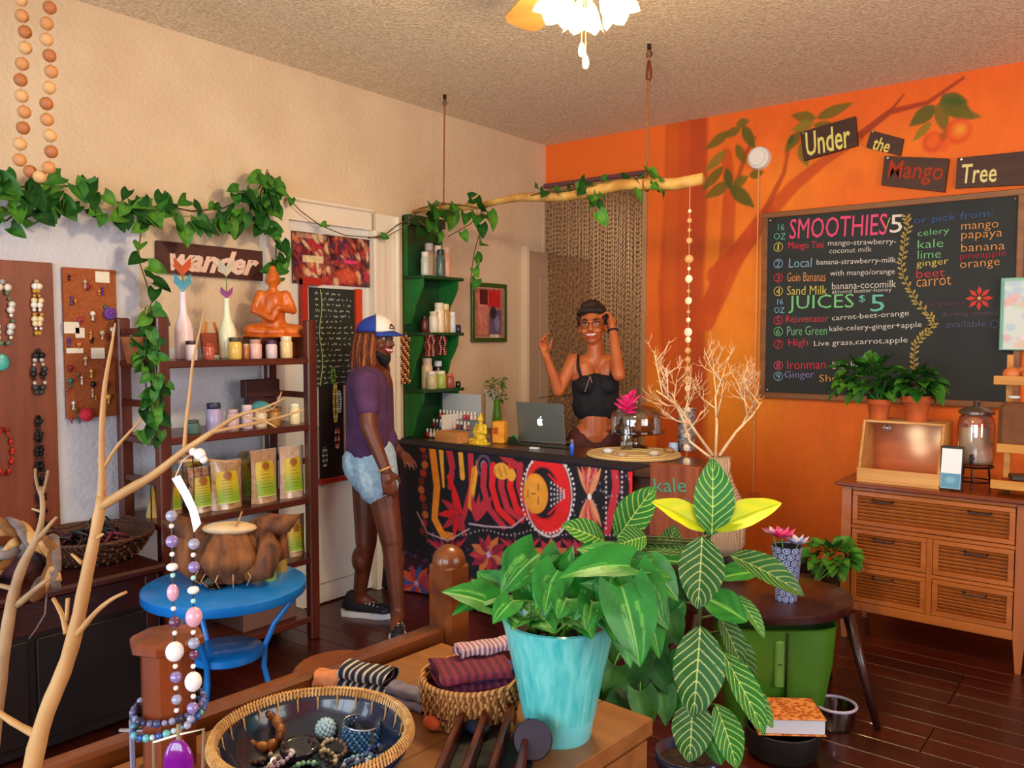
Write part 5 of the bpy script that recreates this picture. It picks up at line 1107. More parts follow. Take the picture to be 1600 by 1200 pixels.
p=onz(338,917,.604); mb=MB(); mb.lathe([(.034,0),(.036,.004),(.03,.006),(0,.004)],(p.x,p.y,.604),18); one(mb,'black_dish',mat('black_glossy','060608',rough=.15),'small flat black dish on the front of blue table','dish',smooth=True)
for px,py,r,h,col,lab in ((422,906,.024,.045,'7a9a38','squat green candle at the right front of the blue table'),(438,893,.026,.085,'9a8438','taller olive candle behind the squat green candle'),(437,872,.02,.06,'c89060','peach candle behind the olive candle on blue table')):
    p=onz(px,py,.604)
    if (V(p.x,p.y,0)-c).length>.25: p=c+(V(p.x,p.y,0)-c).normalized()*.245
    tt=thing('pillar_candle',lab,'candle',(p.x,p.y,.6045)); mb=MB(); mb.lathe([(r,0),(r,h),(r*.8,h+.001),(0,h-.004)],(0,0,0),16); mb.build('wax',mat('wax_'+col,col,rough=.35),tt,local=True,auto=40); mb=MB(); mb.tube([(0,0,h-.005),(0,.002,h+.01)],.0015,4); mb.build('wick',MC['black_wire'],tt,local=True)
# dried husk
p=c+V(.0,.03,.604); HU=mat('husk_brown','3a1c0c','8a5224',kind='wood',scale=3,stretch=(8,8,1),rough=.75,bump=1.2,c3='a86c34')
t=thing('dried_husk','large dried brown coconut husk with curling pods on the blue table','husk',p); ux=RT; uy=FH
def HP(a,b,z): return ux*a+uy*b+V(0,0,z)
mb=MB()
for k in range(9):
    a=R(k*40); d=ux*math.cos(a)+uy*math.sin(a); cap(mb,d*.05+V(0,0,.035),d*.085+V(0,0,.10),.032,.045); cap(mb,d*.085+V(0,0,.10),d*.045+V(0,0,.19),.045,.028)
mb.sph((0,0,.11),(.10,.10,.10)); _remesh('husk_body',mb,.006,1,HU,t,local=True)
for nm,pts,rr in (('pod',[HP(-.08,.02,.12),HP(-.15,.03,.17),HP(-.21,.02,.21),HP(-.255,.0,.225)],[.06,.055,.035,.004]),('pod',[HP(-.10,-.02,.02),HP(-.16,.0,.07),HP(-.17,.02,.15),HP(-.14,.03,.2)],[.03,.05,.05,.02]),('pod',[HP(.06,.03,.17),HP(.13,.04,.2),HP(.19,.03,.21),HP(.245,.02,.245)],[.045,.05,.035,.004]),('pod',[HP(.07,-.05,.04),HP(.13,-.05,.06),HP(.15,-.03,.13),HP(.12,0,.2)],[.03,.045,.045,.015]),('pod',[HP(.10,.03,.06),HP(.17,.04,.10),HP(.18,.04,.18)],[.02,.035,.01])):
    mb=MB(); mb.tube(pts,rr,12); mb.build(nm,HU,t,local=True,smooth=True)
mb=MB(); mb.sph(HP(.0,-.02,.205),(.10,.06,.022),16,8,M=Matrix((ux,uy,ZU)).transposed()); mb.build('pale_lid',mat('pale_lid','c8a878','e0c8a0',kind='noise',scale=20,rough=.7,bump=.6),t,local=True,smooth=True)
mb=MB(); mb.tube([HP(.02,-.05,.19),HP(.045,-.06,.235),HP(.06,-.06,.275)],[.005,.004,.003],6); mb.build('twig',mat('husk_twig','b88850',rough=.8),t,local=True)
for k in range(7):
    mb=MB(); a=R(190+k*25); d=ux*math.cos(a)+uy*math.sin(a); mb.tube([d*.11+V(0,0,.01),d*.14+V(0,0,.03+.004*k),d*.12+V(0,0,.06)],.0022,4); mb.build('fibre',mat('husk_fibre','c09058',rough=.9),t,local=True)
# dark round shelf base behind table
# ================= FOREGROUND DISPLAY TABLE =================
def LD(lat,dep,z): p=CAM+V(RT.x,RT.y,0)*lat+FH*dep; return V(p.x,p.y,z)
TZ=.72; 
A0=LD(-.18,2.07,0); B0=LD(.29,1.65,0); ex=(B0-A0).normalized(); ey=V(ex.y,-ex.x,0)   # towards camera side
if ey.dot(FH)>0: ey=-ey
Wd=(B0-A0).length; Ln=1.05
TM=lambda u,v,z: A0+ex*u+ey*v+V(0,0,z)
tw=mat('table_maple','805026','996636',kind='wood',scale=2,stretch=(1,9,9),rot=(0,0,math.atan2(ey.y,ey.x)),rough=.35,bump=.1)
t=thing('display_table','pale brown wooden display table in the foreground under the pots','table',TM(Wd/2,Ln/2,0))
MR=Matrix((ex,ey,ZU)).transposed()
npl=5; 
for k in range(npl):
    mb=MB(); w=Wd/npl; mb.box(TM(w*(k+.5),Ln/2,TZ-.018),(w-.0015,Ln,.036),M=MR,bev=.002); mb.build('plank',tw,t)
mb=MB(); mb.box(TM(Wd-.012,Ln/2,TZ-.10),(.02,Ln-.04,.12),M=MR); mb.build('apron',tw,t); mb=MB(); mb.box(TM(Wd/2,.03,TZ-.10),(Wd-.06,.02,.12),M=MR); mb.build('apron',tw,t)
for u,v in ((Wd-.05,.05),(Wd-.05,Ln-.05),(.05,Ln-.05),(.06,.06)): mb=MB(); mb.box(TM(u,v,(TZ-.036)/2),(.06,.06,TZ-.036),M=MR,bev=.005); mb.build('leg',tw,t)
# back rail beam and rounded post
rw=wood('honey_rail','6a2e0e','94501e',0,7,.35,.3); rw=mat('honey_rail2','54240a','824416',kind='wood',scale=2.2,stretch=(8,1,8),rot=(0,0,-math.atan2(ey.y,ey.x)+PI/2),rough=.3,coat=.3,bump=.1)
t=thing('wooden_rail','honey brown wooden rail beam with round topped post behind the table','rail',TM(-.05,.4,0))
mb=MB(); mb.box(TM(-.045,.46,.682),(.05,1.0,.13),M=MR,bev=.008); mb.build('beam',rw,t)
pc=TM(-.045,-.07,0); mb=MB(); mb.box(pc+V(0,0,.455),(.085,.085,.91),M=MR,bev=.012); mb.build('post',rw,t); mb=MB(); mb.sph(pc+V(0,0,.908),(.0445,.0445,.045),18,10); mb.build('post_cap',rw,t,smooth=True)
mb=MB(); mb.box(TM(-.045,.96,.35),(.06,.06,.7),M=MR,bev=.01); mb.build('post',rw,t)
sc_=onz(530,1040,.62); t=thing('round_stool','round wooden stool top behind the rail near the basket','stool',(sc_.x,sc_.y,0))
mb=MB(); mb.lathe([(.08,.585),(.115,.59),(.12,.60),(.12,.612),(.112,.62),(0,.62)],(0,0,0),30); mb.build('seat',wood('stool_wood','6a3210','8a4a1c',0,7,.35,.2),t,local=True,auto=40)
for k in range(4):
    a=k*PI/2+.4; mb=MB(); mb.cyl((.07*math.cos(a),.07*math.sin(a),.59),(.10*math.cos(a),.10*math.sin(a),.0),.013,.011,8); mb.build('leg',MC['stool_wood'],t,local=True,smooth=True)
# ---- octagonal wooden pillar with bracelets ----
p=LD(-.61,1.43,TZ); pw=mat('pillar_wood','521c0c','8a4018',kind='wood',scale=2.5,stretch=(9,9,1),rough=.35,coat=.2,bump=.1)
t=thing('jewellery_pillar','octagonal reddish wooden pillar with a flat cap in left foreground','display stand',p)
mb=MB(); mb.lathe([(.046,0),(.046,.232)],(0,0,0),8); mb.build('shaft',pw,t,local=True)
mb=MB(); mb.lathe([(.052,.232),(.063,.238),(.063,.250),(.057,.256),(0,.258)],(0,0,0),8); mb.build('cap_plate',pw,t,local=True)
mb=MB(); mb.lathe([(.06,0),(.06,.012),(.052,.02)],(0,0,0),8); mb.build('foot',pw,t,local=True)
def ringbeads(cn,r,m_cols,nm,lab,tilt,br=.0062,cat='bracelet'):
    mb=MB(); ms=[mat('gem_'+c,c,rough=.15,coat=.5) for c in m_cols]; n=int(2*PI*r/(br*1.9)); Mx=Euler(tilt).to_matrix()
    for i in range(n): a=2*PI*i/n; mb.mi=(i*3+i//4)%len(ms); mb.sph(Vector(cn)+Mx@V(r*math.cos(a),r*math.sin(a),0),br*(.85+.3*((i*7)%3)/2),8,5)
    return one(mb,nm,ms,lab,cat,smooth=True)
ringbeads(p+V(0,0,.128),.058,['38487a','6a6a98','2a3458','8a94b8'],'bead_bracelet','upper dark blue bead bracelet around the wooden pillar',(.12,.05,0))
ringbeads(p+V(0,0,.104),.060,['48a8b8','2858a8','b8d8e0','385890','68c0c0'],'bead_bracelet','lower turquoise and blue bead bracelet around the wooden pillar',(.2,-.12,0))
q=p-RT*.066+FH*-.0+V(0,0,.10); t=thing('cross_charm','silver cross and ribbon charm hanging from the left of pillar','charm',q)
mb=MB(); mb.box(q-V(0,0,.025),(.006,.006,.07)); mb.box(q-V(0,0,.018)-RT*.0,(.045,.005,.004),YAW); mb.build('cross',mat('silver','c8ccd4',rough=.25,metal=.9),t); mb=MB(); mb.torus(q-V(0,0,.03)+RT*.008,.009,.0016,(0,1,0),14,5); mb.build('ring',MC['silver'],t)
mb=MB(); mb.tube([q+V(0,0,0),q-V(0,0,.06),q-V(0,0,.12)],.005,5); mb.build('ribbon',mat('lavender_ribbon','8a84a0',rough=.8),t)
# ================= BARE BRANCHES =================
bk_=mat('peeled_branch','a87840','d0a468',kind='noise',scale=9,stretch=(1,1,.4),rough=.55,bump=.25)
bk2=mat('grey_twig','8a6a48','b89468',kind='noise',scale=12,rough=.6,bump=.25)
def branch(t,px,m,nm='limb'):
    pts=[at(x,y,d) for x,y,d,r in px]; rr=[r*d/FPX*.78 for x,y,d,r in px]; 
    P=[];Q=[]
    for i in range(len(pts)-1):
        for k in range(3):
            u=k/3; P.append(pts[i].lerp(pts[i+1],u)+V(0,0,.0)); Q.append((rr[i]*(1-u)+rr[i+1]*u)*(1+.05*math.sin(i*5+k*3)))
    P.append(pts[-1]); Q.append(rr[-1]); 
    # gentle smoothing
    for _ in range(2):
        P=[P[0]]+[(P[i-1]+P[i]*2+P[i+1])/4 for i in range(1,len(P)-1)]+[P[-1]]
    mb=MB(); mb.tube(P,Q,10); return mb.build(nm,m,t,smooth=True)
rt=at(44,1235,1.22); t=thing('bare_branch','large pale bare branch rising in left foreground as jewellery tree','branch',(rt.x,rt.y,TZ))
branch(t,[(40,1290,1.2,19),(48,1200,1.2,18),(72,1110,1.2,16),(100,1050,1.2,15),(118,990,1.2,14),(135,900,1.2,12),(150,830,1.2,11),(160,775,1.2,11)],bk_,'trunk')
branch(t,[(158,795,1.2,10),(160,740,1.2,7.5),(158,680,1.2,6),(163,600,1.2,4.5),(174,545,1.2,3),(180,505,1.2,1.6)],bk_)
branch(t,[(158,792,1.2,9),(200,765,1.19,10),(240,744,1.18,8.5),(290,702,1.17,7),(340,670,1.16,5),(370,648,1.155,4),(410,640,1.15,3),(445,622,1.15,1.6)],bk_)
branch(t,[(330,675,1.16,4),(380,665,1.16,4),(430,655,1.17,3),(475,640,1.17,2)],bk_); branch(t,[(380,652,1.15,3),(410,655,1.14,2.5),(432,668,1.14,1.5)],bk_)
branch(t,[(400,645,1.15,2.5),(430,640,1.16,2),(440,612,1.16,1.3)],bk_); branch(t,[(288,708,1.17,4.5),(290,665,1.17,3.5),(297,610,1.17,3),(301,560,1.17,2.5),(312,520,1.17,1.8),(320,480,1.17,1)],bk_)
branch(t,[(160,735,1.2,4),(180,700,1.2,3.5),(200,678,1.2,3),(222,655,1.2,1.6)],bk_); branch(t,[(270,722,1.18,4),(310,718,1.16,3),(370,722,1.15,1.6)],bk_)
branch(t,[(112,1000,1.2,7),(130,980,1.19,6),(150,955,1.18,5),(175,935,1.18,4),(198,925,1.18,3)],bk_); branch(t,[(104,990,1.2,6),(98,960,1.21,5),(83,935,1.22,4)],bk_); branch(t,[(104,970,1.2,4),(106,935,1.2,4)],bk_)
branch(t,[(62,1150,1.2,9),(30,1135,1.22,7),(0,1115,1.25,6),(-30,1095,1.27,5)],bk_); branch(t,[(150,842,1.2,4),(160,835,1.18,3)],bk_); branch(t,[(128,880,1.2,4),(112,866,1.21,2.5)],bk_)
t=thing('grey_branch','thinner grey brown forked branch at the left edge','branch',(at(-10,1235,1.45).x,at(-10,1235,1.45).y,TZ))
branch(t,[(-20,1240,1.45,14),(-4,1100,1.45,13),(8,1000,1.45,12),(20,930,1.45,11),(35,880,1.45,9),(60,840,1.45,7),(68,800,1.45,5),(64,760,1.45,4)],bk2,'trunk')
branch(t,[(66,778,1.45,4),(56,755,1.45,3),(55,732,1.45,2.5)],bk2); branch(t,[(64,778,1.45,3.5),(72,755,1.45,3),(75,735,1.45,2.5)],bk2); branch(t,[(60,842,1.45,6),(78,820,1.44,4),(88,808,1.44,3)],bk2); branch(t,[(28,945,1.45,7),(50,925,1.43,6),(75,905,1.42,4)],bk2); branch(t,[(22,920,1.45,5),(0,915,1.47,5),(-20,910,1.5,4)],bk2); branch(t,[(66,800,1.45,3),(50,795,1.45,2)],bk2)
# braided rope wreath
t=thing('braided_rope','braided tan and grey rope coil hanging on the grey branch','rope',at(40,880,1.5)); rc=[mat('rope_tan','a87840','c89a5c',kind='noise',scale=60,rough=.9),mat('rope_grey','5a4a44','86746a',kind='noise',scale=60,rough=.9),mat('rope_dark','6a4018','8a5a24',kind='noise',scale=60,rough=.9)]
ctl=[(-40,835),(0,822),(30,825),(55,850),(85,850),(88,880),(70,910),(50,930)]; ctl2=[(-40,915),(-10,890),(10,870),(30,845)]; ctl3=[(60,845),(80,860),(82,890),(90,915)]
for ci,cc in enumerate((ctl,ctl2,ctl3)):
    cp=[at(x,y,1.5) for x,y in cc]
    for s in range(3):
        P=[]
        for i in range(len(cp)-1):
            for k in range(6):
                u=(i+k/6); q=cp[i].lerp(cp[i+1],k/6); a=u*2.6+s*2*PI/3; P.append(q+UP*.010*math.cos(a)+RT*.006*math.sin(a)-FW*.010*math.sin(a))
        mb=MB(); mb.tube(P,.0085,7); mb.build('rope_strand',rc[s],t,smooth=True)
mb=MB(); mb.tube([at(75,905,1.5),at(70,960,1.5),at(55,985,1.5),at(45,998,1.5)],.0015,4); mb.build('loose_thread',rc[1],t)
# ================= NECKLACE ON BRANCH =================
nk={'clear':mat('clear_bead','a8a8c0',rough=.08,coat=1,alpha=.85),'pearl':mat('pearl','f0ece4',rough=.15,coat=.6),'pink':mat('pink_stone','e0a8b8',rough=.2,coat=.4),'white':mat('white_stone','e8ece8','f4f4ee',kind='noise',scale=60,rough=.3),'violet':mat('violet_bead','8a78b0',rough=.1,coat=1),'plum':mat('plum_bead','6a3858',rough=.2,coat=.5),'mint':mat('mint_bead','a8e0d0',rough=.2)}
top=at(282,760,1.15); t=thing('gemstone_necklace','long necklace of white, pink and clear beads hanging from the branch','necklace',at(280,1130,1.15))
Lb=[(268,806,9,'clear',1),(268,822,4,'pearl',1),(269,846,10,'violet',1),(269,866,4,'pearl',1),(269,886,9,'white',.7),(270,899,4,'mint',1),(270,926,9,'pink',1.55),(271,951,4,'pearl',1),(273,972,9,'plum',1),(273,989,4,'pearl',1),(273,1018,14,'white',1.12),(274,1041,4,'pearl',1),(275,1058,9,'violet',1),(275,1075,4,'pearl',1),(276,1093,8,'clear',1),(276,1110,4,'pearl',1)]
Rb=[(303,850,9,'clear',1),(302,867,4,'pearl',1),(303,886,9,'violet',1),(302,903,4,'mint',1),(302,922,9,'white',.7),(302,939,4,'mint',1),(303,964,13,'pink',1.25),(302,988,4,'pearl',1),(303,1005,9,'clear',1),(303,1023,7,'plum',1),(302,1041,4,'pearl',1),(302,1065,13,'white',1.2),(302,1088,4,'pearl',1),(301,1106,9,'violet',1),(298,1123,6,'clear',1),(293,1133,6,'clear',1)]
for Bq in (Lb,Rb):
    for (x,y,r,k,st) in Bq:
        q=at(x,y,1.15); rr=r*1.15/FPX; mb=MB(); mb.sph(q,(rr,rr,rr*st),14,9); mb.build('bead',nk[k],t,smooth=True)
mb=MB(); mb.tube([at(280,1133,1.15)]+[at(x,y,1.15) for x,y,*_ in Lb[::-1]]+[at(268,795,1.15),at(272,735,1.165),at(285,706,1.17),at(300,712,1.16),at(303,740,1.16),at(303,800,1.15)]+[at(x,y,1.15) for x,y,*_ in Rb]+[at(282,1133,1.15)],.0009,4); mb.build('thread',MC['black_wire'],t)
q=at(280,1140,1.15); mb=MB(); s=1.15/FPX
fr=[(240,1160),(279,1148),(318,1139),(317,1200),(316,1235),(241,1240),(240,1160)]; mb.tube([at(x,y,1.15) for x,y in fr],.0022,6); mb.tube([at(279,1132,1.15),at(279,1160,1.15)],.0035,6); mb.build('gold_frame',mat('pale_gold','d8c8a0',rough=.25,metal=.8),t)
mb=MB(); mb.sph(at(279,1192,1.15),(24*s,9*s,38*s),18,12,M=Matrix((RT,FH,ZU)).transposed()); mb.build('purple_pendant',mat('purple_agate','6a0a78','8a1898',kind='noise',scale=40,rough=.15,coat=.7),t,smooth=True)
t=thing('paper_tag','blank white folded paper price tag hanging from the branch','tag',at(288,790,1.13)); tw_=mat('tag_white','f4f0f0',rough=.6)
mb=MB(); pp=[(268,748,281,742),(284,775,297,771),(296,800,308,796),(303,832,314,818)]; pts=[at(a,b,1.13) for a,b,c_,d in pp]+[at(c_,d,1.13) for a,b,c_,d in pp[::-1]]; 
mb.add([at(a,b,1.13-.004*i) for i,(a,b,_,__) in enumerate(pp)]+[at(c_,d,1.13-.004*i) for i,(_,__,c_,d) in enumerate(pp)],[(0,1,5,4),(1,2,6,5),(2,3,7,6)]); o=mb.build('tag_card',tw_,t); k=o.modifiers.new('t','SOLIDIFY'); k.thickness=.0006
mb=MB(); mb.tube([at(274,745,1.13),at(285,720,1.15),at(300,708,1.16)],.0008,4); mb.build('tag_string',MC['white_plastic'],t)
mb=MB(); mb.sph(at(312,710,1.15),(.0095,.008,.009),10,7); mb.sph(at(302,706,1.15),.006,8,5); mb.sph(at(318,718,1.15),.006,8,5); one(mb,'white_bead_knot',nk['pearl'],'small white shell knot tied on the branch twig','charm',smooth=True)
# ================= BLUE LINED BASKET WITH BRACELETS =================
bc=onz(489,1152,.80); bc=V(bc.x,bc.y,TZ)
t=thing('basket','large round rattan rimmed basket with dark blue lining in foreground','basket',bc)
dkb=mat('dark_blue_lining','0e1424','1c2a44',kind='noise',scale=5,rough=.22,coat=.5)
mb=MB(); mb.lathe([(.10,.006),(.13,.02),(.155,.045),(.17,.075),(.172,.085),(.180,.085),(.178,.06),(.16,.025),(.135,.0),(.0,.0)][::-1],(0,0,0),48,caps=False); mb.lathe([(0,.008),(.10,.008)],(0,0,0),48,caps=False); mb.build('bowl_lining',dkb,t,local=True,smooth=True)
rt_=mat('rattan_rim','7a4c20','c89450',kind='wave',scale=60,rough=.5,bump=.5)
mb=MB(); mb.torus((0,0,.087),.181,.0085,(0,0,1),64,8); mb.build('rim',rt_,t,local=True,smooth=True)
mb=MB(); n=150
for i in range(n):
    a=2*PI*i/n; a2=a+.05; d=V(math.cos(a),math.sin(a),0); d2=V(math.cos(a2),math.sin(a2),0)
    mb.tube([d*.190+V(0,0,.083),d*.186+V(0,0,.096),d2*.176+V(0,0,.0965),d2*.171+V(0,0,.084)],.0022,4)
mb.build('rim_wrapping',mat('rattan_strand','b8843c','dcb070',kind='noise',scale=50,rough=.5),t,local=True)['kind']='stuff'
for i in range(26):
    a=2*PI*i/26; d=V(math.cos(a),math.sin(a),0); mb=MB(); mb.tube([d*.169+V(0,0,.084),d*.166+V(0,0,.068),d*.163+V(0,0,.060)],[.0022,.0016,.001],5); mb.build('binding_stitch',MC['rattan_strand'],t,local=True)
bmap=lambda px,py,dz=0: (lambda q: V(q.x,q.y,TZ+.012+dz))(onz(px,py,TZ+.03+dz))
t.scale=(.93,.93,1)
# wooden stretch bracelet
wb=mat('bracelet_wood','8a4a1c','c88844',kind='noise',scale=25,rough=.35,coat=.2); wb2=mat('bracelet_dark','5a2a12','8a4a20',kind='noise',scale=25,rough=.35)
q=bmap(408,1150); t=thing('wooden_bracelet','chunky curved brown wood segment bracelet in the basket','bracelet',q); Mx=Euler((R(35),R(20),.5)).to_matrix()
for i in range(12):
    a=2*PI*i/12; mb=MB(); cc=V(.037*math.cos(a),.030*math.sin(a),.02); mb.sph(cc,(.0135,.0095,.018),12,8,M=Matrix.Rotation(a+PI/2,3,'Z')); mb.v=[tuple(Mx@Vector(v)+V(0,0,.018)) for v in mb.v]; mb.build('wood_segment',(wb if i%3 else wb2),t,local=True,smooth=True)
# shell ball
q=bmap(509,1142); mb=MB()
for i in range(70):
    z=1-2*(i+.5)/70; a=i*2.4; r=math.sqrt(1-z*z); mb.sph(q+V(0,0,.022)+V(r*math.cos(a),r*math.sin(a),z)*.017,.0045,6,4)
one(mb,'pearl_cluster',mat('ice_pearl','b8dce8',rough=.15,coat=.5),'pale blue white bead cluster ball in the basket centre','bead cluster',smooth=True)
q=bmap(565,1150); t=thing('blue_cuff','wide blue seed bead cuff bracelet standing open in the basket','bracelet',q); mb=MB(); bs=[mat('seed_'+c,c,rough=.2,coat=.5) for c in('1c4a78','3a78a8','12304c','7ab0d0')]
for r_ in range(7):
    for i in range(44):
        a=2*PI*i/46; mb.mi=(i*7+r_*3)%4; mb.sph(V(.038*math.cos(a),.030*math.sin(a),.004+r_*.0058),.0032,5,4)
mb.build('bead_band',bs,t,local=True)
mb=MB(); mb.torus((0,0,.044),.038,.0018,(0,0,1),30,5,(1,.8)); mb.build('wire_edge',mat('silver','c8ccd4',metal=.9,rough=.25),t,local=True)
q=bmap(468,1172); t=thing('dark_bowl_bangle','dark green and purple glass bangle with a bright gloss in basket','bangle',q); mb=MB(); mb.lathe([(.012,.0),(.028,.004),(.036,.02),(.034,.03),(.028,.026),(.02,.01)],(0,0,0),26); mb.build('glass_body',mat('iridescent_glass','12201c','2a1434',kind='noise',scale=10,rough=.06,coat=1),t,local=True,smooth=True)
for i,(px,py,cols,rr,lab) in enumerate(((400,1172,['5a2a20','a83020','c8c0b8','2a1a30'],.026,'small bracelet of red and grey beads at left front of basket'),(522,1165,['8a7460','c8b090','4a3a30'],.022,'small tan and brown bead bracelet at basket centre'),(513,1180,['c8b888','3a3028','e0d0a8'],.016,'tiny cream and dark bead ring at front of basket'),(600,1172,['1c3490','283cb0','6a8ad0'],.030,'royal blue bead bracelet at right front of basket'),(560,1188,['78a8c8','a8d0e0','386080'],.024,'light blue bead bracelet at front of basket'),(440,1190,['c8a8c0','e0d0d8','8a7088'],.022,'lilac bead bracelet at front edge inside basket'),(480,1215,['2a6a4a','1a3a30','88c0a0'],.03,'green bead bracelet low in the basket'),(560,1215,['3a3a68','c8c8d8'],.03,'indigo and silver bead bracelet low in the basket'))):
    ringbeads(bmap(px,py)+V(0,0,.012+.002*i),rr,cols,'bead_bracelet',lab,(R(15*(i%3)),R(10),i),.0046)
q=bmap(447,1142); mb=MB(); mb.sph(q+V(0,0,.008),(.015,.006,.005),10,6); one(mb,'bone_button',mat('bone','d8c0a0',rough=.4),'small oval bone toggle beside the wooden bracelet','toggle',smooth=True)
q=bmap(497,1132); mb=MB(); mb.sph(q+V(0,0,.006),(.012,.02,.007),10,6); one(mb,'dark_stone',mat('dark_stone','141c34',rough=.2),'dark blue flat stone in the middle of the basket','stone',smooth=True)
# ================= WICKER BASKET OF TEXTILES =================
wc=onz(735,1058,TZ+.08); wc=V(wc.x,wc.y,TZ)
wk=mat('light_wicker','8a5424','d09a58',kind='wave',scale=30,rough=.7,bump=.5)
t=weave(wc,.085,.10,.085,wk,'small tan wicker basket holding folded purple textiles on the table',n=32,rim=.006)
t.rotation_euler=(0,0,.3)
pu=mat('purple_textile','4a1430','6a2448',kind='wave',scale=18,stretch=(1,6,1),rough=.85,bump=.3)
tdir=(RT*.95+FH*.3).normalized()
def cloth(c,sx,sy,sz,rz,m,lab,n=3,nm='folded_cloth',lift=0,m2=None):
    t=thing(nm,lab,'cloth',c,rz)
    for k in range(n):
        mb=MB(); z=lift+sz*(k+.5)/n; hw=sy/2-.002*k
        def fn(u,v): 
            a=2*PI*v; X=(u-.5)*sx; Y=math.copysign(abs(math.cos(a))**.45,math.cos(a))*hw; Zz=math.copysign(abs(math.sin(a))**.8,math.sin(a))*sz/n*.5
            return V(X+.003*math.sin(a*3+k),Y+.003*math.sin(u*9+k),z+Zz+.0015*math.sin(u*14+a))
        mb.grid(fn,12,16); mb.build('fold',(m2 if (m2 and k%2) else m),t,local=True,smooth=True)
    return t
rzt=math.atan2(tdir.y,tdir.x)
cloth(wc+V(0,0,.012),.15,.13,.10,rzt,pu,'stack of folded plum striped textile in the wicker basket',4,m2=mat('maroon_textile','58142a','7a2038',kind='wave',scale=18,stretch=(1,6,1),rough=.85))
cloth(onz(775,1080,TZ+.05),.11,.05,.022,rzt+.15,mat('royal_blue_textile','1c2c90','2c48b8',kind='noise',scale=20,rough=.8),'folded royal blue cloth in front of plum textile',1,lift=.03)
cloth(wc+FH*.055+RT*.03+V(0,0,.112),.13,.05,.022,rzt+.1,mat('pink_grey_knit','a87888','d8b8c0',kind='wave',scale=30,rough=.9,bump=.5),'pale pink grey knitted cloth at the back of wicker basket',1)
cl=onz(575,1060,TZ+.03); cloth(V(cl.x,cl.y,TZ+.001),.12,.07,.055,rzt-.7,mat('navy_striped_cloth','1a1e30','c8c0b0',kind='wave',scale=6,stretch=(3,1,1),rough=.9,mix=.75),'folded navy cloth with white stripes behind the basket',2)
cl=onz(525,1058,TZ+.02); cloth(V(cl.x-.0,cl.y,TZ+.001),.09,.05,.03,rzt-.5,mat('peach_cloth','c87848','e09a68',kind='noise',scale=20,rough=.9),'small peach cloth roll behind the basket rim',1)
cl=onz(640,1082,TZ+.03); cloth(V(cl.x,cl.y,TZ+.001),.10,.045,.04,rzt-.9,mat('grey_lilac_cloth','6a6478','8a8698',kind='noise',scale=20,rough=.9),'folded grey lilac cloth between the two baskets',2)
cl=onz(690,1078,TZ+.02); cloth(V(cl.x,cl.y,TZ+.001),.10,.05,.03,rzt-.6,mat('rust_print_cloth','a85a28','d09050',kind='noise',scale=40,rough=.9,c3='5a3a20'),'rust and tan printed cloth in front of the wicker basket',2)
# dark slatted tray
t0=onz(745,1170,TZ); t=thing('slatted_tray','dark reddish wooden slatted tray between basket and turquoise pot','tray',(t0.x,t0.y,TZ))
sl=wood('slat_wood','3a120a','6a2414',1,9,.35,.2); a1=onz(690,1250,TZ+.03); a2=onz(745,1110,TZ+.03); sd=(a2-a1); sd.z=0; L=sd.length; sd.normalize(); sn=V(sd.y,-sd.x,0); 
if sn.dot(RT)<0: sn=-sn
Mt=Matrix((sd,sn,ZU)).transposed(); mid=(a1+a2)/2; mid.z=TZ
for k in range(4): mb=MB(); mb.box(mid+sn*(k*.045-.02)+V(0,0,.035),(L,.012,.035),M=Mt,bev=.003); mb.build('slat',sl,t)
mb=MB(); mb.box(mid+sn*.047+V(0,0,.008),(L*.96,.165,.012),M=Mt); mb.build('tray_base',mat('tray_black','0c0806',rough=.6),t)
q=onz(675,1128,TZ+.02); mb=MB(); mb.sph((q.x,q.y,TZ+.018),(.022,.013,.014),12,8); one(mb,'orange_stone',mat('orange_felt','c8481c','e06830',kind='noise',scale=30,rough=.7),'small orange felt bead pouch by the basket rim','pouch',smooth=True)
q=onz(793,1135,TZ+.02); mb=MB(); mb.sph((q.x,q.y,TZ+.016),(.013,.013,.018),12,8); one(mb,'amber_stone',mat('amber_stone','d89030',rough=.3),'small amber nut between tray and turquoise pot','nut',smooth=True)
q=onz(745,1135,TZ+.03); mb=MB(); mb.sph((q.x,q.y,TZ+.028),(.03,.02,.012),12,8); one(mb,'navy_pouch',mat('navy_pouch','101c3c',rough=.7),'dark navy pouch lying between the tray slats','pouch',smooth=True)
q=onz(832,1160,TZ+.03); t=thing('paddle_mirror','dark purple round paddle mirror with a stick handle before the pot','mirror',(q.x,q.y,TZ))
n_=(CAM-q).normalized(); c0=V(q.x,q.y,TZ+.045)-FH*.02
mb=MB(); mb.lathe([(.034,0),(.036,.003),(.036,.009),(.034,.012)],c0,26,n_); mb.build('disc',mat('dark_purple_lacquer','140820','200e2c',kind='noise',scale=8,rough=.35),t,auto=40)
mb=MB(); mb.cyl(c0-V(0,0,.03)-RT*.008,c0-V(0,0,.03)-RT*.05-FH*.08-V(0,0,.0),.005,.004,8); mb.build('stick_handle',sl,t,smooth=True)
mb=MB(); mb.sph(c0-V(0,0,.032)-FH*.01,.004,8,5); mb.build('stud',MC['silver'],t,smooth=True)
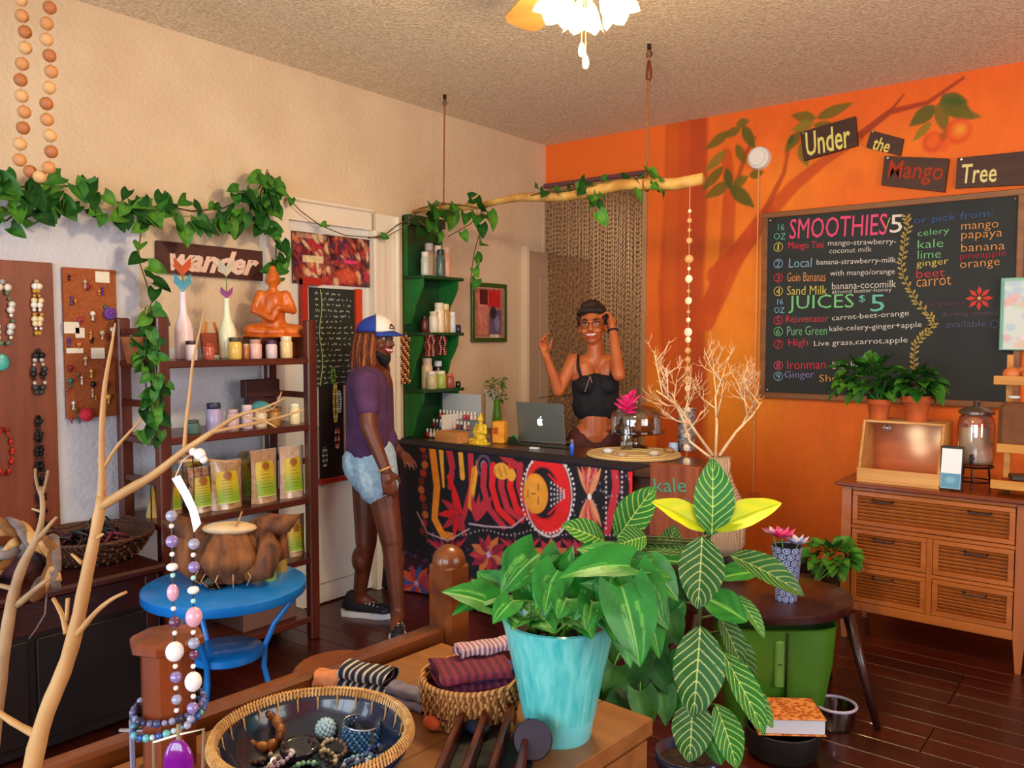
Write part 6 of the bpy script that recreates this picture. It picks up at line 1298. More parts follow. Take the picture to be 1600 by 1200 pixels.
# ================= TEAL POT PLANT =================
pc=onz(873,1147,TZ); PC=V(pc.x,pc.y,TZ)
t=thing('potted_pothos','glossy green pothos in a turquoise striped pot on the table corner','potted plant',PC)
tq=mat('turquoise_glaze','3ab8b8','7adcd4',kind='wood',scale=7,stretch=(9,9,.6),rough=.3,coat=.4,c3='56c8c4'); H_=.232; rb,rt2=.064,.112
mb=MB(); mb.lathe([(rb*.96,.0),(rb,.004),(rb+.006,.045)],(0,0,0),48); mb.build('pot_foot',mat('turquoise_plain','6cd0d4',rough=.3,coat=.4),t,local=True,smooth=False,auto=40)
mb=MB(); n=96; prof=[(rb+.008,.045),(rb+.5*(rt2-rb),.13),(rt2-.003,.222),(rt2,.232),(rt2-.006,.234),(rt2-.010,.225),(rt2-.03,.17)]
rs=[]
for (r,h) in prof: rs.append([V(math.cos(2*PI*i/n),math.sin(2*PI*i/n),0)*(r-(.0009 if (i%2 and r>.06) else 0))+V(0,0,h) for i in range(n)])
mb.ring(rs,True,False); mb.build('ribbed_wall',tq,t,local=True,auto=20)
mb=MB(); mb.lathe([(rt2-.012,.20),(.0,.208)],(0,0,0),30,caps=False); mb.build('soil',mat('soil','1c120a','3a2818',kind='noise',scale=60,rough=.95,bump=.8),t,local=True)
def pcol(seed):
    r_=random.Random(seed)
    st=[(r_.uniform(-.8,.8),r_.uniform(.02,.07)) for _ in range(4)]
    base=r_.choice(['146a1c','1c7624','105c18']); 
    def f(s,v):
        c=mixc(base,'2c9430',.5*abs(math.sin(v*5+s*2+seed)))
        u=abs(s)-.0; ve=((v-.55*abs(s)**1.1)*7)%1
        if ve<.10: c=mixc(c,'3a9a34',.35)
        for a,w in st:
            if abs(s-a*(.4+.6*v))<w and v>.2: c=mixc(c,'8cc850',.5)
        if abs(s)<.06: c=mixc(c,'a0d870',.7)
        return c
    return f
lfm=mat('pothos_leaf_print','2a8a30',kind='attr',rough=.42,coat=.08,spec=.35,bump=.08,bscale=8)
PL=[]
for k in range(4): me,cs=leafmesh('pothos_leaf','heart',lfm,28,60,.22+.08*k,.12,.006); colour(me,cs,pcol(k)); PL.append(me)
petm=mat('petiole','6aa83a',rough=.4)
def stem(t,a,b,r=.0032,sag=.02,m=petm):
    a=Vector(a);b=Vector(b); P=[a.lerp(b,k/6)+V(0,0,sag*math.sin(PI*k/6)) for k in range(7)]; mb=MB(); mb.tube(P,[r*(1-.3*k/6) for k in range(7)],6); mb.build('stem',m,t,smooth=True)
leaves=[ # base px,py,depth  tip px,py,depth  width px, normal lean (right, up, toward camera)
((775,948,1.60),(690,925,1.58),62,(-.1,.9,.5)),((768,932,1.62),(706,962,1.56),36,(-.3,.5,.7)),((842,866,1.62),(782,932,1.58),70,(-.4,.5,.9)),((832,935,1.62),(812,860,1.64),50,(-.2,.2,1)),
((872,892,1.56),(836,952,1.53),58,(-.3,.4,1)),((850,935,1.60),(896,852,1.60),52,(.3,.3,.9)),((880,868,1.62),(848,925,1.60),56,(0,.4,1)),((985,885,1.55),(872,904,1.52),66,(-.1,.9,.6)),((965,878,1.60),(900,858,1.64),56,(.1,.9,.5)),
((918,912,1.55),(896,970,1.52),52,(.1,.4,1)),((950,940,1.55),(905,912,1.52),50,(0,.6,.8)),((955,900,1.56),(938,962,1.52),54,(.2,.4,1)),((990,888,1.58),(1018,962,1.56),56,(.4,.3,.9)),((972,918,1.50),(1000,1043,1.46),84,(.2,.25,1)),((1000,920,1.56),(1044,985,1.54),54,(.5,.3,.9)),
((985,905,1.58),(1052,905,1.60),52,(.2,.8,.6)),((940,900,1.62),(985,855,1.68),50,(.2,.5,.8)),((820,965,1.56),(800,985,1.50),44,(-.3,.4,.9)),((850,968,1.54),(868,990,1.49),46,(0,.5,.9)),((905,970,1.54),(925,1000,1.49),48,(.2,.4,.9)),((945,960,1.54),(962,1005,1.48),48,(.3,.3,.9)),
((790,930,1.68),(745,893,1.72),50,(-.3,.6,.7)),((885,935,1.50),(872,968,1.47),44,(0,.5,.9)),((960,975,1.52),(985,1045,1.49),40,(.4,.2,.9)),((1010,950,1.54),(1030,1030,1.54),44,(.5,.2,.9)),((815,868,1.68),(792,912,1.66),48,(-.2,.5,.8)),((935,866,1.66),(902,905,1.66),52,(.2,.5,.8)),((905,880,1.6),(880,930,1.58),52,(0,.4,1)),((1015,885,1.6),(1060,940,1.6),52,(.4,.5,.8)),((1005,905,1.52),(1035,975,1.5),52,(.5,.3,.9)),((975,895,1.66),(1030,870,1.7),46,(.2,.7,.7)),((760,940,1.66),(738,905,1.7),40,(-.3,.6,.8)),((800,940,1.55),(770,975,1.52),40,(-.4,.4,.9)),((860,915,1.52),(850,962,1.49),44,(-.1,.5,.9)),((925,940,1.5),(915,985,1.46),44,(.1,.4,.9))]
for i,(b,tp_,w,nn) in enumerate(leaves):
    B_=at(*b); T_=at(*tp_); n_=RT*nn[0]+UP*nn[1]-FW*nn[2]; d=(b[2]+tp_[2])/2
    inst(PL[i%4],'leaf',t,lmx(B_,T_,n_,w*d/FPX*1.12,par=t)); root=PC+V(random.uniform(-.05,.05),random.uniform(-.05,.05),.205); stem(t,root,B_)
# ================= ZEBRA PLANT =================
def zcol(dark,vein,green=0):
    def f(s,v):
        c=mixc(dark,'3a8a2c',.18+.25*abs(math.sin(v*3))) if not green else mixc(dark,vein,.15)
        ph=((v-.26*abs(s)**1.15)*8.5)%1; 
        if ph<.11 and .03<v<.95: c=vein if isinstance(vein,tuple) else mixc(vein,vein,0)
        elif ph<.16: c=mixc(c,vein,.3)
        if abs(s)<.032+.02*(1-v): c=mixc(vein,vein,0)
        return c
    return f
zm=mat('zebra_leaf_print','2a6a28',kind='attr',rough=.48,coat=.0,spec=.3,bump=.08,bscale=8)
ZB=[]
for nm,dk_,ve,ar in (('a','14501c','d8e88a',.12),('b','1c6a22','c8e868',.22),('c','12401c','a8b860',.30)):
    me,cs=leafmesh('zebra_leaf','oval',zm,40,150,ar,.10,.008); colour(me,cs,zcol(dk_,ve)); ZB.append(me)
me,cs=leafmesh('yellow_leaf','oval',zm,16,30,.25,.14,.01); colour(me,cs,lambda s,v: mixc(mixc('e0d818','b8d020',abs(math.sin(v*9+abs(s)*3))*.6),'8ab020',max(0,.5-v)*1.2+ (.5 if abs(s)<.05 else 0))); YL_=me
me,cs=leafmesh('plain_leaf','oval',zm,12,24,.3,.12,.008); colour(me,cs,lambda s,v: mixc(mixc('1c6a20','2a8428',abs(math.sin(v*8+abs(s)*4))),'8ac850',.8 if abs(s)<.05 else 0)); GL_=me
zp=at(1075,1240,2.05); ZP=V(zp.x,zp.y,0); t=thing('zebra_plant','tall zebra plant with white veined leaves and two yellow leaves','potted plant',ZP)
mb=MB(); mb.lathe([(.055,0),(.058,.02),(.074,.42),(.078,.45),(.082,.455),(.082,.475),(.075,.475),(.07,.44)],(0,0,0),28); mb.build('pot',mat('navy_glaze','181c34','2c3450',kind='noise',scale=20,rough=.25,coat=.5),t,local=True,smooth=True)
mb=MB(); mb.lathe([(.072,.45),(0,.455)],(0,0,0),24,caps=False); mb.build('soil',MC['soil'],t,local=True)
stm=mat('woody_stem','4a5a24',rough=.6); 
for pts,r in (([(1075,1180,2.05),(1085,1080,2.04),(1090,990,2.03),(1096,930,2.02),(1104,870,2.02),(1108,830,2.02)],.006),([(1085,1080,2.04),(1060,960,2.08),(1020,890,2.1),(985,850,2.1)],.0045),([(1088,1100,2.05),(1125,1060,2.03),(1145,1020,2.03)],.0045)):
    mb=MB(); mb.tube([at(*p) for p in pts],r,7); mb.build('stem',stm,t,smooth=True)
Z=[((1112,836,2.0),(1113,716,2.02),58,(0,.15,1),ZB[1]),((1103,828,2.0),(1018,784,1.98),40,(-.1,.7,.8),YL_),((1115,828,2.0),(1222,786,1.98),42,(.1,.7,.8),YL_),((1097,838,1.97),(1090,952,1.93),66,(0,.4,1),ZB[0]),((1140,868,2.0),(1257,932,1.98),50,(.25,.7,.7),ZB[2]),((1098,932,1.98),(1168,972,1.94),50,(.1,.6,.8),GL_),((1150,930,2.0),(1195,998,1.98),26,(.5,.3,.8),ZB[1]),
((1094,978,1.96),(1083,1122,1.92),74,(.0,.2,1),ZB[0]),((1082,1090,1.98),(1077,1192,1.94),60,(.05,.3,1),ZB[0]),((964,842,2.08),(1023,760,2.10),50,(-.3,.2,1),ZB[1]),((945,846,2.08),(877,820,2.06),40,(-.1,.7,.8),ZB[1]),((1010,838,2.04),(963,852,2.02),38,(.1,.5,.9),ZB[1]),((1078,862,2.04),(998,858,2.06),34,(0,.8,.6),ZB[2]),((1080,880,2.05),(995,880,2.08),28,(0,.8,.5),GL_),((1040,868,2.1),(1055,820,2.12),30,(-.1,.2,1),ZB[2]),
((1128,1018,2.0),(1195,1150,1.96),44,(.3,.4,.9),ZB[1]),((1118,1100,1.98),(1152,1202,1.95),46,(.2,.3,.9),ZB[1]),((1150,1062,2.02),(1208,1138,1.98),36,(.4,.4,.8),ZB[1]),((1122,960,2.04),(1160,1050,2.04),38,(.4,.3,.8),ZB[2]),((1140,985,2.06),(1178,1075,2.08),34,(.5,.3,.8),ZB[2]),((1075,1010,2.06),(1040,1080,2.06),40,(-.3,.3,.9),GL_),((1070,940,2.06),(1040,975,2.08),36,(-.4,.4,.8),GL_),((1120,905,2.06),(1190,895,2.1),36,(.1,.8,.5),GL_),((1062,1060,2.0),(1038,1122,1.96),34,(-.3,.3,.9),GL_),((1100,1140,2.0),(1128,1196,1.98),34,(.3,.3,.9),GL_)]
for b,tp_,w,nn,me in Z:
    d=(b[2]+tp_[2])/2; B_=at(*b); inst(me,'leaf',t,lmx(B_,at(*tp_),RT*nn[0]+UP*nn[1]-FW*nn[2],w*d/FPX*1.1,par=t))
    sx=at(1100-(b[1]-840)*.06,b[1]+6,2.03); 
    if (sx-B_).length>.02: stem(t,sx,B_,.003,.0,stm)
# darker trailing pothos behind pot
tb=at(955,1180,2.2); t=thing('trailing_pothos','dark trailing pothos hanging behind the turquoise pot','potted plant',(tb.x,tb.y,0))
mb=MB(); mb.lathe([(.05,0),(.06,.4),(.068,.56),(.062,.56),(.055,.5),(.0,.5)],(0,0,0),22); mb.build('planter_stand',mat('dark_planter','141a20',rough=.5),t,local=True,smooth=True)
for i,(b,tp_,w) in enumerate((((960,1040,1.9),(945,1090,1.88),46),((1000,1020,1.9),(985,1075,1.88),48),((1000,1080,1.88),(1012,1145,1.85),50),((970,1090,1.88),(950,1130,1.85),44),((1035,1075,1.9),(1040,1135,1.88),40),((1010,990,1.95),(1045,1040,1.93),44),((960,1000,1.95),(940,1045,1.95),44),((1020,1040,1.9),(1055,1090,1.9),38),((985,1050,1.92),(1000,1110,1.9),50),((940,1060,1.92),(925,1105,1.9),40),((1045,960,2.0),(1060,1010,2.0),40),((1050,900,2.15),(1075,945,2.15),36),((1040,985,2.05),(1020,1010,2.05),36))):
    d=b[2]; inst(vine_leaf,'leaf',t,lmx(at(*b),at(*tp_),RT*.1+UP*.4-FW,w*d/FPX,par=t),lv[(i%2)*2]); stem(t,at(985+(i%3)*10,1030,2.0),at(*b),.0025,.03)
# ================= SIDE TABLE AND THINGS AT RIGHT CENTRE =================
t0=onz(1190,925,.46); t=thing('dark_side_table','low dark brown oval side table with splayed legs behind zebra plant','table',(t0.x,t0.y,0))
ds=wood('espresso_wood','200c0c','3a1816',0,7,.3,.2); 
mb=MB(); n=40; rs=[]
for r_,h in ((.90,.415),(.99,.425),(1.0,.44),(.99,.458),(.97,.46)): rs.append([RT*math.cos(2*PI*i/n)*.36*r_+FH*math.sin(2*PI*i/n)*.30*r_+V(0,0,h) for i in range(n)])
mb.ring(rs); mb.build('tabletop',ds,t,local=True,auto=40)
mb=MB(); rs=[]
for r_,h in ((.6,.404),(.62,.416)): rs.append([RT*math.cos(2*PI*i/n)*.36*r_+FH*math.sin(2*PI*i/n)*.30*r_+V(0,0,h) for i in range(n)])
mb.ring(rs); mb.build('apron',ds,t,local=True)
for sx in(-1,1):
    for sy in(-1,1): mb=MB(); mb.cyl(RT*.29*sx+FH*.16*sy+V(0,0,.42),RT*.38*sx+FH*.24*sy,.022,.013,10); mb.build('leg',ds,t,local=True,smooth=True)
# blue white vase with paper flowers
p=onz(1228,937,.46); t=thing('patterned_vase','blue and white lattice patterned tumbler vase with paper flowers','vase',V(p.x,p.y,.46))
cvw=2*PI*.05; cv=Can(cvw,.22,.0035,'1c3468')
for i in range(11):
    for j in range(9):
        cx=(i+.5*(j%2))*cvw/10; cy=.012+j*.0245; cv.ell(cx,cy,.0125,.0115,'c8d4ec',0,1,.002); cv.ell(cx,cy,.0095,.0085,'1c3a84',0,1,.002); cv.ell(cx,cy,.0035,.0035,'d8e4f8',0,1,.002)
cv.sheet('patterned_wall',lambda X,Y:((.040+.018*Y/.22)*np.cos(X/.05),(.040+.018*Y/.22)*np.sin(X/.05),Y),ATTS,t,local=True)
mb=MB(); mb.lathe([(.0,.001),(.0395,.001),(.039,.01),(.055,.215),(.05,.2),(.0,.18)],(0,0,0),26,caps=False); mb.build('inner_wall',mat('navy_inside','141c38',rough=.4),t,local=True,smooth=True)
def pflower(t,c,s,cols,n=6,lean=(0,0,1)):
    for k in range(n*2):
        a=2*PI*k/n+(.3 if k>=n else 0); d=V(math.cos(a),math.sin(a),0); x_=V(-d.y,d.x,0); q=s*(1 if k<n else .7); u=.6 if k<n else 1.1
        mb=MB(); mb.add([Vector(c),Vector(c)+d*q*.45+x_*q*.24+V(0,0,q*.35*u),Vector(c)+d*q*.9+V(0,0,q*.75*u),Vector(c)+d*q*.45-x_*q*.24+V(0,0,q*.35*u)],[(0,1,2),(0,2,3)]); mb.build('petal',mat('paper_'+cols[k%len(cols)],cols[k%len(cols)],rough=.7),t,local=True)
for cx,cy,cz,s,cols in ((-.02,0,.245,.075,['e83888','f050a0']),(.035,-.02,.225,.065,['d8dcf4','b8c4ec']),(-.045,.03,.25,.055,['d8c8e0','c0a8d0'])):
    c_=RT*cx+FH*cy+V(0,0,cz); mb=MB(); mb.tube([V(0,0,.05),c_],.003,5); mb.build('stem',petm,t,local=True); pflower(t,c_,s,cols)
# coral branches in burlap vase
CV=LD(.955,3.76,0); CV.z=at(1130,856,(CV-CAM).dot(FW)).z; dV=(CV-CAM).dot(FW)
sz=CV.z-.001; t=thing('low_stool','small dark round stool under the burlap wrapped vase','stool',V(CV.x,CV.y,0)); mb=MB(); mb.lathe([(.10,sz-.03),(.125,sz-.025),(.125,sz-.005),(.118,sz),(0,sz)],(0,0,0),26); mb.build('seat',mat('stool_dark','241010',rough=.4),t,local=True,auto=40)
for k in range(3): a=k*2.1; mb=MB(); mb.cyl((.07*math.cos(a),.07*math.sin(a),sz-.02),(.10*math.cos(a),.10*math.sin(a),0),.012,.010,8); mb.build('leg',MC['stool_dark'],t,local=True)
t=thing('coral_branches','bleached white coral like branches in a burlap wrapped vase','branches',CV)
hv=at(1118,712,dV).z-CV.z; bu=mat('burlap','a88868','c8ae90',kind='wave',scale=50,rough=.95,bump=.5)
mb=MB(); mb.lathe([(.10,0),(.115,.03),(.12,.12),(.10,.24),(.065,hv*.72),(.045,hv*.86),(.05,hv),(.04,hv-.01)],(0,0,0),26,wob=.03); mb.build('wrapped_vase',bu,t,local=True,smooth=True)
co=mat('bleached_coral','e0b078','f4dcb4',kind='noise',scale=20,rough=.6)
def cbr(pts,r,depth=0,key=0):
    P=[Vector(p) for p in pts]; mb=MB(); mb.tube(P,[r*(1-.65*i/(len(P)-1)) for i in range(len(P))],5); mb.build('coral_limb' if depth<2 else 'coral_twig',co,t,smooth=True)
    if depth>=3: return
    rg=random.Random(key); nb=(5,4,3)[depth]
    for k in range(nb):
        u=.4+.6*(k+rg.random()*.6)/nb; i=min(int(u*(len(P)-1)),len(P)-2); q=P[i].lerp(P[i+1],u*(len(P)-1)-i); d=(P[i+1]-P[i]).normalized()
        s=RT*rg.uniform(-1,1)+FH*rg.uniform(-.7,.7)+V(0,0,rg.uniform(-.2,.9)); s=(s-d*s.dot(d)*.3).normalized(); L=(.17,.09,.045)[depth]*rg.uniform(.7,1.2)
        nd=(d*.7+s*.8).normalized(); b1=q+nd*L*.5+s*L*.08; b2=b1+(nd*.8+V(0,0,.3)).normalized()*L*.5; cbr([q,b1,b2],r*.55,depth+1,key*7+k+1)
def cq(px,py,dd=0): return at(px,py,dV+dd)
for k,pts in enumerate(([cq(1118,715),cq(1120,665),cq(1118,620),cq(1128,590)],[cq(1114,712),cq(1085,672),cq(1060,635,-.05),cq(1025,610,-.1)],[cq(1124,712),cq(1150,675),cq(1175,650),cq(1190,628)],[cq(1110,715),cq(1078,690,.05),cq(1065,650,.08),cq(1050,615,.1)])): cbr(pts,.0085,0,k+3)
# dark basket planter with bushy plant
p=onz(1300,985,.0); bp=onz(1297,1050,0); PB=V(bp.x,bp.y,0)+FH*.25; t=thing('planter_basket','leafy green plant in a dark brown basket beside the dresser','potted plant',PB)
dd=(PB-CAM).dot(FW); 
zt_=at(1300,905,dd).z; mb=MB(); mb.lathe([(.075,zt_-.22),(.10,zt_-.1),(.115,zt_),(.105,zt_),(.09,zt_-.1),(0,zt_-.05)],(0,0,0),22); mb.build('basket_pot',mat('dark_brown_wicker','3a1c10','5a3018',kind='wave',scale=30,rough=.7,bump=.5),t,local=True,smooth=True)
for k in range(4): a=k*PI/2+.4; mb=MB(); mb.cyl((.06*math.cos(a),.06*math.sin(a),zt_-.2),(.11*math.cos(a),.11*math.sin(a),0),.012,.009,8); mb.build('leg',ds,t,local=True)
c0=at(1298,872,dd)
for i in range(80):
    d=Vector((random.gauss(0,1),random.gauss(0,1),random.gauss(0,.8)+.2)).normalized(); q=c0+RT*d.dot(RT)*.11+FH*d.dot(FH)*.09+V(0,0,d.z*.09)*random.uniform(.5,1); e=q+(d+V(0,0,-.5)).normalized()*.055
    inst(vine_leaf,'leaf',t,lmx(q,e,d+V(0,0,.7)-FH*.5,.05,par=t),lv[[1,0,1][i%3]])
for k in range(6): stem(t,V(PB.x,PB.y,zt_-.03),c0+V(random.uniform(-.07,.07),random.uniform(-.05,.05),random.uniform(-.04,.05)),.003,.0)
# green tub
p=onz(1190,1135,0); t=thing('green_tub','tall tapered olive green plastic tub standing on the floor','tub',(p.x,p.y+.1,0),YAW)
gp=mat('olive_plastic','3a6a14','4a7c1c',kind='noise',scale=3,rough=.35); mb=MB(); n=32; rs=[]
def rr_(w,d,h,k=4): return [V(math.copysign(abs(math.cos(2*PI*(i+.5)/n))**(2/k),math.cos(2*PI*(i+.5)/n))*w,math.copysign(abs(math.sin(2*PI*(i+.5)/n))**(2/k),math.sin(2*PI*(i+.5)/n))*d,h) for i in range(n)]
mb.ring([rr_(.165,.10,0),rr_(.19,.12,.10),rr_(.215,.135,.25),rr_(.225,.14,.395),rr_(.23,.145,.40),rr_(.222,.137,.40),rr_(.16,.09,.03)],True,True); mb.build('tub_body',gp,t,local=True,auto=35)
mb=MB(); mb.bb((-.035,-.150,.18),(.0,-.128,.36),bev=.006); mb.build('latch_strap',mat('light_green_plastic','5a8a3a',rough=.35),t,local=True); mb=MB(); mb.bb((.008,-.146,.0),(.014,-.12,.39)); mb.build('seam',mat('dark_seam','1c340a',rough=.5),t,local=True)
mb=MB(); mb.bb((-.026,-.152,.27),(-.010,-.149,.274)); mb.build('latch_slot',mat('dark_seam','1c340a'),t,local=True)
# magazines on top of tub
for k,(dx,dy,sx_,sy_,c_,rz,lab) in enumerate(((.07,0,.2,.15,'1a1c28',.1,'dark magazine lying across the green tub'),(.08,.0,.17,.12,'5a6478',.25,'grey covered magazine on top of the dark magazine'))):
    q=V(p.x,p.y+.1,.401+.012*k)+RT*dx+FH*dy; o=thing('magazine',lab,'magazine',q,YAW+rz); mb=MB(); mb.box((0,0,.001),(sx_,sy_,.002)); mb.box((0,0,.0105),(sx_,sy_,.0015)); mb.build('cover',mat('mag_'+c_,c_,rough=.3),o,local=True); mb=MB(); mb.box((0,0,.006),(sx_-.006,sy_-.006,.007)); mb.build('pages',mat('page_grey','b8b8b0',rough=.8),o,local=True)
# black low bin, thick book, glass dish
p=onz(1222,1178,.0); t=thing('black_basin','low round black basin on the floor under the thick book','basin',(p.x,p.y,0)); mb=MB(); mb.lathe([(.10,0),(.125,.02),(.13,.09),(.132,.105),(.122,.105),(.11,.02),(0,.015)],(0,0,0),30); mb.build('basin_wall',mat('black_plastic','141414'),t,local=True,auto=50)
BP=V(p.x,p.y,.106); t=thing('thick_book','thick book with orange patterned cover on the black basin','book',BP,YAW-.05)
mb=MB(); mb.box((0.01,.0,.034),(.225,.165,.05)); mb.build('pages',mat('page_white','d8dce4','c8ccd4',kind='wave',scale=120,stretch=(0,0,1),rough=.8),t,local=True)
oc=mat('orange_print_cover','a8501c','e09048',kind='voronoi',scale=60,rough=.6)
mb=MB(); mb.box((0.01,0,.0615),(.235,.175,.005),bev=.002); mb.build('front_cover',oc,t,local=True); mb=MB(); mb.box((0.01,0,.0045),(.235,.175,.005),bev=.002); mb.build('back_cover',oc,t,local=True); mb=MB(); mb.box((-.105,0,.033),(.006,.175,.06),bev=.002); mb.build('spine',oc,t,local=True)
p=onz(1302,1138,.0); t=thing('glass_dish','round clear glass dish with pale rim on the floor','dish',(p.x,p.y+.02,0)); mb=MB(); mb.lathe([(.06,0),(.068,.01),(.075,.085),(.068,.085),(.06,.012),(0,.01)],(0,0,0),28); mb.build('dish_wall',glassm('grey_glass','c0b4b0',.08,.6),t,local=True,auto=50); mb=MB(); mb.torus((0,0,.088),.076,.006,(0,0,1),32,7); mb.build('pale_rim',mat('lilac_rim','b0a8c0',rough=.3),t,local=True,smooth=True)
# ================= DRESSER =================
dX0,dX1,dY0,dY1,dZ0,dZ1=2.46,3.255,-.87,-.46,.145,.765
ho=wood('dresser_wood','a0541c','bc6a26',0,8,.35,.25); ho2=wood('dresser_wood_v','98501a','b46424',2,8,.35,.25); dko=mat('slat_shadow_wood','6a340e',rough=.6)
t=thing('dresser','honey brown slatted front dresser on legs against orange wall','dresser',((dX0+dX1)/2,(dY0+dY1)/2,0))
mb=MB(); mb.bb((dX0-.03,dY0-.03,dZ1),(dX1+.35,dY1+.02,dZ1+.022),bev=.006); mb.build('top',wood('dresser_top','6a2c10','863c16',0,8,.3,.3),t)
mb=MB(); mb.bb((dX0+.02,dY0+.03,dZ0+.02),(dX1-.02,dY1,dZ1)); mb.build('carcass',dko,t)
for x in (dX0,dX1-.045):
    for y in (dY0,dY1-.045): mb=MB(); pr=[(0,dZ1),(.045,dZ1),(.045,.14),(.034,0),(.012,0),(0,.14)]; mb.poly([(x+a,y,b) for a,b in pr],(0,.045,0)); mb.build('leg',ho2,t)
mb=MB(); mb.bb((dX1-.005,dY0,.14),(dX1+.30,dY1,dZ1)); mb.build('end_unit',ho2,t) if 0 else None
def rail(a,b): mb=MB(); mb.bb(a,b,bev=.003); mb.build('rail',ho,t)
rail((dX0+.045,dY0+.004,dZ0),(dX1-.045,dY0+.03,dZ0+.045)); rail((dX0+.045,dY0+.004,dZ1-.02),(dX1-.045,dY0+.03,dZ1)); 
xm=(dX0+dX1)/2+.005; z1,z2=.565,.375
rail((dX0+.045,dY0+.004,z1-.01),(dX1-.045,dY0+.03,z1+.008)); rail((dX0+.045,dY0+.004,z2-.01),(dX1-.045,dY0+.03,z2+.008)); mb=MB(); mb.bb((xm-.012,dY0+.003,dZ0+.045),(xm+.012,dY0+.03,z1-.01)); mb.build('divider',ho2,t)
hm_=mat('antique_pull','3a1c0c',rough=.4,metal=.3)
def drawer(x0,x1,za,zb,pulls):
    o=bpy.data.objects.new('drawer',None); COL.objects.link(o); o.parent=t; 
    f=.024; yf=dY0+.002
    for a,b in (((x0,yf,zb-f*.9),(x1,yf+.02,zb)),((x0,yf,za),(x1,yf+.02,za+f*.9)),((x0,yf,za+f*.9),(x0+f,yf+.02,zb-f*.9)),((x1-f,yf,za+f*.9),(x1,yf+.02,zb-f*.9))): mb=MB(); mb.bb(a,b,bev=.002); mb.build('drawer_frame',ho,o)
    ns=int((zb-za-1.8*f)/.0155); 
    for k in range(ns):
        z=za+f*.9+(k+.5)*((zb-za-1.8*f)/ns); mb=MB(); mb.box(((x0+x1)/2,yf+.013,z),(x1-x0-2*f,.005,.0135),M=Matrix.Rotation(R(35),3,'X')); mb.build('slat',ho,o)
    for px_ in pulls:
        mb=MB(); mb.tube([(px_-.045,yf,zb-.035),(px_-.045,yf-.02,zb-.04),(px_+.045,yf-.02,zb-.04),(px_+.045,yf,zb-.035)],.005,6); mb.bb((px_-.05,yf-.002,zb-.04),(px_-.04,yf,zb-.03)); mb.build('handle',hm_,o)
drawer(dX0+.05,dX1-.05,z1+.012,dZ1-.022,[dX0+.19,dX1-.19]); drawer(dX0+.05,xm-.014,z2+.012,z1-.012,[dX0+.2]); drawer(xm+.014,dX1-.05,z2+.012,z1-.012,[dX1-.2]); drawer(dX0+.05,xm-.014,dZ0+.048,z2-.012,[dX0+.2]); drawer(xm+.014,dX1-.05,dZ0+.048,z2-.012,[dX1-.2])
# second cabinet continuing right, out of frame
t=thing('end_cabinet','matching honey brown cabinet continuing beyond the right edge','cabinet',(dX1+.2,(dY0+dY1)/2,0)); mb=MB(); mb.bb((dX1+.012,dY0+.01,.14),(dX1+.345,dY1,dZ1-.001),bev=.004); mb.build('cabinet_body',ho2,t)
for x in (dX1+.012,dX1+.31):
    mb=MB(); mb.bb((x,dY0+.01,0),(x+.035,dY0+.045,.14)); mb.build('leg',ho2,t); mb=MB(); mb.bb((x,dY1-.04,0),(x+.035,dY1-.005,.14)); mb.build('leg',ho2,t)
DZ=dZ1+.022
# wooden display box with sloped acrylic front
a=ony(1338,752,dY0+.02); b=ony(1468,762,dY0+.02); bx0_,bx1_=a.x,b.x; yb0,yb1=dY0+.02,dY0+.30; BH=at(1360,655,(V(a.x,yb0+.08,DZ)-CAM).dot(FW)).z
bw_=wood('pine_box','c8883c','e0aa60',0,9,.45,.1); t=thing('wooden_display_box','pale wooden display box with open glazed front on the dresser','box',((bx0_+bx1_)/2,(yb0+yb1)/2,DZ))
def bxp(nm,a,b,m=bw_): mb=MB(); mb.bb(a,b,bev=.002); mb.build(nm,m,t)
bxp('bottom',(bx0_,yb0,DZ),(bx1_,yb1,DZ+.012)); bxp('front_board',(bx0_,yb0,DZ+.012),(bx1_,yb0+.012,DZ+.07)); bxp('back_board',(bx0_,yb1-.012,DZ+.012),(bx1_,yb1,BH),wood('box_inside','b85a1c','cc6a26',0,9,.5)); bxp('top_board',(bx0_+.0,yb0+.09,BH-.012),(bx1_,yb1-.012,BH))
for x in (bx0_,bx1_-.012):
    mb=MB(); mb.poly([(x,yb0+.012,DZ+.012),(x,yb1-.012,DZ+.012),(x,yb1-.012,BH-.012),(x,yb0+.09,BH-.012),(x,yb0+.02,DZ+.07)],(.012,0,0)); mb.build('side_board',bw_,t)
mb=MB(); 
for x in (bx0_+.008,bx1_-.008): mb.tube([(x,yb0+.008,DZ+.07),(x,yb0+.088,BH-.006)],.007,4)
mb.build('front_stile',bw_,t)['label']='pale stiles framing the glazed front'
mb=MB(); mb.add([(bx0_+.012,yb0+.012,DZ+.07),(bx1_-.012,yb0+.012,DZ+.07),(bx1_-.012,yb0+.09,BH-.012),(bx0_+.012,yb0+.09,BH-.012)],[(0,1,2,3)]); o=mb.build('glass_pane',glassm('thin_pane','ffffff',.1,.0,.03),t); k=o.modifiers.new('s','SOLIDIFY'); k.thickness=.003
mb=MB(); mb.sph((bx0_+.08,yb1-.05,BH-.05),.022,12,8); one(mb,'glass_bauble',MC['clear_glass'],'small clear glass bauble inside the wooden display box','bauble',smooth=True)
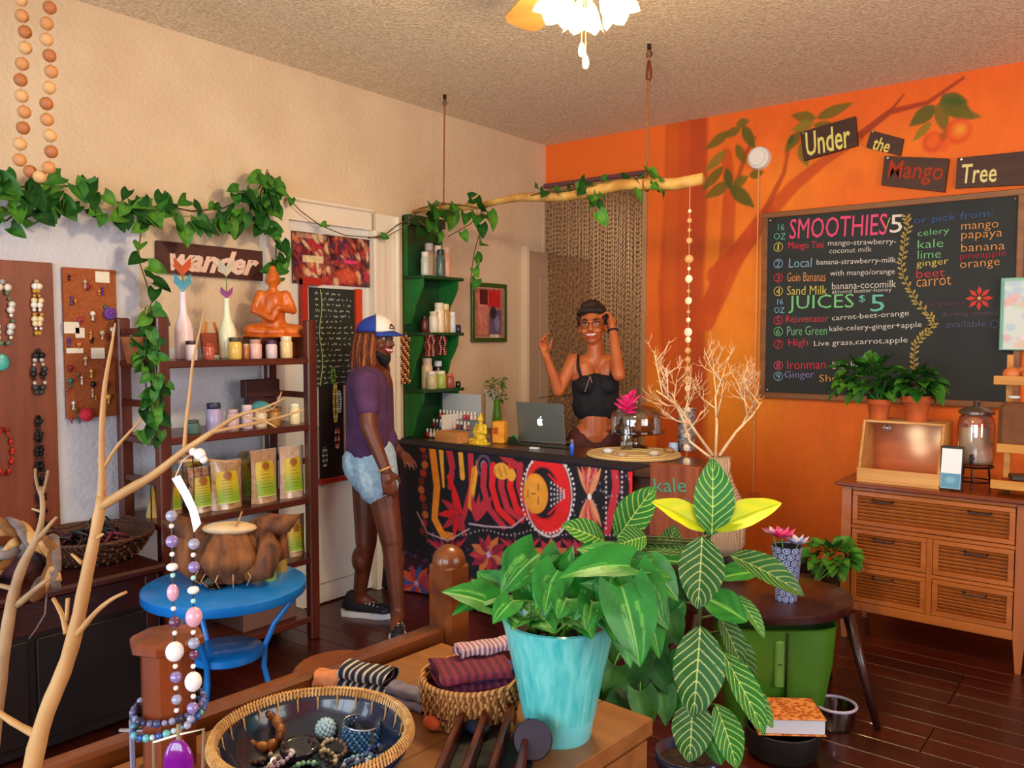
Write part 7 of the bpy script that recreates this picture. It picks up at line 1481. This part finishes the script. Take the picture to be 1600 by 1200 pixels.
# terracotta pots on box
tc=mat('terracotta','a84818','c46028',kind='noise',scale=14,rough=.8,bump=.1)
def tpot(x,y,z,r,h,lab,nl,sp,cx=0):
    t=thing('terracotta_pot_plant',lab,'potted plant',(x,y,z)); mb=MB(); mb.lathe([(r*.68,0),(r*.88,h*.72),(r*.9,h*.74),(r,h*.74),(r*1.02,h),(r*.9,h),(r*.85,h*.8),(0,h*.85)],(0,0,0),26); mb.build('pot',tc,t,local=True,auto=40)
    for i in range(nl):
        d=Vector((random.gauss(0,1),random.gauss(0,.8),random.gauss(0,.8)+.3)).normalized(); q=V(x,y,z+h+sp*.45)+V(cx,0,0)*random.random()+V(d.x*sp,d.y*sp*.7,d.z*sp*.75)*random.uniform(.3,1); e=q+(d+V(0,-.2,-.6)).normalized()*.065
        inst(vine_leaf,'leaf',t,lmx(q,e,d+V(0,-.6,.6),.058,par=t),lv[[2,0,1,2][i%4]])
    for k in range(7): stem(t,V(x,y,z+h*.85),V(x+random.uniform(-sp,sp)*.6,y+random.uniform(-sp,sp)*.4,z+h+random.uniform(.2,.7)*sp),.003,.0)
pz=BH+.0; q=ony(1431,650,yb0+.17); tpot(q.x,yb0+.18,pz,.068,.125,'terracotta pot with a trailing green plant on the display box, right one',70,.11)
q=ony(1369,650,yb0+.17); tpot(q.x+.01,yb0+.18,pz,.062,.10,'shadowed terracotta pot with a dense leafy plant, left one on box',110,.17,-.12)
# framed card
a=ony(1469,700,dY0+.03); b=ony(1503,764,dY0+.03); t=thing('tablet_card_stand','upright white and blue card in a black edged stand by the box','card stand',((a.x+b.x)/2,dY0+.03,DZ)); zt2=at(1487,690,3.85).z
Mx=Matrix.Rotation(R(-10),3,'X'); cx_=(a.x+b.x)/2; w_=b.x-a.x
mb=MB(); mb.box(V(cx_,dY0+.04,DZ+.105),(w_,.010,.205),M=Mx,bev=.003); mb.build('stand_frame',mat('black_plastic','141414'),t)
cv=Can(w_*.88,.185,.004,'eef2f6'); cv.rect(0,0,cv.w,.07,'4a90b0'); cv.ell(cv.w*.5,.04,.02,.015,'88c0d0',0,.6,.01); cv.sheet('card_print',lambda X,Y:(X+cx_-cv.w/2,dY0+.034-.1736*(Y-.0925)*-1,DZ+.012+Y*.985),ATTS,t)
mb=MB(); mb.box(V(cx_,dY0+.075,DZ+.06),(.02,.004,.13),M=Matrix.Rotation(R(25),3,'X')); mb.build('prop_leg',mat('black_plastic','141414'),t)
# glass drink dispenser
q=ony(1523,745,dY0+.22); DX_=q.x; t=thing('drink_dispenser','tall glass drink dispenser with metal lid and spigot on dresser','dispenser',(DX_,dY0+.22,DZ))
st_=mat('dark_metal','3a3430',rough=.3,metal=.8); mb=MB()
for k in range(3): a_=k*2*PI/3+.5; mb.cyl((.07*math.cos(a_),.07*math.sin(a_),0),(.06*math.cos(a_),.06*math.sin(a_),.10),.005,.005,6)
mb.torus((0,0,.10),.075,.006,(0,0,1),26,6); mb.torus((0,0,.03),.072,.004,(0,0,1),26,5); mb.build('wire_stand',st_,t,local=True)
mb=MB(); mb.lathe([(.0,.105),(.072,.107),(.078,.13),(.080,.30),(.072,.335),(.06,.345)],(0,0,0),28,caps=False); mb.build('glass_jar',glassm('dispenser_glass','fff4ea',.03,.5),t,local=True,smooth=True)
mb=MB(); mb.lathe([(.0,.112),(.066,.114),(.07,.14),(.071,.285),(.0,.286)],(0,0,0),24,caps=False); mb.build('milky_liquid',mat('milky_liquid','f4ece0',rough=.2,coat=.5),t,local=True,smooth=True)
mb=MB(); mb.lathe([(.066,.345),(.078,.35),(.078,.362),(.05,.378),(.02,.385),(.012,.39),(.018,.405),(.008,.415)],(0,0,0),26); mb.build('lid',mat('pewter','7a7064',rough=.3,metal=.7),t,local=True,auto=50)
mb=MB(); mb.cyl((0,-.07,.145),(0,-.115,.145),.011,.009,10); mb.cyl((0,-.105,.165),(0,-.105,.118),.008,.007,8); mb.build('spigot',st_,t,local=True)
# right edge rack with trays
rx0=ony(1556,600,dY0+.1).x; t=thing('tiered_fruit_rack','yellow pine tiered rack at the right edge of dresser','rack',(rx0+.15,dY0+.2,DZ)); yp=wood('yellow_pine','b87820','d89a3c',0,9,.5)
zt3=lambda py: at(1575,py,3.75).z
for z,nm in ((zt3(600),'tray_board'),(zt3(762),'tray_board'),(zt3(705),'tray_board')): 
    w0=.0 if nm else 0; mb=MB(); mb.bb((rx0+(.0 if z!=zt3(705) else .02),dY0+.04,z),(rx0+.34,dY0+.30,z+.012),bev=.002); mb.build('tray_board',yp,t)
    mb=MB(); mb.bb((rx0+(.0 if z!=zt3(705) else .02),dY0+.03,z),(rx0+.34,dY0+.04,z+.04),bev=.002); mb.build('tray_lip',yp,t)
for y in (dY0+.05,dY0+.27): mb=MB(); mb.bb((rx0+.31,y,DZ),(rx0+.335,y+.025,zt3(545))); mb.build('rack_post',yp,t)
for y in (dY0+.27,): mb=MB(); mb.bb((rx0+.02,y,DZ),(rx0+.045,y+.025,zt3(555))); mb.build('rack_post',yp,t)
zf=zt3(600)+.012
for k,(dx,dy,c_,lab) in enumerate(((.06,.10,'c85a2c','orange peach at left front of the top rack tray'),(.13,.11,'b84a28','reddish peach second in the top rack tray'),(.10,.18,'d07a38','golden peach behind in the top rack tray'))):
    mb=MB(); mb.sph((rx0+dx,dY0+dy,zf+.033),(.036,.036,.033),16,10); one(mb,'peach',mat('peach_'+c_,c_,'e09048',kind='noise',scale=8,rough=.5),lab,'fruit',smooth=True)
mb=MB(); bz=zt3(705)+.012; mb.box((rx0+.1,dY0+.12,bz+.105),(.17,.1,.21),bev=.02); one(mb,'brown_canister',mat('brown_suede','6a4024','7a4c2c',kind='noise',scale=30,rough=.85),'tall rounded brown canister on the rack middle tray','canister')
for k,(dx,z_,sx_,c_,lab) in enumerate(((.09,0,.12,'b81c1c','red packet lying on the lowest rack tray'),(.2,0,.09,'d8d0b8','cream packet right of the red packet on rack'),(.12,.026,.11,'3a3a28','dark olive packet on top of the red packet'))):
    mb=MB(); mb.box((rx0+dx,dY0+.12,zt3(762)+.012+.0125+z_),(sx_,.09,.024),.15*k,bev=.004); one(mb,'small_packet',mat('packet_'+c_,c_,rough=.4),lab,'packet')
mb=MB(); mb.torus((rx0+.07,dY0+.12,bz+.235),.02,.007,(0,0,1),16,6); one(mb,'white_cord_coil',mat('white_plastic','e8e6e0'),'small white coil on top of the brown canister','coil',smooth=True)
# ================= CEILING FAN LIGHT =================
fc_=V(*LD(.22,2.5,0)[:2],0); t=thing('ceiling_fan','ceiling fan with brass hub and frosted tulip lights','ceiling fan',(fc_.x,fc_.y,H)); DR=-.13
br_=mat('antique_brass','b88a40',rough=.3,metal=.8); mb=MB(); mb.lathe([(.07,0),(.06,-.05),(.018,-.06),(.018,-.10+DR),(.10,-.12+DR),(.12,-.15+DR),(.11,-.20+DR),(.06,-.23+DR),(.05,-.27+DR),(.0,-.28+DR)][::-1],(0,0,0),28); mb.build('motor_hub',br_,t,local=True,smooth=True)
bl_=wood('fan_blade_wood','a87838','c89850',0,6,.4,.2)
for k in range(4):
    a=YAW+R(18+90*k); d=V(math.cos(a),math.sin(a),0); x_=V(-d.y,d.x,0); Mb=Matrix((d,x_,ZU)).transposed()@Matrix.Rotation(R(12),3,'X')
    mb=MB(); pr=[(.20,-.05),(.35,-.065),(.58,-.07),(.62,-.05),(.63,0),(.62,.05),(.58,.07),(.35,.065),(.20,.05)]; mb.poly([Mb@V(a_,b_,0)+V(0,0,-.17+DR) for a_,b_ in pr],Mb@V(0,0,.008)); o=mb.build('blade',bl_,t,local=True); mb=MB(); mb.box(Mb@V(.16,0,0)+V(0,0,-.17+DR),(.13,.035,.008),M=Mb); mb.build('blade_arm',br_,o,local=True)
for k,ang in enumerate((-12,192,90)):
    a=YAW+R(ang); d=V(math.cos(a),math.sin(a),0); s0=d*.055+V(0,0,-.265+DR); ax=(d*.45+V(0,0,-.9)).normalized(); c_=s0+ax*.02
    mb=MB(); mb.tube([d*.03+V(0,0,-.25+DR),d*.05+V(0,0,-.255+DR),s0+ax*.02],.012,8); mb.build('lamp_arm',br_,t,local=True,smooth=True)
    mb=MB(); n=24; X,Y=basis(ax); rs=[]
    for (r,h) in ((.022,0),(.038,.02),(.048,.045),(.050,.065),(.060,.085)):
        rs.append([c_+ax*(h+(.008*math.cos(6*2*PI*i/n) if h>.07 else 0))+(X*math.cos(2*PI*i/n)+Y*math.sin(2*PI*i/n))*r*(1+(.08*math.cos(6*2*PI*i/n) if h>.06 else 0)) for i in range(n)])
    mb.ring(rs,True,False); mb.build('tulip_shade',mat('frosted_shade','ffdf9c',emit=2.2,rough=.4),t,local=True,smooth=True)
    mb=MB(); mb.sph(c_+ax*.055,.028,12,8); mb.build('bulb',mat('lit_bulb','fff4dc',emit=22),t,local=True,smooth=True)
    l=bpy.data.lights.new('bulb_light','POINT'); l.energy=30; l.color=(1,.74,.42); l.shadow_soft_size=.05; o=bpy.data.objects.new('bulb_light',l); COL.objects.link(o); o.location=V(fc_.x,fc_.y,H)+c_+ax*.13+V(0,0,0)
dF=2.5
for (px,py0,py1) in ((909,10,84),(915,30,103)):
    b_=at(px,py1-8,dF); mb=MB(); mb.tube([V(fc_.x,fc_.y,H-.27+DR),V(b_.x,b_.y,H-.33+DR),b_],.0015,4); o=mb.build('pull_chain',br_,t); q=MB(); c_=b_; q.lathe([(.004,.016),(.010,.0),(.009,-.018),(.003,-.026)],c_,12); q.build('pull_knob',MC['pearl'],o,smooth=True)
# ================= HANGING BRANCH =================
hbm=mat('hanging_branch_bark','a8742c','dcb060',kind='noise',scale=9,rough=.6,bump=.3)
L0=ony(646,331,-1.445); L1=ony(1098,279,-1.445); t=thing('hanging_branch','long peeled branch hung horizontally from ceiling ropes over the counter','branch',(L0+L1)/2)
N=14; P=[L0.lerp(L1,i/N)+V(0,.01*math.sin(i),.012*math.sin(i*1.3)) for i in range(N+1)]; P[0]=L0; P[-1]=L1; mb=MB(); mb.tube(P,[.012+.017*min(1,(i/N)*1.4)+.002*math.sin(i*2.1) for i in range(N+1)],12); mb.build('limb',hbm,t,smooth=True)
mb=MB(); mb.tube([P[3],P[3]+V(.06,-.02,.03),P[3]+V(.16,-.03,.06)],[.009,.007,.004],7); mb.build('side_twig',hbm,t,smooth=True)
for k,(px,py) in enumerate(((693,155),(1010,78))):
    b_=ony(px,(325,288)[k],-1.445); tpp=V(b_.x,-1.43,H); tr=thing('hanging_rope',['left thin rope holding the branch from the ceiling','right rope with wooden toggle holding the branch from the ceiling'][k],'rope',b_)
    mb=MB(); mb.tube([b_-V(0,0,.03),b_.lerp(tpp,.5),tpp],.005 if k==0 else .006,7); mb.build('cord',mat('rope_brown','7a4a22','9a6434',kind='noise',scale=70,rough=.9),tr); mb=MB(); mb.torus(b_,.032,.006,(1,0,0),16,6); mb.build('loop',MC['rope_brown'],tr,smooth=True)
    mb=MB(); z=H-(.02 if k==0 else .12); mb.tube([tpp,tpp-V(0,0,.03)],.01,8); mb.torus(tpp-V(0,0,.05),.014,.003,(0,1,0),14,5); mb.build('ceiling_hook',st_,tr)
    if k: mb=MB(); mb.lathe([(.006,0),(.017,.02),(.014,.06),(.008,.10)],tpp-V(0,0,.18),12); mb.build('toggle',mat('toggle_wood','6a3014',rough=.5),tr,smooth=True)
t=thing('branch_vine','sparse pothos vine twined along the hanging branch','plant',ony(760,330,-1.45))
def HV(px,py,y=-1.47): return ony(px,py,y)
vine(t,[HV(655,326),HV(670,322),HV(700,318),HV(730,322),HV(755,326)],13,.10,.06,.004,.2); vine(t,[HV(655,345),HV(672,360),HV(690,372)],6,.09,.05,.004,.2); vine(t,[HV(745,330),HV(750,360),HV(740,400),HV(735,440)],7,.075,.04,.003,.5)
vine(t,[HV(830,305),HV(850,300),HV(880,298),HV(905,292),HV(935,290),HV(965,288)],9,.085,.05,.004,.3); vine(t,[HV(905,295),HV(925,312),HV(932,335)],5,.085,.03,.003,.6); vine(t,[HV(985,285),HV(1010,272),HV(1030,285)],9,.085,.05,.003,.2); vine(t,[HV(756,328),HV(735,350),HV(700,370)],2,.07,.03,.003,.4)
mb=MB(); mb.tube([HV(655,330),onx(640,342,.12),onx(620,352,.11),onx(600,368,.10),onx(575,372,.10)],.004,5); mb.build('loose_tendril',mat('vine_stem','5a4a22'),t)
# shell string mobile
q0=ony(1078,287,-1.445); q1=ony(1062,730,-1.72); t=thing('shell_string','string of pale shell discs hanging from the branch end','mobile',q0); cm_=mat('capiz','f4d8b0','ffe8cc',kind='noise',scale=20,rough=.25,coat=.5); cm2=mat('capiz_dim','c08848','d8a060',kind='noise',scale=20,rough=.4,alpha=.9)
mb=MB(); zs=[(330,3,0),(345,4,1),(360,3,1),(376,5,1),(405,7,1),(420,3,0),(436,6.5,0),(455,3,1),(470,6,0),(487,3,1),(500,4,0),(519,7,0),(531,5,0),(548,5,1),(562,5,1),(577,5,1),(592,5,1),(607,5,0),(622,5,1),(640,5,0),(660,6,0),(680,5,0),(700,6,0),(722,6.5,0)]
pt=[q0]+[V(q0.x+(q1.x-q0.x)*0,q0.y,ony(1075,y,-1.445).z) for y,_,_ in zs]; mb.tube(pt,.0015,4); mb.build('cord',MC['twine'],t)
for (y,r,k),p_ in zip(zs,pt[1:]):
    s=r*(p_-CAM).dot(FW)/FPX; mb=MB(); mb.sph(p_,(s,s*.35,s),12,8,M=Matrix.Rotation(.4*k,3,'Z')); mb.build('shell_disc',(cm_,cm2)[k],t,smooth=True)
# thin pale blue-white panels over the lower left wall
ym_=onx(222,600,0).y; mb=MB(); mb.bb((-.0,-5.6,.112),(.0012,ym_,2.06)); mb.bb((-.0,ym_,.112),(.0012,ya-.15,1.45)); o=mb.build('pale_lower_panel',mat('pale_blue_white','c9ccd6','d4d8e0',kind='noise',scale=3,rough=.85,bump=.5,bscale=45),bpy.data.objects['wall_left'])
